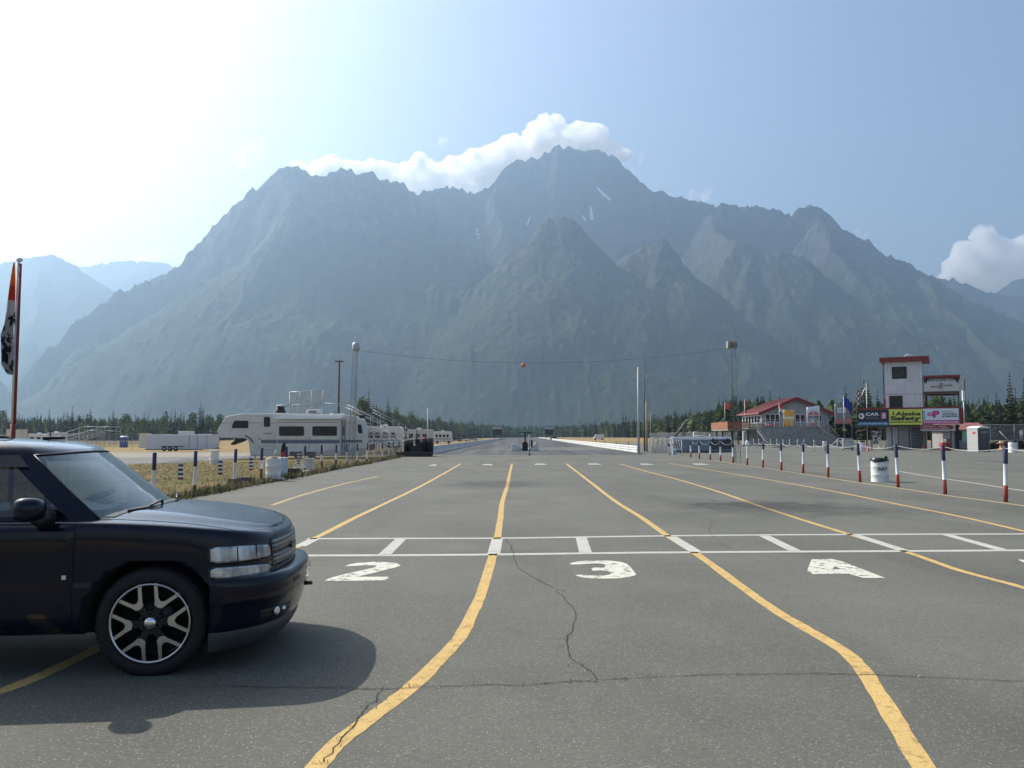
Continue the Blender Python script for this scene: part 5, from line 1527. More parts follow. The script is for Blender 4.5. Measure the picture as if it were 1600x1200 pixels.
mb = MB(); mb.prism([c2(*p) for p in [(381,679.5),(385,679.8),(392,684),(395,688),(397,692.5),(394.5,692.5),(391,688.5),(388.5,684.8),(384,682.6)]][::-1], (0,.01,0), (1,0,0), (0,0,1), .018); mb.build('swoosh_decal', M_BLUEST, CA)
mb = MB(); strip(mb, 411.5, 676.5, 424, 678, -.006, .01); strip(mb, 403.5, 685, 407.5, 687, -.006, .01); mb.build('name_plate', M_STEELG, CA)
mb = MB()
for x0, y0, x1, y1 in ((405,697,434,703),(480.5,683,487,699)):
    d0 = -.008 if x0 < 436 else -.628
    for a, b, c, d in ((x0,y0,x1,y0+.5),(x0,y1-.5,x1,y1),(x0,y0,x0+.5,y1),(x1-.5,y0,x1,y1)): strip(mb, a, b, c, d, d0, d0+.02)
mb.build('hatch', M_STEELG, CA)
mb = MB(); mb.prism([c2(*p) for p in [(354,694.5),(358,695.5),(376,689),(376,686),(363,686)]][::-1], (0,1.45,0), (1,0,0), (0,0,1), .6); mb.build('hitch_pin_box', M_DARK, CA)
mb = MB(); strip(mb, 534.4, 655, 535.2, 712, -.02, .02); strip(mb, 538.6, 655, 539.4, 712, -.02, .02); mb.build('rear_shading_lines', M_STEELG, CA)  # thin dark strips paint in the vertical shading lines near the rear
mb = MB(); strip(mb, 535.6, 666, 538.2, 680, -.02, .02); mb.build('small_blue_window', M_BLUEST, CA)  # flat panel for the small blue window between the shading lines
for px in (465, 487):
    w = MB(); q = lp(px, 711.5, YC, oc)
    w.lathe([(.18,.02),(.33,.0),(.37,.04),(.37,.22),(.33,.26)], (q.x, -.02, .37), 24, 'Y', 0); w.lathe([(.19,.0),(.06,-.02),(.002,-.02)], (q.x,-.015,.37), 16, 'Y', 1)
    w.build('wheel', [M_RUB, M_GALV], CA)
mb = MB(); strip(mb, 456, 705.8, 474, 712.4, -.63, -.60); strip(mb, 478.5, 705.8, 496, 712.4, -.63, -.60); mb.build('wheel_arch', M_WELL, CA)
mb = MB(); q = lp(393, 712, YC, oc); mb.tube([(q.x+.2,.3,0),(q.x+.2,.3,q.z)], .05, 8); mb.tube([(q.x+.2,2.0,0),(q.x+.2,2.0,q.z)], .05, 8); mb.build('landing_leg', M_DARK, CA)
mb = MB(); strip(mb, 474, 639.5, 496, 646.8, .8, 1.7); mb.build('roof_air_conditioner', M_OFFW, CA, bevel=.08)
mb = MB(); strip(mb, 479, 641, 491, 645, .79, .82); mb.build('air_conditioner_grille', M_STEELG, CA)
mb = MB(); strip(mb, 511, 645, 516.5, 648, .9, 1.4); strip(mb, 523, 646, 533, 648.5, .9, 1.5); mb.build('roof_vent', M_WHITE, CA, bevel=.02)
mb = MB(); mb.tube([lp(424, 646, YC, oc)+Vector((0,.6,0)), lp(425, 640.5, YC, oc)+Vector((0,.6,0))], .02, 6); mb.build('vent_pipe', M_WHITE, CA)
mb = MB(); strip(mb, 557, 648, 566, 653, .9, 1.4); mb.build('spare_cover', M_BLK, CA, bevel=.05)
# ---- white car hauler
YT = 124.0; ot = on(281, YT)
TL = empty('enclosed_trailer', ot, 0, 'long plain white enclosed car trailer with three wheels parked on the left paddock', 'trailer')
mb = MB(); strip(mb, 227.5, 679, 333, 702, 0, 2.4, ot, YT); mb.build('box_body', mat('white_blue_panel', (.52,.56,.62), .45, var=.04, scale=1), TL, bevel=.05)
mb = MB(); strip(mb, 227, 701.6, 310, 703, -.02, 2.3, ot, YT); strip(mb, 305, 700, 340, 701, .9, 1.4, ot, YT); mb.build('chassis_rail', M_DARK, TL)
mb = MB(); strip(mb, 295.5, 680, 296, 699.5, -.012, .02, ot, YT); strip(mb, 308.5, 680, 309, 699.5, -.012, .02, ot, YT); strip(mb, 323, 680, 323.4, 700, -.012, .02, ot, YT); mb.build('door_seam', M_STEELG, TL)
mb = MB(); strip(mb, 276, 673.5, 296, 679.2, .6, 2.0, ot, YT); mb.build('roof_box', M_OFFW, TL, bevel=.04)
for px in (256.5, 265.5, 274.5):
    w = MB(); q = lp(px, 700, YT, ot); w.lathe([(.2,.02),(.31,.0),(.35,.04),(.35,.2),(.31,.24)], (q.x,-.05,.35), 20, 'Y', 0); w.lathe([(.2,.0),(.05,-.02),(.002,-.02)], (q.x,-.05,.35), 14, 'Y', 1); w.build('wheel', [M_RUB, M_GALV], TL)
mb = MB(); strip(mb, 252, 697, 288, 698, -.08, .02, ot, YT); mb.build('mudguard', M_DARK, TL)
mb = MB(); q = lp(337, 700, YT, ot); mb.tube([(q.x,1.1,0),(q.x,1.1,q.z+.6)], .05, 6); mb.build('jockey_leg', M_DARK, TL)
# ---- bleachers behind the camper, facing the strip
YB = 84.0; ob_ = on(560, YB)
BL = empty('grandstand', ob_, 0, 'steel bleachers with sloping stair rails between the camper and the tractor', 'bleachers')
def gp(px, py, dy=0): 
    q = lp(px, py, YB, ob_); return Vector((q.x, q.y+dy, q.z))
mb = MB(); bench = MB()
for i in range(9):
    u = i/8
    p = gp(522 + 92*u, 652 + 44*u)
    bench.span((p.x-.14, 0, p.z-.03),(p.x+.14, 16, p.z+.02)); bench.span((p.x-.45, 0, p.z-.40),(p.x-.15, 16, p.z-.36))
bench.build('bench_planks', M_GALV, BL)
for dy in (0, 4, 8, 12, 16):
    mb.tube([gp(518,656,dy), gp(618,702,dy)], .04, 6)
    for px, py in ((522,655),(545,666),(568,677),(592,689)):
        p = gp(px, py, dy); mb.tube([(p.x,p.y,0), p], .035, 6)
    mb.tube([gp(545,700,dy), gp(568,678,dy)], .025, 5); mb.tube([gp(568,702,dy), gp(522,660,dy)], .025, 5)
for k in (0, 1): mb.tube([gp(520+46*k,657+22*k,0), gp(520+46*k,657+22*k,16)], .03, 5)
mb.build('support_frame', M_STEELG, BL)
mb = MB()
for dy in (0, 1.4, 15.9):
    for a, b in (((541,632),(602,662)),((541,637),(602,667)),((602,664),(632,688)),((600,672),(625,692))): mb.tube([gp(*a,dy), gp(*b,dy)], .028, 6)
    for px, py, h in ((556,640,22),(579,651,20),(590,657,22),(602,662,24),(617,676,16),(627,684,20)): mb.tube([gp(px,py,dy), gp(px,py+h,dy)], .022, 6)
mb.tube([gp(507,630,0), gp(541,631,0)], .03, 6); mb.tube([gp(507,630,16), gp(507,630,0)], .03, 6)
mb.build('handrail', M_GALV, BL)
def screen_mat():
    m, nt, b, out = nodes_of('wind_screen_cloth')
    tc = N(nt, 'ShaderNodeTexCoord')
    f = noise_fac(nt, tc.outputs['Object'], 1.4, 5, .6, .3, .7)
    c = mix_col(nt, f, (.42,.42,.42), (.62,.61,.58)); nt.links.new(c, b.inputs['Base Color']); b.inputs['Roughness'].default_value = .9
    tr = N(nt, 'ShaderNodeBsdfTransparent'); mx = N(nt, 'ShaderNodeMixShader'); mx.inputs[0].default_value = .5
    nt.links.new(b.outputs[0], mx.inputs[1]); nt.links.new(tr.outputs[0], mx.inputs[2]); nt.links.new(mx.outputs[0], out.inputs['Surface'])
    return m
M_SCREEN = screen_mat()
oS = on(478, 92); SC = empty('windscreen_frame', oS, 0, 'tall steel frame with torn pale mesh cloth rising behind the camper', 'screen')
def sp_(px, py, dy=0): return lp(px, py, 92, oS) + Vector((0,dy,0))
mb = MB()
for px, yt in ((453,612.5),(469.5,611.5),(487,609.5),(505,607.5)): 
    p = sp_(px, yt); mb.tube([(p.x,0,0), p], .05, 6)
mb.tube([sp_(453,612.5), sp_(469,612), sp_(487,610), sp_(505,607.5)], .05, 6); mb.tube([sp_(453,633), sp_(505,630)], .04, 6); mb.tube([sp_(432,634), sp_(453,632.5)], .06, 6); mb.tube([sp_(433,634), Vector((sp_(433,634).x,0,0))], .05, 6)
mb.build('pipe_frame', M_GALV, SC)
mb = MB(); 
for a, b in (((453,613.5),(469.5,632)),((469.5,612.5),(487,631.5)),((487,610.5),(505,631)),((453,634),(469.5,650)),((469.5,633),(505,650))):
    p, q = sp_(*a), sp_(*b); n = 10; o0 = len(mb.v)
    for i in range(6):
        for k in range(n+1): mb.v.append((p.x+(q.x-p.x)*k/n, .05*math.sin(k*1.7+i), p.z+(q.z-p.z)*i/5 - (.12*abs(math.sin(k*2.3)) if i == 5 else 0)))
    for i in range(5):
        for k in range(n): mb.f.append((o0+i*(n+1)+k, o0+i*(n+1)+k+1, o0+(i+1)*(n+1)+k+1, o0+(i+1)*(n+1)+k)); mb.m.append(0); mb.sm.append(True)
mb.build('mesh_cloth', M_SCREEN, SC)
mb = MB(); a, b = sp_(433,634.5), sp_(445,645); mb.span((a.x,-.3,b.z),(b.x,.5,b.z+.25)); mb.span((a.x+.1,-.2,b.z+.25),(a.x+.4,.3,a.z)); mb.span((b.x-.35,-.2,b.z+.25),(b.x-.1,.3,a.z-.05)); mb.span((a.x+.42,-.1,b.z+.3),(b.x-.4,.2,a.z-.25))
mb.build('speaker_cluster', M_DARK, SC)
# ---- utility pole
UP = empty('utility_pole', on(529, 112), 0, 'brown wooden utility pole with a crossarm standing behind the camper', 'utility pole')
mb = MB(); h = at(528, 561, 112).z; mb.tube([(0,0,0),(0,0,h)], [.17,.12], 10); mb.build('pole', M_DWOOD, UP)
mb = MB(); mb.span((-.55,-.08,h-.32),(.55,.08,h-.14)); mb.build('crossarm', M_DWOOD, UP)
for x in (-.45,.0,.45):
    mb = MB(); mb.lathe([(.04,h-.14),(.06,h-.08),(.03,h),(.001,h+.01)], (x,0,0), 8); mb.build('insulator', M_STEELG, UP)
# ---- light towers, cable and marker ball
def light_tower(px, Y, ytop, lean, label, square):
    o = on(px, Y); t = empty('light_tower', o, 0, label, 'light tower', 'lattice light towers beside the start')
    ht = at(px, ytop, Y).z - o.z; mb = MB(); w = .40
    legs = [(-w*.55,-w*.5),(w*.55,-w*.5),(0,w*.5)]
    tops = [Vector((x*.8+lean, y*.8, ht)) for x, y in legs]
    for (x, y), tp in zip(legs, tops): mb.tube([(x,y,0), tp], .017, 6)
    n = int(ht/.55)
    for i in range(n):
        for j in range(3):
            a = Vector((*legs[j],0)).lerp(tops[j], i/n); b = Vector((*legs[(j+1)%3],0)).lerp(tops[(j+1)%3], (i+1)/n); c = Vector((*legs[(j+1)%3],0)).lerp(tops[(j+1)%3], i/n)
            mb.tube([a,b], .009, 4, cap=False); mb.tube([a,c], .007, 4, cap=False)
    mb.build('lattice_mast', mat('dull_mast_steel',(.10,.11,.12),.6,metal=.2), t)
    mb = MB(); mb.span((-.35,-.35,0),(.35,.35,.04)); mb.build('base_plate', M_STEELG, t)
    if not square:
        hd = MB(); hd.lathe([(.05,-.02),(.24,.0),(.27,.12),(.27,.42),(.22,.55),(.12,.60),(.001,.61)], (lean,0,ht), 20); hd.build('lamp_housing', M_GALV, t)
    else:
        hd = MB(); hd.box((lean-.18,0,ht+.28),(.30,.45,.52)); hd.box((lean+.18,0,ht+.28),(.34,.42,.50)); hd.build('lamp_housing', mat('tan_lamp_case',(.30,.27,.21),.6), t, bevel=.04)
        for x in (-.18,.18):
            l2 = MB(); l2.lathe([(.17,-.23),(.15,-.26),(.001,-.27)], (lean+x,0,0), 16, 'Y'); ol = l2.build('lamp_glass', M_STEELG, t); ol.location = (0,0,ht+.28)
    return t, Vector((o.x+lean, o.y, o.z+ht+.05))
t1, top1 = light_tower(551, 60, 548, .18, 'slender lattice tower with a round grey lamp drum before the camper', False)
t2, top2 = light_tower(1150, 57, 545, -.22, 'lattice tower with square tan lamps right of the strip', True)
mb = MB(); mid = sag(top1, top2, .98, 48); mb.tube(mid, .009, 5, cap=False)
tag(mb.build('overhead_cable', M_DARK), 'thin dark cable sagging across the lanes between the two lattice towers', 'cable')
bp_ = at(817.5, 572.3, 59.0); mb = MB(); mb.ball((0,0,0), .155, 20, 14)
o = mb.build('marker_ball', mat('orange_red_ball', (.62,.10,.035), .45)); o.location = min(mid, key=lambda v: abs(v.x-bp_.x)) - Vector((0,0,.17)); tag(o, 'orange-red marker ball hanging on the cable above the strip', 'ball')
# ---- tractor with drag box, seen from behind
oT = on(655, 73); TT = empty('tractor', oT, 0, 'dark farm tractor with wide twin rear tyres and drag scraper seen from behind', 'tractor')
def tyre(mb, c, r, w, lug=True, n=30):
    mb.lathe([(r*.55,-w/2+.03),(r*.80,-w/2),(r*.96,-w/2+.04),(r,-w/2+.10),(r,w/2-.10),(r*.96,w/2-.04),(r*.80,w/2),(r*.55,w/2-.03)], c, n, 'X', 0)
    if lug:
        for k in range(n):
            a = 2*math.pi*k/n
            for s in (-1, 1):
                M = Matrix.Translation(c) @ Matrix.Rotation(a, 4, 'X') @ Matrix.Translation((s*w*.24, 0, r)) @ Matrix.Rotation(s*.6, 4, 'Z')
                mb.box((0,0,0), (w*.46,.05,.07), M=M)
for nm, x0, x1, r_ in (('rear_tyre', 632, 638.5, .63), ('rear_tyre', 639, 645, .66), ('rear_tyre', 659.5, 667.5, .72), ('rear_tyre', 668, 676.5, .74)):
    a, b = lp(x0, 700, 73, oT), lp(x1, 700, 73, oT)
    mb = MB(); tyre(mb, ((a.x+b.x)/2, 0, r_+.1), r_, b.x-a.x); mb.lathe([(r_*.5,-.05),(r_*.5,.05)], ((a.x+b.x)/2,0,r_+.1), 16, 'X', 1)
    mb.build(nm, [M_RUB, M_RUST], TT)
mb = MB(); mb.span((-1.0,-.15,.65),(.85,.15,.95)); mb.span((-.30,-.35,.45),(.20,.5,1.25)); mb.span((-.28,.5,.75),(.18,2.2,1.30)); mb.build('axle_and_bonnet', M_DARK, TT, bevel=.03)
mb = MB(); mb.span((-.30,-.35,1.20),(.12,.0,1.27)); mb.box((-.09,-.36,1.38),(.42,.06,.30)); mb.build('seat', M_BLKF, TT, bevel=.02)
mb = MB(); mb.tube([(-.30,.9,1.2),(-.30,.9,2.35)], .05, 10); mb.build('exhaust_stack', M_DARK, TT)
mb = MB(); mb.tube([(-.05+.18*math.cos(a),.45,1.5+.18*math.sin(a)) for a in [2*math.pi*k/16 for k in range(17)]], .02, 6, cap=False); mb.tube([(-.05,.45,1.5),(-.05,.75,1.2)], .025, 6); mb.build('steering_wheel', M_BLK, TT)
mb = MB(); mb.ball((.45,.0,1.55),(.18,.16,.16),10,8); mb.span((.25,-.1,1.35),(.62,.15,1.48)); mb.build('red_engine_cover', M_REDP, TT)
mb = MB(); mb.span((-1.75,-1.5,.03),(1.25,-1.1,.40)); mb.span((-1.75,-1.1,.05),(-1.6,-.3,.25)); mb.span((1.1,-1.1,.05),(1.25,-.3,.25)); mb.tube([(-.5,-1.2,.35),(-.05,-.2,.75),(.4,-1.2,.35)], .04, 6)
mb.lathe([(.62,-.05),(.60,.05),(.02,.05)], (-.15,-.75,.30), 20, 'Y', 0); mb.build('drag_scraper', M_DARK, TT)
for x in (-.55,.45):
    mb = MB(); tyre(mb, (x,2.0,.42), .40, .24, False, 18); mb.build('front_tyre', M_RUB, TT)
# ---- motorhomes and cars beyond the tractor
def motorhome(px0, px1, ytop, ybot, Y, label, cab_right=True, m=M_OFFW, win=3, d=2.4):
    o = on((px0+px1)/2, Y); t = empty('motorhome', o, 0, label, 'motorhome', 'motorhomes parked beyond the tractor')
    a, b = lp(px0, ytop, Y, o), lp(px1, ybot, Y, o); L = b.x-a.x; h = a.z
    mb = MB(); s_ = 1 if cab_right else -1
    prof = [(-L/2,.45),(L/2-.9,.45),(L/2,.6),(L/2,1.25),(L/2-.35,1.45),(L/2-.15,h*.62),(L/2-.3,h-.15),(L/2-.6,h),(-L/2+.1,h),(-L/2,h-.15)]
    prof = [(x*s_, z) for x, z in prof]
    if s_ > 0: prof = prof[::-1]
    mb.prism(prof, (0,d,0), (1,0,0), (0,0,1), d) if s_ > 0 else mb.prism(prof[::-1], (0,d,0), (1,0,0), (0,0,1), d)
    mb.build('body', m, t, bevel=.06, clean=True)
    for k in range(win):
        x0 = -L/2 + L*(.12 + .76*k/win); w_ = L*.76/win*.62
        mb = MB(); mb.span((x0,-.03,h*.52),(x0+w_,.03,h*.75)); f = mb.build('window', M_BLK, t, bevel=.02)
        mb = MB(); mb.span((x0+.05,-.04,h*.54),(x0+w_-.05,-.02,h*.73)); mb.build('pane', M_DGLASS, f)
    mb = MB(); mb.span((-L/2+.1,-.02,h*.36),(L/2-.3,.01,h*.42)); mb.build('stripe', M_BLUEST, t)
    for x in (-L*.28, L*.32):
        mb = MB(); mb.lathe([(.18,.02),(.36,0),(.38,.05),(.38,.24)], (x,-.02,.38), 18, 'Y', 0); mb.build('wheel', M_RUB, t)
    mb = MB(); mb.span((-L*.1,d*.35,h),(L*.06,d*.65,h+.28)); mb.build('roof_air_conditioner', M_WHITE, t, bevel=.05)
    return t
motorhome(567, 631, 666.5, 690, 108, 'big white motorhome with a blue stripe behind the steel bleachers', True, win=4)
motorhome(634, 676, 671, 690, 138, 'grey-white motorhome directly behind the tractor', False, mat('grey_white_panel', (.45,.45,.44), .5), win=3)
motorhome(677, 707, 674, 686, 205, 'white bus-like motorhome right of the tractor with dark rear windows', True, win=4)
def small_car(px, Y, label, m, w=4.4, group='cars parked beyond the left barrier'):
    t = empty('parked_car', on(px, Y), 0, label, 'car', group)
    mb = MB(); mb.prism([(-w/2,.3),(w/2,.3),(w/2,.75),(w*.32,.92),(-w*.42,.95),(-w/2,.85)], (0,1.7,0), (1,0,0), (0,0,1), 1.7); mb.build('body', m, t, bevel=.08)
    mb = MB(); mb.prism([(-w*.40,.93),(w*.28,.93),(w*.12,1.42),(-w*.30,1.45)], (0,1.6,0), (1,0,0), (0,0,1), 1.5); mb.build('cabin', M_DGLASS, t, bevel=.05)
    mb = MB(); mb.span((-w*.31,.12,1.44),(w*.13,1.58,1.49)); mb.build('roof', m, t, bevel=.02)
    for x in (-w*.31, w*.31):
        mb = MB(); mb.lathe([(.18,.02),(.31,0),(.33,.05),(.33,.22)], (x,-.02,.33), 16, 'Y', 0); mb.build('wheel', M_RUB, t)
    return t
small_car(713, 300, 'dark pickup-sized car beside the white bus-like motorhome', mat('dark_car', (.03,.03,.035), .3, coat=1))
small_car(723, 310, 'white car parked beyond the left barrier wall', M_WHITE)
small_car(738, 330, 'pale grey car farthest along the left barrier wall', M_GREYF)
# low post fence along the far side
LF = empty('post_fence', on(690, 165), 0, 'long low grey post fence in the dry grass beyond the left barrier', 'fence')
mb = MB()
for k in range(34):
    q = Vector(((-15.5 + .10*k) - LF.location.x, 128 + 6.5*k - 165, 0)); mb.tube([q, q+Vector((0,0,1.1))], .05, 5)
mb.build('posts', M_WOOD, LF)['kind'] = 'stuff'
mb = MB(); q0 = Vector((-15.5-LF.location.x, 128-165, 0)); q1 = Vector((-12.2-LF.location.x, 128+6.5*33-165, 0))
for z in (.45,.75,1.05): mb.tube([q0+Vector((0,0,z)), q1+Vector((0,0,z))], .012, 4)
mb.build('fence_wire', M_STEELG, LF)
# ---- barrier walls of the strip
def barrier(name, pts, h, label, rails):
    """long low wall following pts; rails: corrugated face"""
    mb = MB(); prof = []
    if rails:
        nR = 3
        for i in range(nR):
            z0 = h*(.06 + .92*i/nR); z1 = h*(.06 + .92*(i+1)/nR)
            prof += [(.10,z0),(.17,z0+(z1-z0)*.25),(.17,z0+(z1-z0)*.75),(.10,z1)]
    else: prof = [(.30,0),(.28,.12),(.14,h*.45),(.09,h)]
    full = [(-x, z) for x, z in prof] + [(x, z) for x, z in reversed(prof)]
    n = len(full); vs = []
    for i, p in enumerate(pts):
        a = Vector(pts[max(0,i-1)]); b = Vector(pts[min(len(pts)-1,i+1)]); t = (b-a).normalized(); nn = Vector((t.y,-t.x,0))
        vs += [Vector(p) + nn*x + Vector((0,0,z)) for x, z in full]
    mb.add(vs, [(i*n+k, i*n+k+1, (i+1)*n+k+1, (i+1)*n+k) for i in range(len(pts)-1) for k in range(n-1)] + [tuple(range(n)), tuple(reversed(range((len(pts)-1)*n, len(pts)*n)))])
    o = mb.build(name, M_CONC, clean=True)
    return tag(o, label, 'barrier wall')
Yl = [84 + 6*k for k in range(60)] + [460, 560, 700, 900]
barrier('barrier_wall', [Vector((-8.1 + .0055*(y-84), y, 0)) for y in Yl], .80, 'long shaded barrier wall along the left side of the drag strip', False)
barrier('barrier_wall', [Vector((12.75 + .0195*(y-84), y, tz(12.75 + .0195*(y-84)))) for y in Yl], .80, 'long sunlit white barrier wall with rails along the right side of the strip', True)
# ---- starting tree, wedges
oX = on(823, 100); XT = empty('starting_tree', oX, 0, 'dark drag-race starting tree with crossbar standing between the two lanes', 'starting lights')
def xp(px, py, dy=0): q = lp(px, py, 100, oX); return Vector((q.x, dy, q.z))
mb = MB(); a = xp(820.5, 676); mb.span((a.x-.09,-.09,0),(a.x+.09,.09,a.z)); mb.build('post', M_DARK, XT)
mb = MB(); a, b = xp(809,675.3), xp(832,676.6); mb.span((a.x,-.06,b.z),(b.x,.06,a.z)); mb.build('crossbar', M_DARK, XT)
for k, (px, py) in enumerate([(818.6, 691+2.2*j) for j in range(6)] + [(822.6, 691+2.2*j) for j in range(6)]):
    a = xp(px, py); mb = MB(); mb.lathe([(.02,.06),(.085,.06),(.085,-.10),(.06,-.10),(.06,-.02),(.001,-.02)], (a.x,-.1,0), 12, 'Y'); o = mb.build('lamp', M_DARK, XT); o.location = (0,0,a.z)
mb = MB(); a, b = xp(829.5,687.5), xp(832.5,699); mb.span((a.x,.2,b.z),(b.x,.7,a.z)); a, b = xp(816,692), xp(825,704); mb.span((a.x,.1,0),(b.x,.5,a.z)); mb.build('control_box', M_DARK, XT, bevel=.03)
PT = empty('timing_post', on(827.3, 77), 0, 'thin grey timing post standing alone before the starting tree', 'post')
mb = MB(); z_ = at(827.3, 678.5, 77).z; mb.tube([(0,0,0),(0,0,z_)], .055, 8); mb.build('post', M_STEELG, PT); mb = MB(); mb.span((-.1,-.1,0),(.1,.1,.12)); mb.build('foot', M_DARK, PT)
def wedge(poly, label):
    o0 = on(poly[0][0], 101); mb = MB(); mb.prism([(lp(px, py, 101, o0).x, max(0, lp(px, py, 101, o0).z)) for px, py in poly][::-1], (0,.9,0), (1,0,0), (0,0,1), .9)
    o = mb.build('white_wedge', M_WHITE, bevel=.04); o.location = o0
    return tag(o, label, 'barrier', 'white wedges by the starting tree')
wedge([(798.5,704.3),(800.5,692.5),(804,692.5),(818,702),(818,704.3)], 'white wedge-shaped barrier left of the starting tree')
wedge([(822.5,704.3),(822.5,703),(837,692.5),(840,692.5),(843,704.3)], 'white wedge-shaped barrier right of the starting tree, half in shade')
o = on(836.5, 150); mb = MB(); mb.tube([(-.5,0,.35),(.5,0,.35)], .35, 14); o2 = mb.build('hose_roll', M_WOOD); o2.location = o; tag(o2, 'tan rolled mat lying on the median beyond the starting tree', 'roll')
# ---- scoreboards
def scoreboard(px0, px1, label):
    Y = 402; o = on((px0+px1)/2, Y); t = empty('scoreboard', o, 0, label, 'scoreboard', 'scoreboards at the far end of the strip')
    a, b = lp(px0, 666, Y, o), lp(px1, 679.5, Y, o)
    mb = MB(); mb.span((a.x,0,b.z),(b.x,.4,lp(px0,670.2,Y,o).z)); mb.build('display_panel', mat('scoreboard_black',(.03,.03,.045),.5), t)
    mb = MB(); mb.span((a.x,-.05,lp(px0,669.9,Y,o).z),(b.x,.45,a.z)); mb.build('header_panel', mat('header_grey',(.30,.29,.36),.5), t)
    mb = MB(); mb.span((a.x,-.08,lp(px0,670.2,Y,o).z),(b.x,-.03,lp(px0,669.3,Y,o).z)); mb.build('header_stripe', M_WHITE, t)
    for x in (a.x+.6, b.x-.6):
        mb = MB(); mb.span((x-.12,.1,0),(x+.12,.35,b.z+.2)); mb.build('leg', M_DARK, t)
scoreboard(770, 784.3, 'left of the two distant black scoreboards, against the birches')
scoreboard(851, 864.5, 'right of the two distant black scoreboards, on two thin legs')
# ---- far left paddock
YF = 210
PB = empty('portable_toilet', on(195, 172), 0, 'blue portable toilet with white roof on the far left paddock', 'portable toilet')
mb = MB(); mb.span((-.62,-.6,0),(.62,.6,2.1)); mb.build('cabin', mat('toilet_blue',(.05,.09,.26),.5), PB, bevel=.05)
mb = MB(); mb.lathe([(.66,2.1),(.66,2.2),(.4,2.34),(.001,2.38)], (0,0,0), 4); ro = mb.build('roof', M_WHITE, PB); ro.rotation_euler = (0,0,R(45)); ro.scale = (1.3,1.3,1)
mb = MB(); mb.span((-.34,-.63,.1),(.34,-.6,1.95)); mb.build('door', mat('toilet_blue_door',(.07,.11,.30),.5), PB)
FB = empty('far_bleachers', on(130, 190), 0, 'silvery stepped bleachers with railings on the far left paddock', 'bleachers')
def fp(px, py, dy=0): q = lp(px, py, 190, on(130,190)); return Vector((q.x, q.y+dy, q.z))
mb = MB()
for dy in (0, 8):
    for a, b in (((96,678),(130,666.5)),((130,666.5),(163,666.5)),((98,684),(140,672.5)),((140,672.5),(163,674)),((96,690),(140,676))): mb.tube([fp(*a,dy), fp(*b,dy)], .05, 5)
    for px, py in ((96,678),(103,676),(115,672),(124,668.5),(132,666.5),(138,666.5),(145,667),(156,667),(163,667)):
        p = fp(px, py, dy); mb.tube([p, (p.x,p.y,0)], .045, 5)
for px, py in ((130,666.5),(163,666.5),(97,678)): mb.tube([fp(px,py,0), fp(px,py,8)], .05, 5)
mb.build('rail_frame', M_GALV, FB)
mb = MB()
for i in range(7):
    p = fp(102+6.3*i, 688-2.0*i); mb.span((p.x-.3,0,p.z-.05),(p.x+.3,8,p.z+.05))
mb.build('bench_planks', M_GALV, FB)
motorhome(45, 72, 678, 690, 180, 'low pale motorhome at the far left behind the truck roof', True, win=2)
motorhome(72, 98, 676, 690, 176, 'boxy pale motorhome with dark windows left of the far bleachers', False, win=2)
def crate(px0, px1, yt, Y, label, m, d=1.6, name='shed'):
    o = on((px0+px1)/2, Y); t = empty(name, o, 0, label, name.replace('_',' '))
    a, b = lp(px0, yt, Y, o), lp(px1, yt, Y, o)
    mb = MB(); mb.span((a.x,0,0),(b.x,d,a.z-.08)); mb.build('wall', m, t)
    mb = MB(); mb.span((a.x-.12,-.12,a.z-.08),(b.x+.12,d+.12,a.z)); mb.build('roof', M_WHITE, t)
    mb = MB(); w = (b.x-a.x); mb.span((a.x+w*.35,-.03,.05),(a.x+w*.6,.02,min(2.0,a.z*.8))); mb.build('door', M_OFFW, t)
    return t
crate(10, 32, 671, 170, 'cream shed behind the foot of the tall banner pole', M_CREAM, 2.5)
crate(217.5, 229, 677, 165, 'small cream ticket shed left of the white car trailer', M_CREAM, 2)
crate(311.5, 325, 678, 170, 'white shed roof peeping over the white car trailer', M_WHITE, 2)
PS = empty('pennant_string', on(160, 150), 0, 'string of tiny white pennants across the far left paddock', 'pennants')
o_ = on(160, 150); a = lp(92, 688, 150, o_); b = lp(228, 688.6, 150, o_); mb = MB(); mb2 = MB()
mb.tube([a.lerp(b, k/40) + Vector((0,0,-.05*abs(math.sin(k*math.pi/8)))) for k in range(41)], .01, 4, cap=False)
for k in range(34):
    p = a.lerp(b, (k+.5)/34); mb2.add([p+Vector((-.14,0,-.02)), p+Vector((.14,0,-.02)), p+Vector((.02*math.sin(k),.05*math.sin(k*2),-.30))], [(0,1,2)])
    if k % 7 == 0: mb.tube([(p.x,p.y,0), p], .02, 5)
mb.build('cord', M_STEELG, PS); mb2.build('pennants', M_WHITE, PS)['kind'] = 'stuff'
def far_fence(name, pxa, Ya_, pxb, Yb_, h, label):
    a, b = on(pxa, Ya_), on(pxb, Yb_); t = empty(name, a, 0, label, 'fence'); d = b - a; L = d.length
    mb = MB(); n = int(L/3)
    for k in range(n+1):
        p = d*(k/n); p.z = tz(a.x+p.x)-a.z; mb.tube([p, p+Vector((0,0,h))], .04, 5)
    mb.tube([Vector((0,0,h)), Vector((d.x,d.y,tz(b.x)-a.z+h))], .025, 5)
    mb.build('post_and_rail', M_STEELG, t)
    m2 = MB(); m2.quad(Vector((0,0,.05)), Vector((d.x,d.y,d.z+.05)), Vector((d.x,d.y,d.z+h)), Vector((0,0,h))); m2.build('wire_mesh', M_NET, t)
    return t
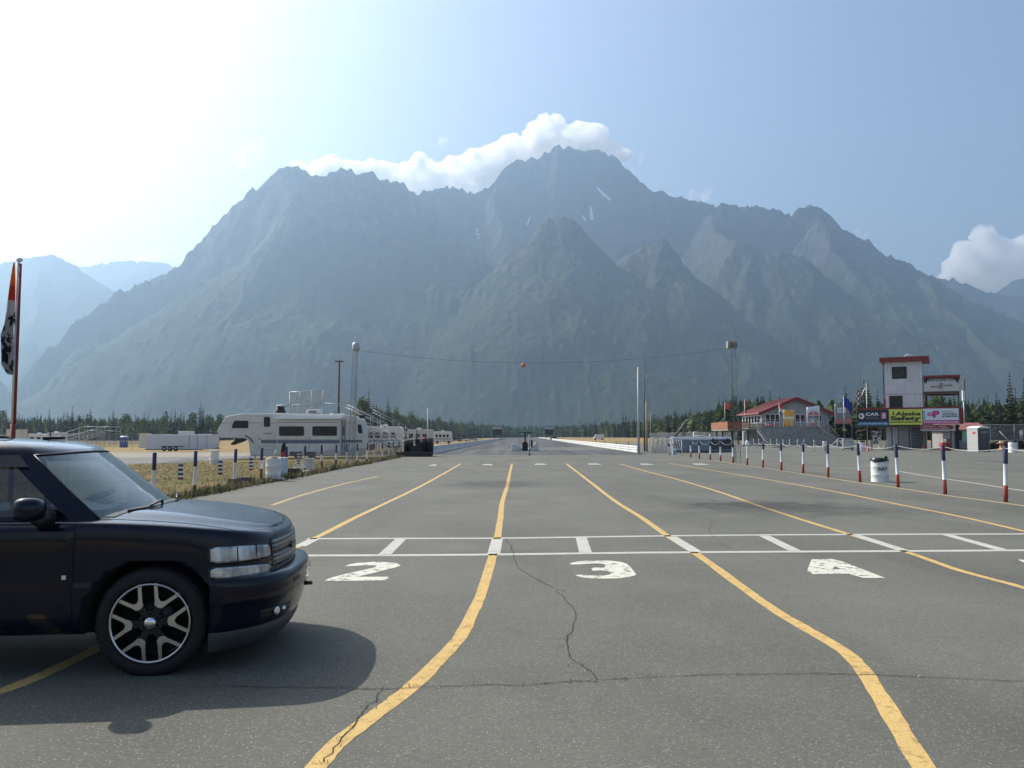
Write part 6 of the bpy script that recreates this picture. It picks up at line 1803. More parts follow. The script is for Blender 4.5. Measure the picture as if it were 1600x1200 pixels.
def net_mat():
    m, nt, b, out = nodes_of('chain_link_haze')
    b.inputs['Base Color'].default_value = (.20,.21,.22,1); b.inputs['Roughness'].default_value = .6
    tc = N(nt, 'ShaderNodeTexCoord'); 
    f = noise_fac(nt, tc.outputs['Object'], .6, 3, .6, .3, .7, .50, .68)
    tr = N(nt, 'ShaderNodeBsdfTransparent'); mx = N(nt, 'ShaderNodeMixShader')
    nt.links.new(f, mx.inputs[0]); nt.links.new(b.outputs[0], mx.inputs[1]); nt.links.new(tr.outputs[0], mx.inputs[2]); nt.links.new(mx.outputs[0], out.inputs['Surface'])
    return m
M_NET = net_mat()
far_fence('chain_link_fence', -60, 232, 345, 240, 3.0, 'tall grey chain-link fence in front of the left tree line')
# ---------------------------------------------------------------- right posts with their rope
RP = [(1571.5,785),(1477,773),(1403.5,762),(1344,753.6),(1294,746.7),(1255,740),(1221,735.5),(1192,731),(1167.6,727.6),(1145.5,724),(1126,721),(1110,719),(1093,716.8),(1079.5,715)]
pr = post_mesh(1.50, (.30,.68), 3)
tops = []
for i, (px, py) in enumerate(RP):
    g_ = G(px, py); o = bpy.data.objects.new('marker_post', pr); col.objects.link(o)
    o.location = g_; o.rotation_euler = (R(random.uniform(-1.5,1.5)), R([1.6,-.3,1.8,2.0,.5,.8,0,1,0,.5,1,.2,-1,0][i]), i)
    tops.append(g_ + Vector((0,0,1.44)))
    tag(o, ('white-shirt-like rag tied at the top of the %s right striped post from the right edge' % ORD[i]) if False else '%s blue, white and red post of the right row counted from the right edge' % ORD[i], 'post', 'striped posts of the right row')
rp = MB()
for i in range(len(tops)-1):
    s = [.10,.10,.13,.13,.16,.22,.24,.24,.26,.26,.28,.3,.3][i]
    rp.tube(sag(tops[i], tops[i+1], s, 8), .005, 5, cap=False)
e0 = tops[0] + Vector((.6, -3.3, 0)); rp.tube(sag(e0, tops[0], .10, 8), .0065, 5, cap=False)
tag(rp.build('rope', M_WHITE), 'white rope sagging between the tops of the right striped posts', 'rope')
rag = MB(); c = tops[8]; rag.ball((c.x, c.y-.05, c.z-.12), (.12,.10,.20), 10, 8); rag.ball((c.x+.04, c.y-.06, c.z-.38), (.09,.08,.16), 10, 8)
tag(rag.build('rag', M_WHITE), 'white rag knotted round the ninth right post near the lattice tower', 'rag')
pole = MB(); a = tops[4] + Vector((-.05,.05,-.30)); b = tops[4] + Vector((.62,.35,.22)); pole.tube([a,b,b+Vector((.28,.1,.0))], .016, 6)
tag(pole.build('white_pipe', M_WHITE), 'bent white pipe leaning on the fifth right post', 'pipe')
drum(G(1375, 753.2), 'white drum with black liner and dark stencilled letters among the right posts', 'tied', .90, .315, None, 'ARP')
drum(on(1344.5, 84), 'white drum with black liner left of the timing tower', 'plain', .98, .33)
drum(on(1580.5, 69), 'white drum with black liner and a white rod beside the tyre stacks', 'tied', .98, .34)
mb = MB(); q = on(1580.5, 69); mb.tube([q+Vector((-.35,0,1.0)), q+Vector((-1.0,.1,1.75))], .03, 6); tag(mb.build('white_rod', M_WHITE), 'slanting white rod leaning out of the far right drum', 'rod')
# ---------------------------------------------------------------- timing tower
YK = 86.0; oK = on(1420, YK)
TW = empty('timing_tower', oK, R(-28), 'white three-storey timing tower with dark red trim and advertising boards', 'tower')
TW.scale = (.905, 1, 1)
def kp(px, py, dy=0): q = lp(px, py, YK, oK); return Vector((q.x, dy, q.z))
def kb(mb, x0, y0, x1, y1, d0, d1, mi=0, zb=None):
    a, b = kp(x0, y0), kp(x1, y1); mb.span((a.x, d0, b.z if zb is None else zb), (b.x, d1, a.z), mi)
def siding_mat():
    m, nt, b, out = nodes_of('white_board_siding')
    tc = N(nt, 'ShaderNodeTexCoord'); sp = N(nt, 'ShaderNodeSeparateXYZ'); nt.links.new(tc.outputs['Object'], sp.inputs[0])
    ad = N(nt, 'ShaderNodeMath', operation='ADD'); nt.links.new(sp.outputs['X'], ad.inputs[0]); nt.links.new(sp.outputs['Y'], ad.inputs[1])
    fr = N(nt, 'ShaderNodeMath', operation='PINGPONG'); nt.links.new(ad.outputs[0], fr.inputs[0]); fr.inputs[1].default_value = .15
    g_ = N(nt, 'ShaderNodeMapRange'); g_.inputs[1].default_value = .0; g_.inputs[2].default_value = .022; nt.links.new(fr.outputs[0], g_.inputs[0])
    c0 = mix_col(nt, noise_fac(nt, tc.outputs['Object'], 1.2, 6, .65, .35, .7), (.62,.63,.65), (.50,.51,.53))
    c = mix_col(nt, g_.outputs[0], (.26,.26,.28), c0)
    nt.links.new(c, b.inputs['Base Color']); b.inputs['Roughness'].default_value = .6
    bp = N(nt, 'ShaderNodeBump'); bp.inputs['Distance'].default_value = .02; nt.links.new(g_.outputs[0], bp.inputs['Height']); nt.links.new(bp.outputs[0], b.inputs['Normal'])
    return m
M_SIDE = siding_mat()
D = 4.2
mb = MB(); kb(mb, 1382, 565, 1442, 640, 0, D); mb.build('upper_wall', M_SIDE, TW)
mb = MB(); kb(mb, 1374, 558.2, 1450.5, 564.6, -.5, D+.4); rf = mb.build('roof', M_DRED, TW)
mb = MB(); kb(mb, 1373.6, 557.4, 1451, 558.2, -.55, D+.45); mb.build('roof_sheet', mat('tan_roof_felt',(.30,.26,.22),.9), rf)
mb = MB(); a = kp(1410,557); mb.tube([(a.x,1,a.z),(a.x+.45,1,a.z+.32),(a.x+.95,1,a.z+.2)], .05, 6); mb.tube([(a.x+.1,1.2,a.z),(a.x+.8,1.2,a.z+.1)], .07, 6); mb.build('roof_debris', M_OFFW, rf)
for x0, x1 in ((1378.4, 1382.2), (1441.6, 1444.2)):
    mb = MB(); kb(mb, x0, 564.6, x1, 640, -.04, .14); mb.build('corner_trim', M_DRED, TW)
mb = MB(); kb(mb, 1382, 615.4, 1442, 616, -.02, .01); mb.build('board_joint', M_STEELG, TW)
def kwin(x0, y0, x1, y1, dy, inset=.22):
    m1 = MB(); kb(m1, x0, y0, x1, y1, dy-.03, dy+.05); f = m1.build('window', M_BLK, TW)
    m2 = MB(); a, b = kp(x0,y0), kp(x1,y1); m2.span((a.x+inset,dy-.045,b.z+inset),(b.x-inset,dy-.02,a.z-inset)); m2.build('pane', M_DGLASS, f); return f
kwin(1393, 572.6, 1417, 591.4, 0); kwin(1389, 618, 1410.5, 637.8, 0, .12)
# right-hand open gallery
mb = MB(); kb(mb, 1442.5, 588, 1498, 591.6, -.25, D); mb.build('gallery_roof', M_DRED, TW)
mb = MB(); kb(mb, 1443.5, 591.8, 1496.5, 612.5, -.10, .0); sg = mb.build('gallery_sign', mat('sign_grey_white', (.50,.50,.49), .5, var=.06), TW)
mb = MB()
rl = random.Random(3); a, b = kp(1443.5,591.8), kp(1496.5,612.5); W_ = b.x - a.x; H_ = a.z - b.z
n = 22
for i in range(n):
    t0 = a.x + W_*i/n; d = H_*(.16 + .16*abs(math.sin(i*1.35)) + (.30 if i in (0,n-1) else .12 if i in (1,n-2) else 0))
    mb.add([(t0,-.108,a.z),(t0,-.108,a.z-d*.6),(t0+W_/n*.5,-.108,a.z-d),(t0+W_/n,-.108,a.z-d*.6),(t0+W_/n,-.108,a.z)], [(0,1,2,3,4)])
    if 2 < i < n-3: mb.add([(t0+.03,-.113,a.z-d*.25),(t0+W_/n*.5,-.113,a.z-d*.75),(t0+W_/n-.03,-.113,a.z-d*.25)], [(0,1,2)], 1)
mb.build('lace_border', [M_BLK, M_OFFW], sg)
text_part('Alaska', sg, (a.x+W_*.17,-.11,b.z+H_*.26), W_*.23, H_*.22, M_BLK, shear=.3); text_part('R', sg, (a.x+W_*.41,-.11,b.z+H_*.16), W_*.13, H_*.44, M_BLK, shear=.35); text_part('aceway', sg, (a.x+W_*.55,-.11,b.z+H_*.26), W_*.27, H_*.24, M_BLK, shear=.3)
mb = MB(); kb(mb, 1443.5, 612.6, 1497, 616.5, -.06, D); mb.build('gallery_beam', M_DWOOD, TW)
for px in (1446, 1470, 1496):
    for dy in (0, D-.15):
        mb = MB(); kb(mb, px-1.4, 616.6, px+1.4, 637, dy, dy+.14); mb.build('gallery_post', M_DWOOD, TW)
mb = MB()
for k in range(5): kb(mb, 1472, 618.5+3.6*k, 1490, 619.0+3.6*k, .9, .95)
for k in range(4): kb(mb, 1474+4.6*k, 617, 1474.6+4.6*k, 636, .9, .95)
mb.build('gallery_lattice', M_DWOOD, TW)
mb = MB(); kb(mb, 1342, 637.2, 1498, 639.6, -1.45, -.9); kb(mb, 1342, 637.5, 1498, 638.6, -.9, D); mb.build('deck_edge', M_DRED, TW)
mb = MB(); kb(mb, 1497, 639.7, 1503, 662, -1.35, D); mb.build('side_board', M_DRED, TW)
def board(x0, y0, x1, y1, m, name='sign_board', d=-1.45):
    mb = MB(); kb(mb, x0, y0, x1, y1, d, d+.08); o = mb.build(name, m, TW); return o, kp(x0, y1).x, kp(x0, y1).z, kp(x1, y0).x - kp(x0, y0).x, kp(x0, y0).z - kp(x0, y1).z, d
M_SIGNNAVY = mat('sign_navy', (.012,.018,.035), .4); M_SIGNBLUE = mat('sign_blue', (.06,.20,.36), .4, var=.2); M_LIME = mat('sign_lime', (.58,.62,.10), .45, var=.05)
M_SIGNW = mat('sign_white', (.62,.66,.72), .4, var=.04); M_MAG = mat('sign_magenta', (.42,.05,.22), .45); M_CYAN = mat('sign_cyan', (.10,.36,.60), .45); M_LGREY = mat('sign_pale', (.72,.72,.74), .4)
o, x, z, w, h, d = board(1341, 640.2, 1390, 664.5, M_SIGNNAVY); o['label'] = 'navy board with white lettering and pale blue strip'
mb = MB(); mb.span((x, d-.012, z),(x+w, d-.002, z+h*.22)); mb.build('blue_strip', M_SIGNBLUE, o)
text_part('CAR', o, (x+w*.26,d-.006,z+h*.62), w*.44, h*.20, M_LGREY, bold=.025); scrawl_part(o, x+w*.26, z+h*.40, w*.44, h*.14, M_STEELG, d-.004, words=1, seed=1)
scrawl_part(o, x+w*.05, z+h*.07, w*.9, h*.08, M_LGREY, d-.013, words=5, seed=2)
mb = MB(); cx_, cz_ = x+w*.12, z+h*.60
mb.lathe([(h*.19,-.008),(h*.19,-.002),(h*.11,-.002),(h*.11,-.008),(h*.19,-.008)], (cx_,d-.002,cz_), 24, 'Y', cap=False); mb.prism([(-.05,-.2),(.2,0),(-.05,.2),(.05,0)], (cx_,d-.004,cz_), (1,0,0), (0,0,1), .01); mb.build('round_emblem', M_LGREY, o)
mb = MB(); mb.span((x+w*.76,d-.012,z+h*.40),(x+w*.93,d-.003,z+h*.82),0); mb.span((x+w*.79,d-.018,z+h*.46),(x+w*.90,d-.010,z+h*.54),1); mb.span((x+w*.79,d-.018,z+h*.60),(x+w*.90,d-.010,z+h*.66),1); mb.span((x+w*.79,d-.018,z+h*.72),(x+w*.90,d-.010,z+h*.77),1); mb.span((x+w*.865,d-.018,z+h*.46),(x+w*.90,d-.0101,z+h*.77),1); mb.build('square_emblem', [M_MAG, M_LGREY], o)
o, x, z, w, h, d = board(1390.3, 639.9, 1442, 663.8, M_LIME); o['label'] = 'lime green board with bold black lettering'
text_part('Alaska', o, (x+w*.20,d-.006,z+h*.58), w*.76, h*.26, M_BLK, bold=.035); text_part('Safety', o, (x+w*.05,d-.006,z+h*.20), w*.91, h*.36, M_BLK, bold=.045)
mb = MB(); mb.span((x+w*.04,d-.006,z+h*.13),(x+w*.95,d-.002,z+h*.215)); mb.build('black_bar', M_BLK, o)
scrawl_part(o, x+w*.07, z+h*.145, w*.85, h*.055, M_LIME, d-.008, words=2, seed=3)
mb = MB(); mb.prism([(0,0),(.12,.10),(.10,.3),(.24,.34),(.22,.12),(.33,.0)], (x+w*.09,d-.004,z+h*.64), (1,0,0), (0,0,1), .006); mb.build('flame_mark', M_BLK, o)
o, x, z, w, h, d = board(1442.3, 639.5, 1496.5, 662.8, M_SIGNW); o['label'] = 'white and magenta printing board'
mb = MB(); mb.span((x,d-.008,z),(x+w,d-.002,z+h*.24)); mb.build('magenta_strip', M_MAG, o)
text_part('INTERIORGRAPHICS.COM', o, (x+w*.03,d-.012,z+h*.05), w*.94, h*.13, M_SIGNW, bold=.02)
text_part('G', o, (x+w*.13,d-.006,z+h*.50), w*.17, h*.26, M_MAG, bold=.05); text_part('P', o, (x+w*.29,d-.006,z+h*.40), w*.19, h*.46, M_MAG, bold=.06)
text_part('INTERIOR', o, (x+w*.54,d-.006,z+h*.74), w*.33, h*.10, M_STEELG); text_part('GRAPHICS', o, (x+w*.54,d-.006,z+h*.58), w*.40, h*.12, M_SIGNNAVY, bold=.025); text_part('& PRINTING', o, (x+w*.54,d-.006,z+h*.42), w*.44, h*.12, M_SIGNNAVY, bold=.025)
mb = MB(); mb.prism([(.0,0),(.26,0),(.22,.25),(.22,.7),(.06,.7),(.06,.25)], (x+w*.01,d-.004,z+h*.28), (1,0,0), (0,0,1), .006); mb.ball((x+w*.045,d-.006,z+h*.80),(.10,.012,.10),12,8); mb.build('blue_figure', M_CYAN, o)
mb = MB(); kb(mb, 1439, 663.9, 1491.5, 673.6, -1.50, -1.44); ar = mb.build('arrow_board', mat('arrow_board_grey',(.40,.37,.37),.5), TW)
mb = MB(); a, b = kp(1439.5,664.2), kp(1490.5,672); H_ = a.z-b.z; W_ = b.x-a.x
mb.prism([(0,H_*.10),(W_*.86,H_*.10),(W_*.86,-H_*.02),(W_*.99,H_*.5),(W_*.86,H_*1.0),(W_*.86,H_*.95),(0,H_*.95)], (a.x,-1.503,b.z), (1,0,0), (0,0,1), .008); mb.build('red_arrow', mat('arrow_red',(.24,.035,.04),.5), ar)
for fx, fz, fw, wd in ((.08,.58,.36,2),(.52,.58,.24,1),(.08,.22,.44,3),(.58,.22,.24,1)): scrawl_part(ar, a.x+W_*fx, b.z+H_*fz, W_*fw, H_*.18, M_LGREY, -1.514, words=wd, seed=int(fx*100+fz*10))
# ground floor
mb = MB(); kb(mb, 1384, 666, 1440, 700, .0, D, zb=0); mb.build('ground_floor_wall', M_SIDE, TW)
mb = MB(); kb(mb, 1343, 664.8, 1498, 667, -1.3, D); mb.build('deck_underside', M_DWOOD, TW)
mb = MB(); kb(mb, 1404.5, 669, 1420, 702, -.05, .05, zb=.02); dr = mb.build('door', mat('grey_door',(.34,.35,.36),.5), TW)
mb = MB(); a = kp(1418,686); mb.ball((a.x,-.09,a.z),(.04,.04,.04),8,6); mb.build('door_handle', M_CHROME, dr)
mb = MB(); kb(mb, 1423.5, 668, 1440, 702, -.05, .02, zb=.02); gd = mb.build('barred_door', M_STEELG, TW)
mb = MB()
for k in range(6): kb(mb, 1424+3.1*k, 668.3, 1424.5+3.1*k, 701, -.08, -.055, zb=.03)
for k in range(7): kb(mb, 1424, 670+4.7*k, 1440, 670.5+4.7*k, -.08, -.0551)
mb.build('door_bars', M_DARK, gd)
for px, r_ in ((1354,.05),(1361,.05),(1383,.08),(1394,.06),(1404,.06),(1421.5,.09),(1441.5,.07),(1446,.07),(1455,.06)):
    mb = MB(); a = kp(px, 667); mb.span((a.x-r_,-1.2,0),(a.x+r_,-1.2+2*r_,a.z)); mb.build('deck_post', M_DWOOD, TW)
mb = MB(); a, b = kp(1490,664), kp(1497,700); mb.span((a.x,-1.3,0),(b.x,-.85,a.z)); mb.build('corner_pillar', M_BLKF, TW)
mb = MB(); kb(mb, 1440, 670, 1447, 702, .6, D, zb=0); mb.build('side_wall', M_SIDE, TW)
# things under and beside the tower
def thing_at(px, Y): return on(px, Y)
o = thing_at(1370.5, 85); BN = empty('picture_banner', o, 0, 'black and white picture banner hung under the left of the tower deck', 'banner')
def pic_mat():
    m, nt, b, out = nodes_of('black_white_print'); tc = N(nt, 'ShaderNodeTexCoord')
    f = noise_fac(nt, tc.outputs['Object'], 3.2, 5, .6, .47, .53, dist=1.2); c = mix_col(nt, f, (.02,.02,.02), (.42,.42,.41)); nt.links.new(c, b.inputs['Base Color']); return m
mb = MB(); a, b = lp(1363,673,85,o), lp(1378,694,85,o); mb.span((a.x,0,b.z),(b.x,.03,a.z)); mb.build('cloth', pic_mat(), BN)
mb = MB(); mb.tube([(a.x,.02,0),(a.x,.02,a.z)], .03, 6); mb.tube([(b.x,.02,0),(b.x,.02,a.z)], .03, 6); mb.build('stakes', M_DARK, BN)
def chair(px, Y, rz, label):
    t = empty('plastic_chair', thing_at(px, Y), rz, label, 'chair', 'white plastic chairs under the tower')
    mb = MB(); mb.box((0,0,.44),(.46,.45,.04)); mb.build('seat', M_CREAM, t, bevel=.01)
    mb = MB(); mb.box((0,.23,.72),(.46,.04,.52), M=Matrix.Rotation(R(-10),4,'X')); mb.build('backrest', M_CREAM, t, bevel=.01)
    for sx in (-1,1):
        for sy in (-1,1):
            mb = MB(); mb.tube([(sx*.19,sy*.19,.44),(sx*.24,sy*.24,0)], .022, 6); mb.build('leg', M_CREAM, t)
        mb = MB(); mb.box((sx*.23,0,.64),(.05,.42,.03)); mb.build('armrest', M_CREAM, t)
chair(1375, 83.5, R(160), 'white plastic chair left of two under the tower deck'); chair(1381, 83.8, R(200), 'white plastic chair right of two, by the white siding')
def cone(px, Y, label):
    t = empty('traffic_cone', thing_at(px, Y), 0, label, 'cone'); mb = MB(); mb.lathe([(.19,0),(.17,.03),(.13,.05),(.02,.70),(.001,.71)], (0,0,0), 14); mb.build('cone', M_REDP, t); mb = MB(); mb.span((-.2,-.2,0),(.2,.2,.03)); mb.build('foot', M_REDP, t)
cone(1355, 83, 'faded red cone under the left end of the tower deck'); cone(1441, 84, 'faded red cone at the right of the barred door')
o = thing_at(1475, 78); FT = empty('fuel_tank_box', o, 0, 'red fuel box standing right of the tower ground floor', 'fuel box')
mb = MB(); mb.span((-.42,-.3,.08),(.42,.3,.80)); mb.build('tank', M_REDP, FT, bevel=.05); mb = MB(); mb.span((.05,-.31,.1),(.40,-.302,.78)); mb.build('side_door', M_DRED, FT); mb = MB(); mb.tube([(-.1,0,.8),(0,0,1.0),(.12,0,.8)], .03, 6); mb.span((-.4,-.28,0),(.4,.28,.08)); mb.build('handle', M_DARK, FT)
def small_sign(px, Y, y0, y1, x0, x1, m, label, lines, strip=None):
    o = thing_at(px, Y); t = empty('notice_board', o, 0, label, 'sign'); a, b = lp(x0,y0,Y,o), lp(x1,y1,Y,o)
    mb = MB(); mb.span((a.x,0,b.z),(b.x,.03,a.z)); f = mb.build('panel', m, t)
    for x in (a.x+.08, b.x-.08):
        mb = MB(); mb.tube([(x,.05,0),(x,.05,a.z-.05)], .025, 6); mb.build('leg', M_STEELG, t)
    n = len(lines); h = (a.z-b.z)
    for i, s in enumerate(lines):
        scrawl_part(f, a.x+(b.x-a.x)*.10, b.z+h*(1-(i+.85)/n), (b.x-a.x)*.78, h/n*.45, strip or M_LGREY, -.003, words=1, seed=i)
    return f
small_sign(1478.5, 84, 673, 686, 1473, 1484.5, M_LGREY, 'white notice with red top on legs before the ticket shed', ['RULES','NO FUEL','EXIT'], M_REDP)
small_sign(1508.5, 76.5, 673.5, 690.5, 1504.5, 1512.5, mat('sign_green',(.03,.32,.20),.5), 'tall green price board leaning by the grey portable toilet', ['PRICES','ADULT','CHILD','SENIOR','CREW'])
o = thing_at(1508, 88); SH = empty('ticket_shed', o, 0, 'small pale shed with red roof between the tower and the grey toilet', 'shed')
a, b = lp(1478,672,88,o), lp(1537,672,88,o); mb = MB(); mb.span((a.x,0,0),(b.x,3,a.z)); mb.build('wall', mat('shed_grey',(.30,.30,.29),.7,dirt=.4), SH)
mb = MB(); z0, z1 = lp(1478,671.5,88,o).z, lp(1478,660,88,o).z; mb.prism([(-.5,z0),(1.5,z1),(1.55,z1),(3.6,z0),(3.6,z0-.08),(-.5,z0-.08)], (a.x-.3,0,0), (0,1,0), (0,0,1), b.x-a.x+.6); mb.build('roof', M_ROOFR, SH, clean=True)
for x0, x1 in ((1498,1503),(1504.5,1510)):
    mb = MB(); p, q = lp(x0,675,88,o), lp(x1,687,88,o); mb.span((p.x,-.03,q.z),(q.x,.02,p.z)); mb.build('window', M_DGLASS, SH)
mb = MB(); p, q = lp(1487,674,88,o), lp(1490.5,700,88,o); mb.span((p.x,-.04,0),(q.x,.02,p.z)); mb.build('door_frame', M_LGREY, SH)
# portable toilet
o = thing_at(1527, 72.5); PT2 = empty('portable_toilet', o, R(14), 'grey portable toilet with white domed roof right of the timing tower', 'portable toilet')
M_TG = mat('toilet_shaded_grey', (.075,.082,.092), .5, var=.08); M_TGL = mat('toilet_sunlit_grey', (.42,.42,.40), .5, var=.08)
mb = MB(); mb.span((-.60,-.60,.1),(.60,.60,2.05),0); mb.span((-.615,-.60,.1),(-.601,.60,2.05),1); mb.build('cabin', [M_TG, M_TGL], PT2, bevel=.03)  # sunlit left side and shaded front are painted as two greys
mb = MB(); vs = []; 
for i in range(9):
    x = -.66 + 1.32*i/8; z = 2.05 + .20*math.cos((x/.66)*math.pi/2)**.8
    vs += [(x,-.66,z if i not in (0,8) else 2.05),(x,.66,z if i not in (0,8) else 2.05)]
mb.add(vs, [(2*i,2*i+2,2*i+3,2*i+1) for i in range(8)] + [tuple(2*i for i in reversed(range(9))), tuple(2*i+1 for i in range(9))]); mb.build('roof', M_WHITE, PT2, bevel=.02)
mb = MB(); mb.span((-.44,-.625,.16),(.46,-.602,1.92)); d2 = mb.build('door', mat('toilet_door',(.055,.06,.07),.5), PT2); mb = MB(); mb.span((-.30,-.635,1.62),(.38,-.626,1.80)); mb.build('door_vent', M_STEELG, d2); mb = MB(); mb.span((.34,-.65,1.0),(.40,-.626,1.14)); mb.build('door_handle', M_BLK, d2)
mb = MB(); mb.span((-.64,-.64,0),(.64,.64,.1)); mb.build('skid', M_STEELG, PT2)
mb = MB(); mb.span((-.625,-.35,1.55),(-.617,-.05,1.75)); mb.build('sticker', M_REDP, PT2)
# tyre stacks, spool and planks
def tyre_stack(px, Y, n, label, m=None):
    t = empty('tyre_stack', thing_at(px, Y), 0, label, 'tyres', 'tyre stacks right of the grey toilet')
    for i in range(n):
        mb = MB(); mb.lathe([(.17,.02),(.30,.0),(.34,.05),(.34,.16),(.30,.21),(.17,.19)], (random.uniform(-.03,.03),random.uniform(-.03,.03),.21*i), 20); mb.lathe([(.17,.02),(.17,.19)], (0,0,.21*i), 16, cap=False); mb.build('tyre', m or M_RUB, t)
tyre_stack(1546, 78, 3, 'stack of worn tyres directly right of the grey toilet'); tyre_stack(1551.5, 78.5, 4, 'taller tyre stack left of the orange spool', M_DARK); tyre_stack(1556, 78, 4, 'dark blue-black tyre stack touching the orange spool', mat('navy_rubber',(.015,.02,.035),.6)); tyre_stack(1570, 78, 4, 'tyre stack right of the orange spool'); tyre_stack(1591, 80, 4, 'tyre stack right of the white drum with the rod'); tyre_stack(1597, 80, 3, 'tyre stack at the far right edge')
o = thing_at(1563, 77); SPL = empty('cable_spool', o, 0, 'orange wooden cable spool among the tyre stacks', 'spool')
M_OW = mat('orange_wood', (.48,.22,.07), .8, var=.3)
mb = MB(); mb.lathe([(.40,.0),(.40,.06),(.20,.06),(.18,.34),(.20,.62),(.40,.62),(.40,.68),(.05,.68)], (0,0,0), 24); mb.build('reel', M_OW, SPL); mb = MB(); mb.box((0,0,.76),(.34,.26,.12)); mb.build('cushion', M_CREAM, SPL, bevel=.03)
small_sign(1596, 92, 672, 680, 1593.5, 1598.5, M_LGREY, 'small white and red notice at the far right edge', ['NO','ENTRY'], M_REDP)
o = thing_at(1545, 84); FRM = empty('frame_rack', o, 0, 'pale metal window frame rack behind the grey toilet', 'rack'); mb = MB()
a, b = lp(1536,662.5,84,o), lp(1548,672,84,o)
mb.span((a.x,0,a.z-.08),(b.x,.06,a.z)); mb.span((a.x,0,(a.z+b.z)/2-.04),(b.x,.06,(a.z+b.z)/2+.04)); mb.span((b.x-.07,0,0),(b.x,.055,a.z-.08)); mb.span((a.x,0,0),(a.x+.07,.055,a.z-.08)); mb.build('frame', M_GALV, FRM)
mb = MB(); mb.span((a.x+.07,.02,b.z),(b.x-.07,.03,(a.z+b.z)/2-.04)); mb.build('pane', M_DGLASS, FRM)
far_fence('chain_link_fence', 1500, 110, 1760, 104, 2.6, 'grey chain-link fence before the tall spruces at the right edge')
far_fence('chain_link_fence', 1015, 175, 1150, 150, 2.2, 'long chain-link fence in the dry grass left of the lodge')
UP2 = empty('utility_pole', on(1507.5, 118), 0, 'dark utility pole with a white lamp right of the tower gallery', 'utility pole')
h = at(1507, 592, 118).z - UP2.location.z; mb = MB(); mb.tube([(0,0,0),(0,0,h)], [.20,.14], 10); mb.build('pole', M_DWOOD, UP2); mb = MB(); mb.tube([(-.22,-.2,2),(-.22,-.2,h*.72)], .07, 8); mb.build('conduit', M_GALV, UP2); mb = MB(); mb.span((-.42,-.35,h*.66),(-.1,-.1,h*.82)); mb.build('meter_box', M_WHITE, UP2)
# ---------------------------------------------------------------- lodge with red roof
YL = 128.0; oL = on(1240, YL)
LG = empty('lodge', oL, 0, 'two-storey grey lodge with red metal roof and a wooden deck', 'building')
def gp2(px, py, dy=0): q = lp(px, py, YL, oL); return Vector((q.x, dy, q.z))
A = gp2(1190, 641.5); Bp = gp2(1243, 620.5); Cc = gp2(1303, 645); dL = 11.0
ev = gp2(1190, 647).z
wl, wr = gp2(1191,700).x, gp2(1296,700).x
M_LW = mat('lodge_wall', (.33,.34,.36), .7, var=.08, scale=1)
mb = MB(); apex = (Bp.x, Bp.z-.18)
mb.prism([(wl,0),(wr,0),(wr,gp2(1296,643.5).z),apex,(wl,gp2(1191,642.8).z)], (0,dL,0), (1,0,0), (0,0,1), dL); mb.build('wall', M_LW, LG, clean=True)
mb = MB()
for p, q in ((Vector((gp2(1183,645).x,0,gp2(1183,645).z)), Bp), (Bp, Vector((gp2(1308,648).x,0,gp2(1308,648).z)))):
    vs = [Vector((p.x,-.7,p.z)), Vector((q.x,-.7,q.z)), Vector((q.x,dL+.7,q.z)), Vector((p.x,dL+.7,p.z))]
    lo_ = [v - Vector((0,0,.16)) for v in vs]
    mb.add(vs + lo_, [(0,1,2,3),(7,6,5,4),(0,4,5,1),(1,5,6,2),(2,6,7,3),(3,7,4,0)])
    nr = int((vs[2]-vs[1]).length/.6)
    for k in range(nr+1):
        t = k/nr; mb.tube([vs[0].lerp(vs[3],t)+Vector((0,0,.02)), vs[1].lerp(vs[2],t)+Vector((0,0,.02))], .03, 4, 0)
rfL = mb.build('roof', M_ROOFR, LG, clean=True)
mb = MB()
for p, q in ((Vector((gp2(1183,645).x,0,gp2(1183,645).z)), Bp), (Bp, Vector((gp2(1308,648).x,0,gp2(1308,648).z)))):
    a, b = Vector((p.x,-.74,p.z)), Vector((q.x,-.74,q.z)); mb.add([a,b,b-Vector((0,0,.42)),a-Vector((0,0,.42)),a+Vector((0,.05,0)),b+Vector((0,.05,0)),b+Vector((0,.05,-.42)),a+Vector((0,.05,-.42))], [(3,2,1,0),(4,5,6,7),(0,1,5,4),(2,3,7,6)])
mb.build('rake_trim', M_DRED, rfL)
def lw(x0, y0, x1, y1, n):
    mb = MB(); a, b = gp2(x0,y0), gp2(x1,y1); mb.span((a.x,-.04,b.z),(b.x,.05,a.z)); f = mb.build('window', M_LGREY, LG)
    w_ = (b.x-a.x)/n
    for k in range(n):
        mb = MB(); mb.span((a.x+w_*k+.07,-.05,b.z+.08),(a.x+w_*(k+1)-.07,-.03,a.z-.08)); mb.build('pane', M_DGLASS, f)
lw(1195.5, 647, 1219, 659, 3); lw(1242, 647.5, 1258, 659, 2); lw(1274, 648, 1284, 659, 1)
# side windows towards the deck
mb = MB(); z0, z1 = gp2(1190,661).z, gp2(1190,648.5).z; mb.span((wl-.06,.6,z0),(wl+.02,dL-.6,z1)); f = mb.build('window_row', M_LGREY, LG)
for k in range(6):
    mb = MB(); y0 = .75+1.62*k; mb.span((wl-.075,y0,z0+.1),(wl-.05,y0+1.3,z1-.1)); mb.build('pane', M_DGLASS, f)
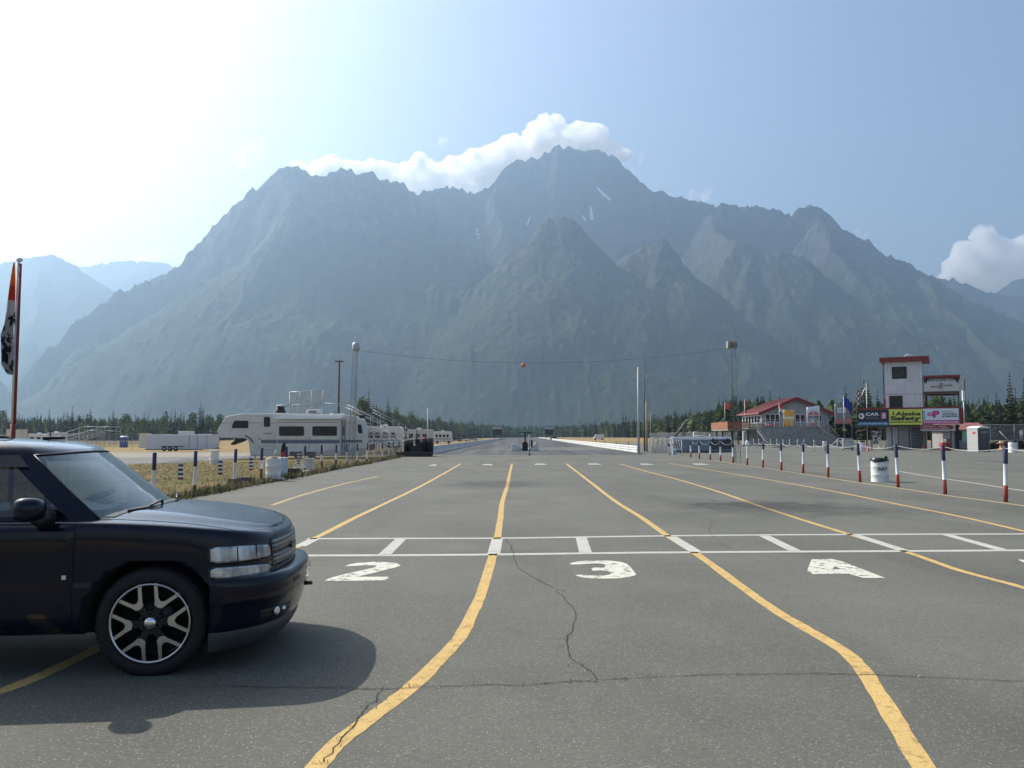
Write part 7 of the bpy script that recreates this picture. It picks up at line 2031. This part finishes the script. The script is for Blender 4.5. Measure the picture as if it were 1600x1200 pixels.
# deck
dz = gp2(1190,670).z; dx0, dx1 = gp2(1133,670).x, gp2(1192,670).x
mb = MB(); mb.span((dx0,-1.6,dz-.28),(dx1,dL*.8,dz)); mb.build('deck_floor', M_WOOD, LG)
mb = MB(); M_CEDAR = mat('cedar_boards', (.27,.105,.05), .75, var=.25, scale=4)
for k in range(34):
    x = dx0 + (gp2(1165,670).x-dx0)*k/34; mb.span((x,-1.62,dz+.05),(x+(gp2(1165,670).x-dx0)/34-.03,-1.56,dz+1.02))
mb.span((dx0,-1.66,dz+1.02),(gp2(1165,670).x,-1.50,dz+1.10)); mb.span((dx0-.04,-1.6,dz+.05),(dx0,dL*.8,dz+1.05)); mb.build('deck_rail_boards', M_CEDAR, LG)
mb = MB(); xa = gp2(1165,670).x
for z in (.15,.55,1.02): mb.span((xa,-1.64,dz+z),(dx1,-1.56,dz+z+.07))
for x in (xa+.05, (xa+dx1)/2, dx1-.1): mb.span((x,-1.66,dz),(x+.1,-1.54,dz+1.1))
mb.build('deck_rail', M_DWOOD, LG)
mb = MB(); mb.span((xa+.15,-1.0,dz),(dx1-.4,-.9,dz+.85)); mb.build('deck_boards_pale', M_CREAM, LG)
for x in (dx0+.6, (dx0+xa)/2, xa, dx1-.2):
    for y in (-1.4, dL*.7):
        mb = MB(); mb.span((x-.1,y-.1,0),(x+.1,y+.1,dz-.28)); mb.build('deck_post', M_DWOOD, LG)
mb = MB(); a, b = gp2(1160,673), gp2(1166,690); mb.span((a.x,-.6,0),(b.x,-.5,dz-.4)); mb.build('white_panel', M_LGREY, LG)
mb = MB(); a = gp2(1193,661); b = gp2(1222,667); mb.add([(a.x,-.1,a.z),(b.x,-.1,a.z-.35),(b.x,-2.6,b.z),(a.x,-2.6,b.z+.25)], [(3,2,1,0)]); o_ = mb.build('porch_roof', M_ROOFR, LG); s_ = o_.modifiers.new('t','SOLIDIFY'); s_.thickness = .12
mb = MB(); a, b = gp2(1189,676), gp2(1192,690); mb.span((dx1-.2,-.5,0),(dx1+.2,.0,dz)); mb.build('porch_post', M_WOOD, LG)
# ---- grandstand in front of the lodge
YG = 108.0; oG = on(1262, YG); GS = empty('grandstand', oG, 0, 'grey metal grandstand with rows of benches in front of the lodge', 'bleachers')
def gg(px, py, dy=0): q = lp(px, py, YG, oG); return Vector((q.x, dy, q.z))
x0, x1 = gg(1203,690).x, gg(1318,690).x; zt = gg(1260,666).z
mb = MB(); nb = 8; M_BENCH = mat('bench_grey', (.33,.345,.36), .5, metal=.2, var=.2, scale=3)
for i in range(nb):
    z = .42 + (zt-.42)*i/(nb-1); y = .75*i
    mb.span((x0,y,z-.04),(x1,y+.28,z+.02)); mb.span((x0,y-.32,z-.42),(x1,y-.02,z-.38)); mb.span((x0,y+.26,z-.34),(x1,y+.285,z-.05))
mb.build('bench_planks', M_BENCH, GS)
mb = MB()
for k in range(9):
    x = x0 + (x1-x0)*k/8
    mb.tube([(x,.35,.05),(x,.75*(nb-1)+.2,zt-.55)], .05, 5); mb.tube([(x,.75*(nb-1)+.2,0),(x,.75*(nb-1)+.2,zt+1.0)], .05, 5)
for z in (.5,1.0): mb.tube([(x0,.75*(nb-1)+.2,zt+z),(x1,.75*(nb-1)+.2,zt+z)], .03, 5)
mb.build('support_frame', M_STEELG, GS)
mb = MB(); xs = gg(1300,690).x
for dx in (0,1.3):
    mb.tube([(xs+dx,-.4,.9),(xs+dx,.75*nb,zt+.9)], .035, 6)
    for k in range(5): mb.tube([(xs+dx,1.3*k,.1+zt*.18*k),(xs+dx,1.3*k,1.0+zt*.19*k)], .03, 5)
mb.build('stair_rail', M_DARK, GS)
def banner(px0, py0, px1, py1, Y, mats, label, name='hanging_banner', content=None, slant=0):
    o = on((px0+px1)/2, Y); t = empty(name, o, 0, label, 'banner', None)
    a, b = lp(px0, py0, Y, o), lp(px1, py1, Y, o); W = b.x-a.x; Hh = a.z-b.z
    mb = MB(); n = 9; vs = []
    for i in range(7):
        for k in range(n):
            u = k/(n-1); vs.append((a.x+W*u, .05*math.sin(u*9+i*.4), b.z+Hh*i/6+slant*u*(i/6)))
    mb.add(vs, [(i*n+k, i*n+k+1, (i+1)*n+k+1, (i+1)*n+k) for i in range(6) for k in range(n-1)], 0, True)
    c = mb.build('cloth', mats[0], t); s_ = c.modifiers.new('t','SOLIDIFY'); s_.thickness = .02; s_.offset = 1
    if content: content(c, a.x, b.z, W, Hh)
    mb = MB()
    for x in (a.x, b.x): mb.tube([(x,.1,0),(x,.1,a.z+.1)], .035, 6)
    mb.build('uprights', M_STEELG, t)
    return t
M_PINK = mat('faded_red_print', (.62,.16,.15), .6)
def c_or(c, x, z, W, H):
    mb = MB(); mb.span((x+.05,-.085,z+H*.36),(x+W-.05,-.075,z+H*.60)); mb.build('pale_band', mat('pale_orange',(.76,.62,.36),.6), c)
    scrawl_part(c, x+W*.12, z+H*.40, W*.76, H*.15, mat('white_print',(.80,.77,.66),.6), -.087, words=1, seed=4)
banner(1224, 640.5, 1241.5, 665.8, 114.5, [M_ORANGE], 'plain orange banner with a pale band on the grandstand back', content=c_or)
def c_hk(c, x, z, W, H):
    mb = MB(); n = 18; R0 = W*.44
    mb.prism([(W*.5+R0*math.cos(math.pi*k/n), H*.56+H*.22*math.sin(math.pi*k/n)) for k in range(n+1)], (x,-.075,z), (1,0,0), (0,0,1), .01)
    mb.prism([(W*.12,H*.02),(W*.88,H*.02),(W*.80,H*.13),(W*.20,H*.13)], (x,-.075,z), (1,0,0), (0,0,1), .01); mb.build('red_shapes', M_PINK, c)
    mb = MB(); mb.span((x+W*.44,-.10,z+H*.56),(x+W*.57,-.087,z+H*.84)); mb.build('pale_figure', mat('teal_print',(.42,.56,.58),.6), c)
    text_part('ROOKIE', c, (x+W*.09,-.09,z+H*.37), W*.82, H*.15, M_BLK, bold=.035); scrawl_part(c, x+W*.09, z+H*.19, W*.82, H*.13, M_BLK, -.087, words=3, seed=5)
banner(1260.5, 636.5, 1281, 664.2, 114.5, [M_LGREY], 'white banner with red arch and black lettering on the grandstand back', content=c_hk, slant=.25)
def c_gr(c, x, z, W, H):
    mb = MB(); mb.span((x+W*.12,-.085,z+H*.56),(x+W*.62,-.075,z+H*.82)); wpp = mb.build('white_panel', M_LGREY, c)
    text_part('US', c, (x+W*.20,-.10,z+H*.62), W*.32, H*.15, M_STEELG, bold=.02)
    mb = MB(); mb.prism([(W*.70,H*.56),(W*.84,H*.60),(W*.9,H*.86),(W*.74,H*.80)], (x,-.075,z), (1,0,0), (0,0,1), .01); mb.prism([(W*.03,H*.04),(W*.34,H*.04),(W*.30,H*.26),(W*.05,H*.20)], (x,-.075,z), (1,0,0), (0,0,1), .01); mb.prism([(W*.55,H*.04),(W*.98,H*.05),(W*.90,H*.26),(W*.58,H*.24)], (x,-.075,z), (1,0,0), (0,0,1), .01); mb.build('red_shapes', M_PINK, c)
banner(1304.5, 631.5, 1331.5, 662.5, 112.5, [mat('grey_banner',(.24,.24,.23),.7)], 'grey banner with white panel and red shapes left of the timing tower', content=c_gr)
# rail fence of white posts with rope in front of the grandstand
WF = [(1176.5,112),(1184.5,110),(1193,107),(1203,104),(1213,101),(1222.5,98),(1232.5,95),(1244.5,92),(1255,89),(1270.5,86),(1307,82)]
pts = []
wp_me = None
for i, (px, Y) in enumerate(WF):
    q = on(px, Y)
    if wp_me is None:
        mb = MB(); mb.lathe([(.04,0),(.04,1.13),(.03,1.15),(.001,1.155)], (0,0,0), 10); tmp = mb.build('p', M_WHITE); wp_me = tmp.data; bpy.data.objects.remove(tmp)
    o = bpy.data.objects.new('rope_post', wp_me); col.objects.link(o); o.location = q; o.rotation_euler = (R(random.uniform(-2,2)), R(random.uniform(-2,2)), 0)
    tag(o, '%s thin white rope post before the grandstand counted from the lodge deck' % ORD[i], 'post', 'white rope posts before the grandstand'); pts.append(q + Vector((0,0,.55)))
mb = MB()
for a, b in zip(pts[:-1], pts[1:]): mb.tube(sag(a, b, .12, 6), .018, 5, cap=False)
tag(mb.build('rope', M_WHITE), 'white rope looping between the thin white posts before the grandstand', 'rope')
o = on(1287, 84); t = empty('white_bin', o, 0, 'white bin with a grey round sign before the grandstand stair', 'bin'); mb = MB(); mb.lathe([(.16,0),(.19,.95),(.2,1.0),(.17,1.0)], (0,0,0), 16); mb.build('shell', M_WHITE, t); mb = MB(); mb.lathe([(.24,-.02),(.24,.02)], (.45,0,1.0), 18, 'Y'); mb.tube([(.45,.03,0),(.45,.03,1.0)], .025, 6); mb.build('round_sign', M_STEELG, t)
o = on(1326, 86); t = empty('grey_cabinet', o, 0, 'grey board-fronted cabinet left of the white drum by the tower', 'cabinet'); a, b = lp(1318,684.5,86,o), lp(1334,698,86,o); mb = MB(); mb.span((a.x,0,.12),(b.x,.5,a.z)); mb.build('box', M_STEELG, t, bevel=.02); mb = MB(); mb.span((a.x+.06,-.02,.25),(b.x-.06,.02,a.z-.12)); f = mb.build('panel', M_GALV, t); scrawl_part(f, a.x+.12, a.z-.45, b.x-a.x-.24, .12, M_DARK, -.022, words=2, seed=6); mb = MB(); mb.span((a.x,.05,0),(a.x+.06,.45,.12)); mb.span((b.x-.06,.05,0),(b.x,.45,.12)); mb.build('foot', M_DARK, t)
# ---- flags and thin masts
def flag(px, Y, ytop, ybase, mats, w, h, label, droop=.5, band=None, pole=M_GALV, seed=0):
    o = on(px, Y); t = empty('flag', o, 0, label, 'flag'); zt = at(px, ytop, Y).z - o.z
    mb = MB(); mb.tube([(0,0,0),(0,0,zt)], .03, 6); mb.ball((0,0,zt),(.05,.05,.05),8,6); mb.build('pole', pole, t)
    n = 8
    top = [(.04+w*k/n, .12*math.sin(k*1.1), zt-.05-droop*w*(k/n)**1.5) for k in range(n+1)]; bot = [(.04+w*.85*k/n, .12*math.sin(k*1.1+.4), zt-.05-h-droop*w*1.15*(k/n)**1.4) for k in range(n+1)]
    cloth('cloth', top, bot, mats, t, 6, .06, band, seed); return t
flag(1132.5, 132, 627.5, 690, [mat('coral_cloth',(.60,.11,.10),.8)], .95, 1.05, 'small plain coral red flag left of the lodge deck', .35)
flag(1163.5, 124, 624, 690, [M_REDF], .28, 1.9, 'narrow limp red flag before the left end of the lodge roof', .2, seed=2)
flag(1217.5, 118, 628.5, 690, [M_REDF, M_LGREY, M_BLKF], .5, 1.5, 'limp red, white and black flag in front of the lodge gable', .7, lambda u, v: 0 if u < .38 else (1 if u < .72 else 2), seed=3)
flag(1318.5, 98, 619, 690, [M_BLUEF], 1.05, 1.15, 'deep blue flag hanging before the grey banner', .95, seed=4)
def checker(): 
    m, nt, b, out = nodes_of('checkered_cloth'); tc = N(nt,'ShaderNodeTexCoord'); ck = N(nt,'ShaderNodeTexChecker'); ck.inputs['Scale'].default_value = 3.5; nt.links.new(tc.outputs['Object'], ck.inputs[0]); ck.inputs['Color1'].default_value=(.02,.02,.02,1); ck.inputs['Color2'].default_value=(.6,.6,.6,1); nt.links.new(ck.outputs[0], b.inputs['Base Color']); return m
flag(1338.5, 92, 607.5, 690, [checker(), mat('dark_red_cloth',(.16,.03,.03),.8)], .35, 1.9, 'limp black and white checkered flag left of the timing tower', .3, lambda u, v: 1 if v > .7 else 0, pole=M_DWOOD, seed=5)
def mast(px, Y, ytop, r_, m, label, cap=None, name='pole', base=None):
    o = base or on(px, Y); t = empty(name, o, 0, label, 'pole'); zt = at(px, ytop, Y).z - o.z; mb = MB(); mb.tube([(0,0,0),(0,0,zt)], [r_, r_*.75], 10); mb.build('shaft', m, t)
    mb = MB(); mb.lathe([(r_*1.6,0),(r_*1.6,.06),(r_*1.1,.10)], (0,0,0), 12); mb.build('base', M_STEELG, t)
    if cap: mb = MB(); mb.ball((0,0,zt),(cap,cap,cap),10,8); mb.build('finial', M_WHITE, t)
    return t, zt
M_PALE = mat('pale_pole_paint', (.46,.47,.46), .5); M_TANP = mat('tan_pole', (.36,.30,.21), .85, var=.2)
mast(1346, 89, 588.5, .045, M_DARK, 'thin dark mast just left of the timing tower'); t_, zt = mast(1354.5, 90, 598, .04, M_GALV, 'thin silver mast beside the dark mast left of the tower')
mb = MB(); mb.tube([(-.15,0,zt-.55),(-.62,0,zt-1.5)], .04, 6); mb.build('angled_arm', M_WHITE, t_)
mast(997.5, 82, 575.5, .11, M_PALE, 'tallest pale metal pole at the near end of the white barrier', .12)
mast(1006.5, 93, 571, .10, mat('brown_pole',(.17,.14,.115),.85,var=.2), 'tall dull brown pole just behind the pale metal pole')
mast(1010, 92, 627, .12, M_TANP, 'short tan wooden pole right of the two tall poles')
mast(1016.5, 110, 644, .05, M_TANP, 'thin low grey-brown post right of the tan wooden pole')
mast(668.5, 120, 638, .10, M_PALE, 'slim pale pole behind the tractor')
# ---- gate, fence panels and covered trailer by the strip entrance
oP = on(1032, 83); FP = empty('fence_panel', oP, 0, 'white tube-framed fence panel with diagonal brace beside the strip', 'fence'); mb = MB()
def pp(px, py): q = lp(px, py, 83, oP); return Vector((q.x,0,q.z))
a, b = pp(1017.5,684), pp(1047,686); za = .05
mb.tube([(a.x,0,za),(a.x,0,a.z),(b.x,0,b.z),(b.x,0,za)], .04, 6); mb.tube([(a.x,0,a.z),(pp(1024,700).x,0,.05)], .04, 6); mb.tube([(a.x,0,a.z-.15),(b.x,0,b.z-.15)], .03, 6)
for px in (1024,1031.5,1039.5): p = pp(px,686); mb.tube([(p.x,0,.05),(p.x,0,p.z)], .035, 6)
mb.build('tube_frame', M_WHITE, FP); mb = MB(); mb.quad((a.x,.02,.08),(b.x,.02,.08),(b.x,.02,b.z-.02),(a.x,.02,a.z-.02)); mb.build('wire_mesh', M_NET, FP)
oQ = on(1055.5, 80); GT = empty('swing_gate', oQ, 0, 'white swing gate with black scrawled sign between fence panel and posts', 'gate'); mb = MB()
def qp(px, py): q = lp(px, py, 80, oQ); return Vector((q.x,0,q.z))
a, b = qp(1047.5,688), qp(1065,688); zb_ = qp(1050,702).z
mb.tube([(a.x,0,0),(a.x,0,a.z),(b.x,0,b.z),(b.x,0,0)], .045, 6); mb.tube([(a.x,0,zb_),(b.x,0,zb_)], .04, 6)
for k in range(4): mb.tube([(a.x+(b.x-a.x)*(.05+.22*k),0,a.z),(a.x+(b.x-a.x)*(.25+.22*k),0,zb_)], .025, 5)
mb.build('tube_frame', M_WHITE, GT); mb = MB(); c = qp(1048.5,698); 
for k in range(5): mb.tube([(c.x+.12*k,-.06,c.z+.14),(c.x+.12*k+.08,-.06,c.z+.32),(c.x+.12*k+.12,-.06,c.z+.16)], .018, 5)
mb.build('scrawled_sign', M_BLK, GT)
wpst = on(1044.5, 79); mb = MB(); mb.lathe([(.10,0),(.10,.75),(.11,.77),(.11,.80)], (0,0,0), 14); mb.lathe([(.115,.80),(.12,1.02),(.09,1.06),(.001,1.07)], (0,0,0), 14, mi=1); o = mb.build('bollard', [M_WHITE, M_DARK]); o.location = wpst; tag(o, 'white bollard with a dark cap left of the swing gate', 'bollard')
o = on(1052.5, 79.5); mb = MB(); mb.box((0,0,.22),(.36,.4,.44)); mb.box((0,0,.46),(.38,.42,.04)); mb.box((0,-.205,.25),(.25,.02,.2)); ob2 = mb.build('utility_box', mat('pale_blue_box',(.40,.45,.52),.5), bevel=.02); ob2.location = o; tag(ob2, 'small pale blue utility box under the swing gate', 'box')
oR = on(1100, 86); CT = empty('covered_trailer', oR, 0, 'long low grey-blue tarp-covered trailer behind the right striped posts', 'trailer')
def rp_(px, py): q = lp(px, py, 86, oR); return Vector((q.x,0,q.z))
a, b = rp_(1052,686.5), rp_(1144,703); mb = MB(); zt = rp_(1052,682.5).z
n = 14; vs = []
for k in range(n+1):
    x = a.x + (b.x-a.x)*k/n; w = .012*math.sin(k*2.2)
    vs += [(x,-.02+w,.14),(x,.0+w,a.z-.02+w),(x,.35,zt-.05+w*.6),(x,1.6,zt+.0+w),(x,2.2,a.z),(x,2.25,.14)]
mb.add(vs, [(6*k+j, 6*k+j+6, 6*k+j+7, 6*k+j+1) for k in range(n) for j in range(5)] + [tuple(range(6)), tuple(reversed(range(6*n,6*n+6)))], 0, False)
mb.build('tarp', M_TARP, CT, clean=True)
mb = MB(); p, q = rp_(1110,688), rp_(1142,702); mb.span((p.x,-.07,q.z),(q.x,-.04,p.z)); mb.build('dark_net', mat('dark_net',(.07,.075,.085),.8,var=.4,scale=6), CT)
mb = MB(); mb.span((a.x,.2,.06),(b.x,2.0,.14)); mb.build('chassis_rail', M_DARK, CT)
for x in (a.x+.8, b.x-1.6, b.x-.9):
    mb = MB(); mb.lathe([(.1,.0),(.16,-.02),(.17,.02),(.17,.14)], (x,.1,.17), 16, 'Y'); mb.build('wheel', M_RUB, CT)
mb = MB(); p, q = rp_(1111,685), rp_(1116,689); mb.ball(((p.x+q.x)/2,-.1,(p.z+q.z)/2),(.18,.1,.14),10,6); p = rp_(1136,687); mb.ball((p.x,-.1,p.z),(.3,.12,.16),10,6); mb.tube([(rp_(1112,687).x,-.1,p.z+.02),(p.x,-.1,p.z+.02)], .03, 6); mb.build('blue_bundle', mat('navy_bundle',(.03,.05,.12),.6), CT)
oS2 = on(1064, 104); STR = empty('loading_steps', oS2, 0, 'steep dark and white stepped loading frame rising behind the tarp-covered trailer', 'steps'); mb = MB(); m2 = MB()
def ss_(px, py): q = lp(px, py, 104, oS2); return Vector((q.x,0,q.z))
for dy in (0, .9): mb.tube([ss_(1053.5,684)+Vector((0,dy,0)), ss_(1075,657)+Vector((0,dy,0))], .09, 6); mb.tube([(ss_(1070,660).x,dy,0), ss_(1070,663)+Vector((0,dy,0))], .05, 6); mb.tube([(ss_(1054.5,690).x,dy,0), ss_(1054.5,684)+Vector((0,dy,0))], .05, 6)
mb.build('stringers', M_DARK, STR)
for k in range(9):
    p = ss_(1054,684).lerp(ss_(1075,657), (k+.5)/9); m2.box((p.x,.45,p.z+.05),(.30,.9,.05))
p = ss_(1075,656); m2.box((p.x+.2,.45,p.z),(.5,.9,.08)); m2.build('treads', M_GALV, STR)
oS3 = on(1095, 100); mb = MB(); 
def s3(px, py): q = lp(px, py, 100, oS3); return Vector((q.x,0,q.z))
mb.tube([(s3(1083,674).x,0,0), s3(1083.5,674.5), s3(1088,674.5), (s3(1088,674).x,0,s3(1083,679).z)], .05, 6); mb.tube([s3(1084,681), s3(1109,681.5)], .05, 6); mb.tube([(s3(1109,679).x,0,0), s3(1109,678)], .06, 6)
o = mb.build('pipe_railing', M_WHITE); o.location = oS3; tag(o, 'white bent pipe railing behind the tarp-covered trailer', 'railing')
# ---- distant van, pickup and grass posts
VN = empty('delivery_van', on(936, 330), 0, 'white van parked alone in the dry grass right of the strip', 'van')
mb = MB(); mb.prism([(-2.2,.4),(1.9,.4),(2.0,2.15),(-1.2,2.2),(-1.75,1.35),(-2.25,1.15)], (0,1.9,0), (1,0,0), (0,0,1), 1.9); mb.build('body', M_WHITE, VN, bevel=.08); mb = MB(); mb.prism([(-1.70,1.33),(-1.0,1.33),(-1.0,2.0),(-1.22,2.0)], (0,-.02,0), (1,0,0), (0,0,1), .03); mb.build('window', M_DGLASS, VN)
for x in (-1.5, 1.2):
    mb = MB(); mb.lathe([(.18,.02),(.33,0),(.35,.05),(.35,.24)], (x,-.02,.35), 16, 'Y'); mb.build('wheel', M_RUB, VN)
small_car(866.5, 390, 'tiny dark car under the right distant scoreboard', mat('dark_car', (.03,.03,.035), .3), group=None)
for k, (px, Y) in enumerate(((931,178),(944.5,160),(962.5,142),(981.5,126))):
    mb = MB(); mb.tube([(0,0,0),(0,0,.85)], .06, 6); mb.box((0,0,.8),(.15,.12,.12)); o = mb.build('grass_post', M_DWOOD); o.location = on(px, Y); tag(o, '%s short brown post in the dry grass beyond the right barrier, from the far end' % ORD[k], 'post', 'short posts in the dry grass')
# ---------------------------------------------------------------- haze: one box of still, smoky air
hz = MB().span((-9500, -1500, -1.8), (9500, 10450, max(v[2] for v in MV) + 60)).build('haze', [])
hm = bpy.data.materials.new('smoky_air'); hm.use_nodes = True
nt = hm.node_tree; nt.nodes.clear()
ho = N(nt, 'ShaderNodeOutputMaterial'); hv = N(nt, 'ShaderNodeVolumePrincipled')
hv.inputs['Color'].default_value = (.47, .655, .86, 1)
hv.inputs['Density'].default_value = 0.000115
hv.inputs['Anisotropy'].default_value = 0.64
nt.links.new(hv.outputs[0], ho.inputs['Volume'])
hz.data.materials.clear(); hz.data.materials.append(hm)
tag(hz, kind='stuff')
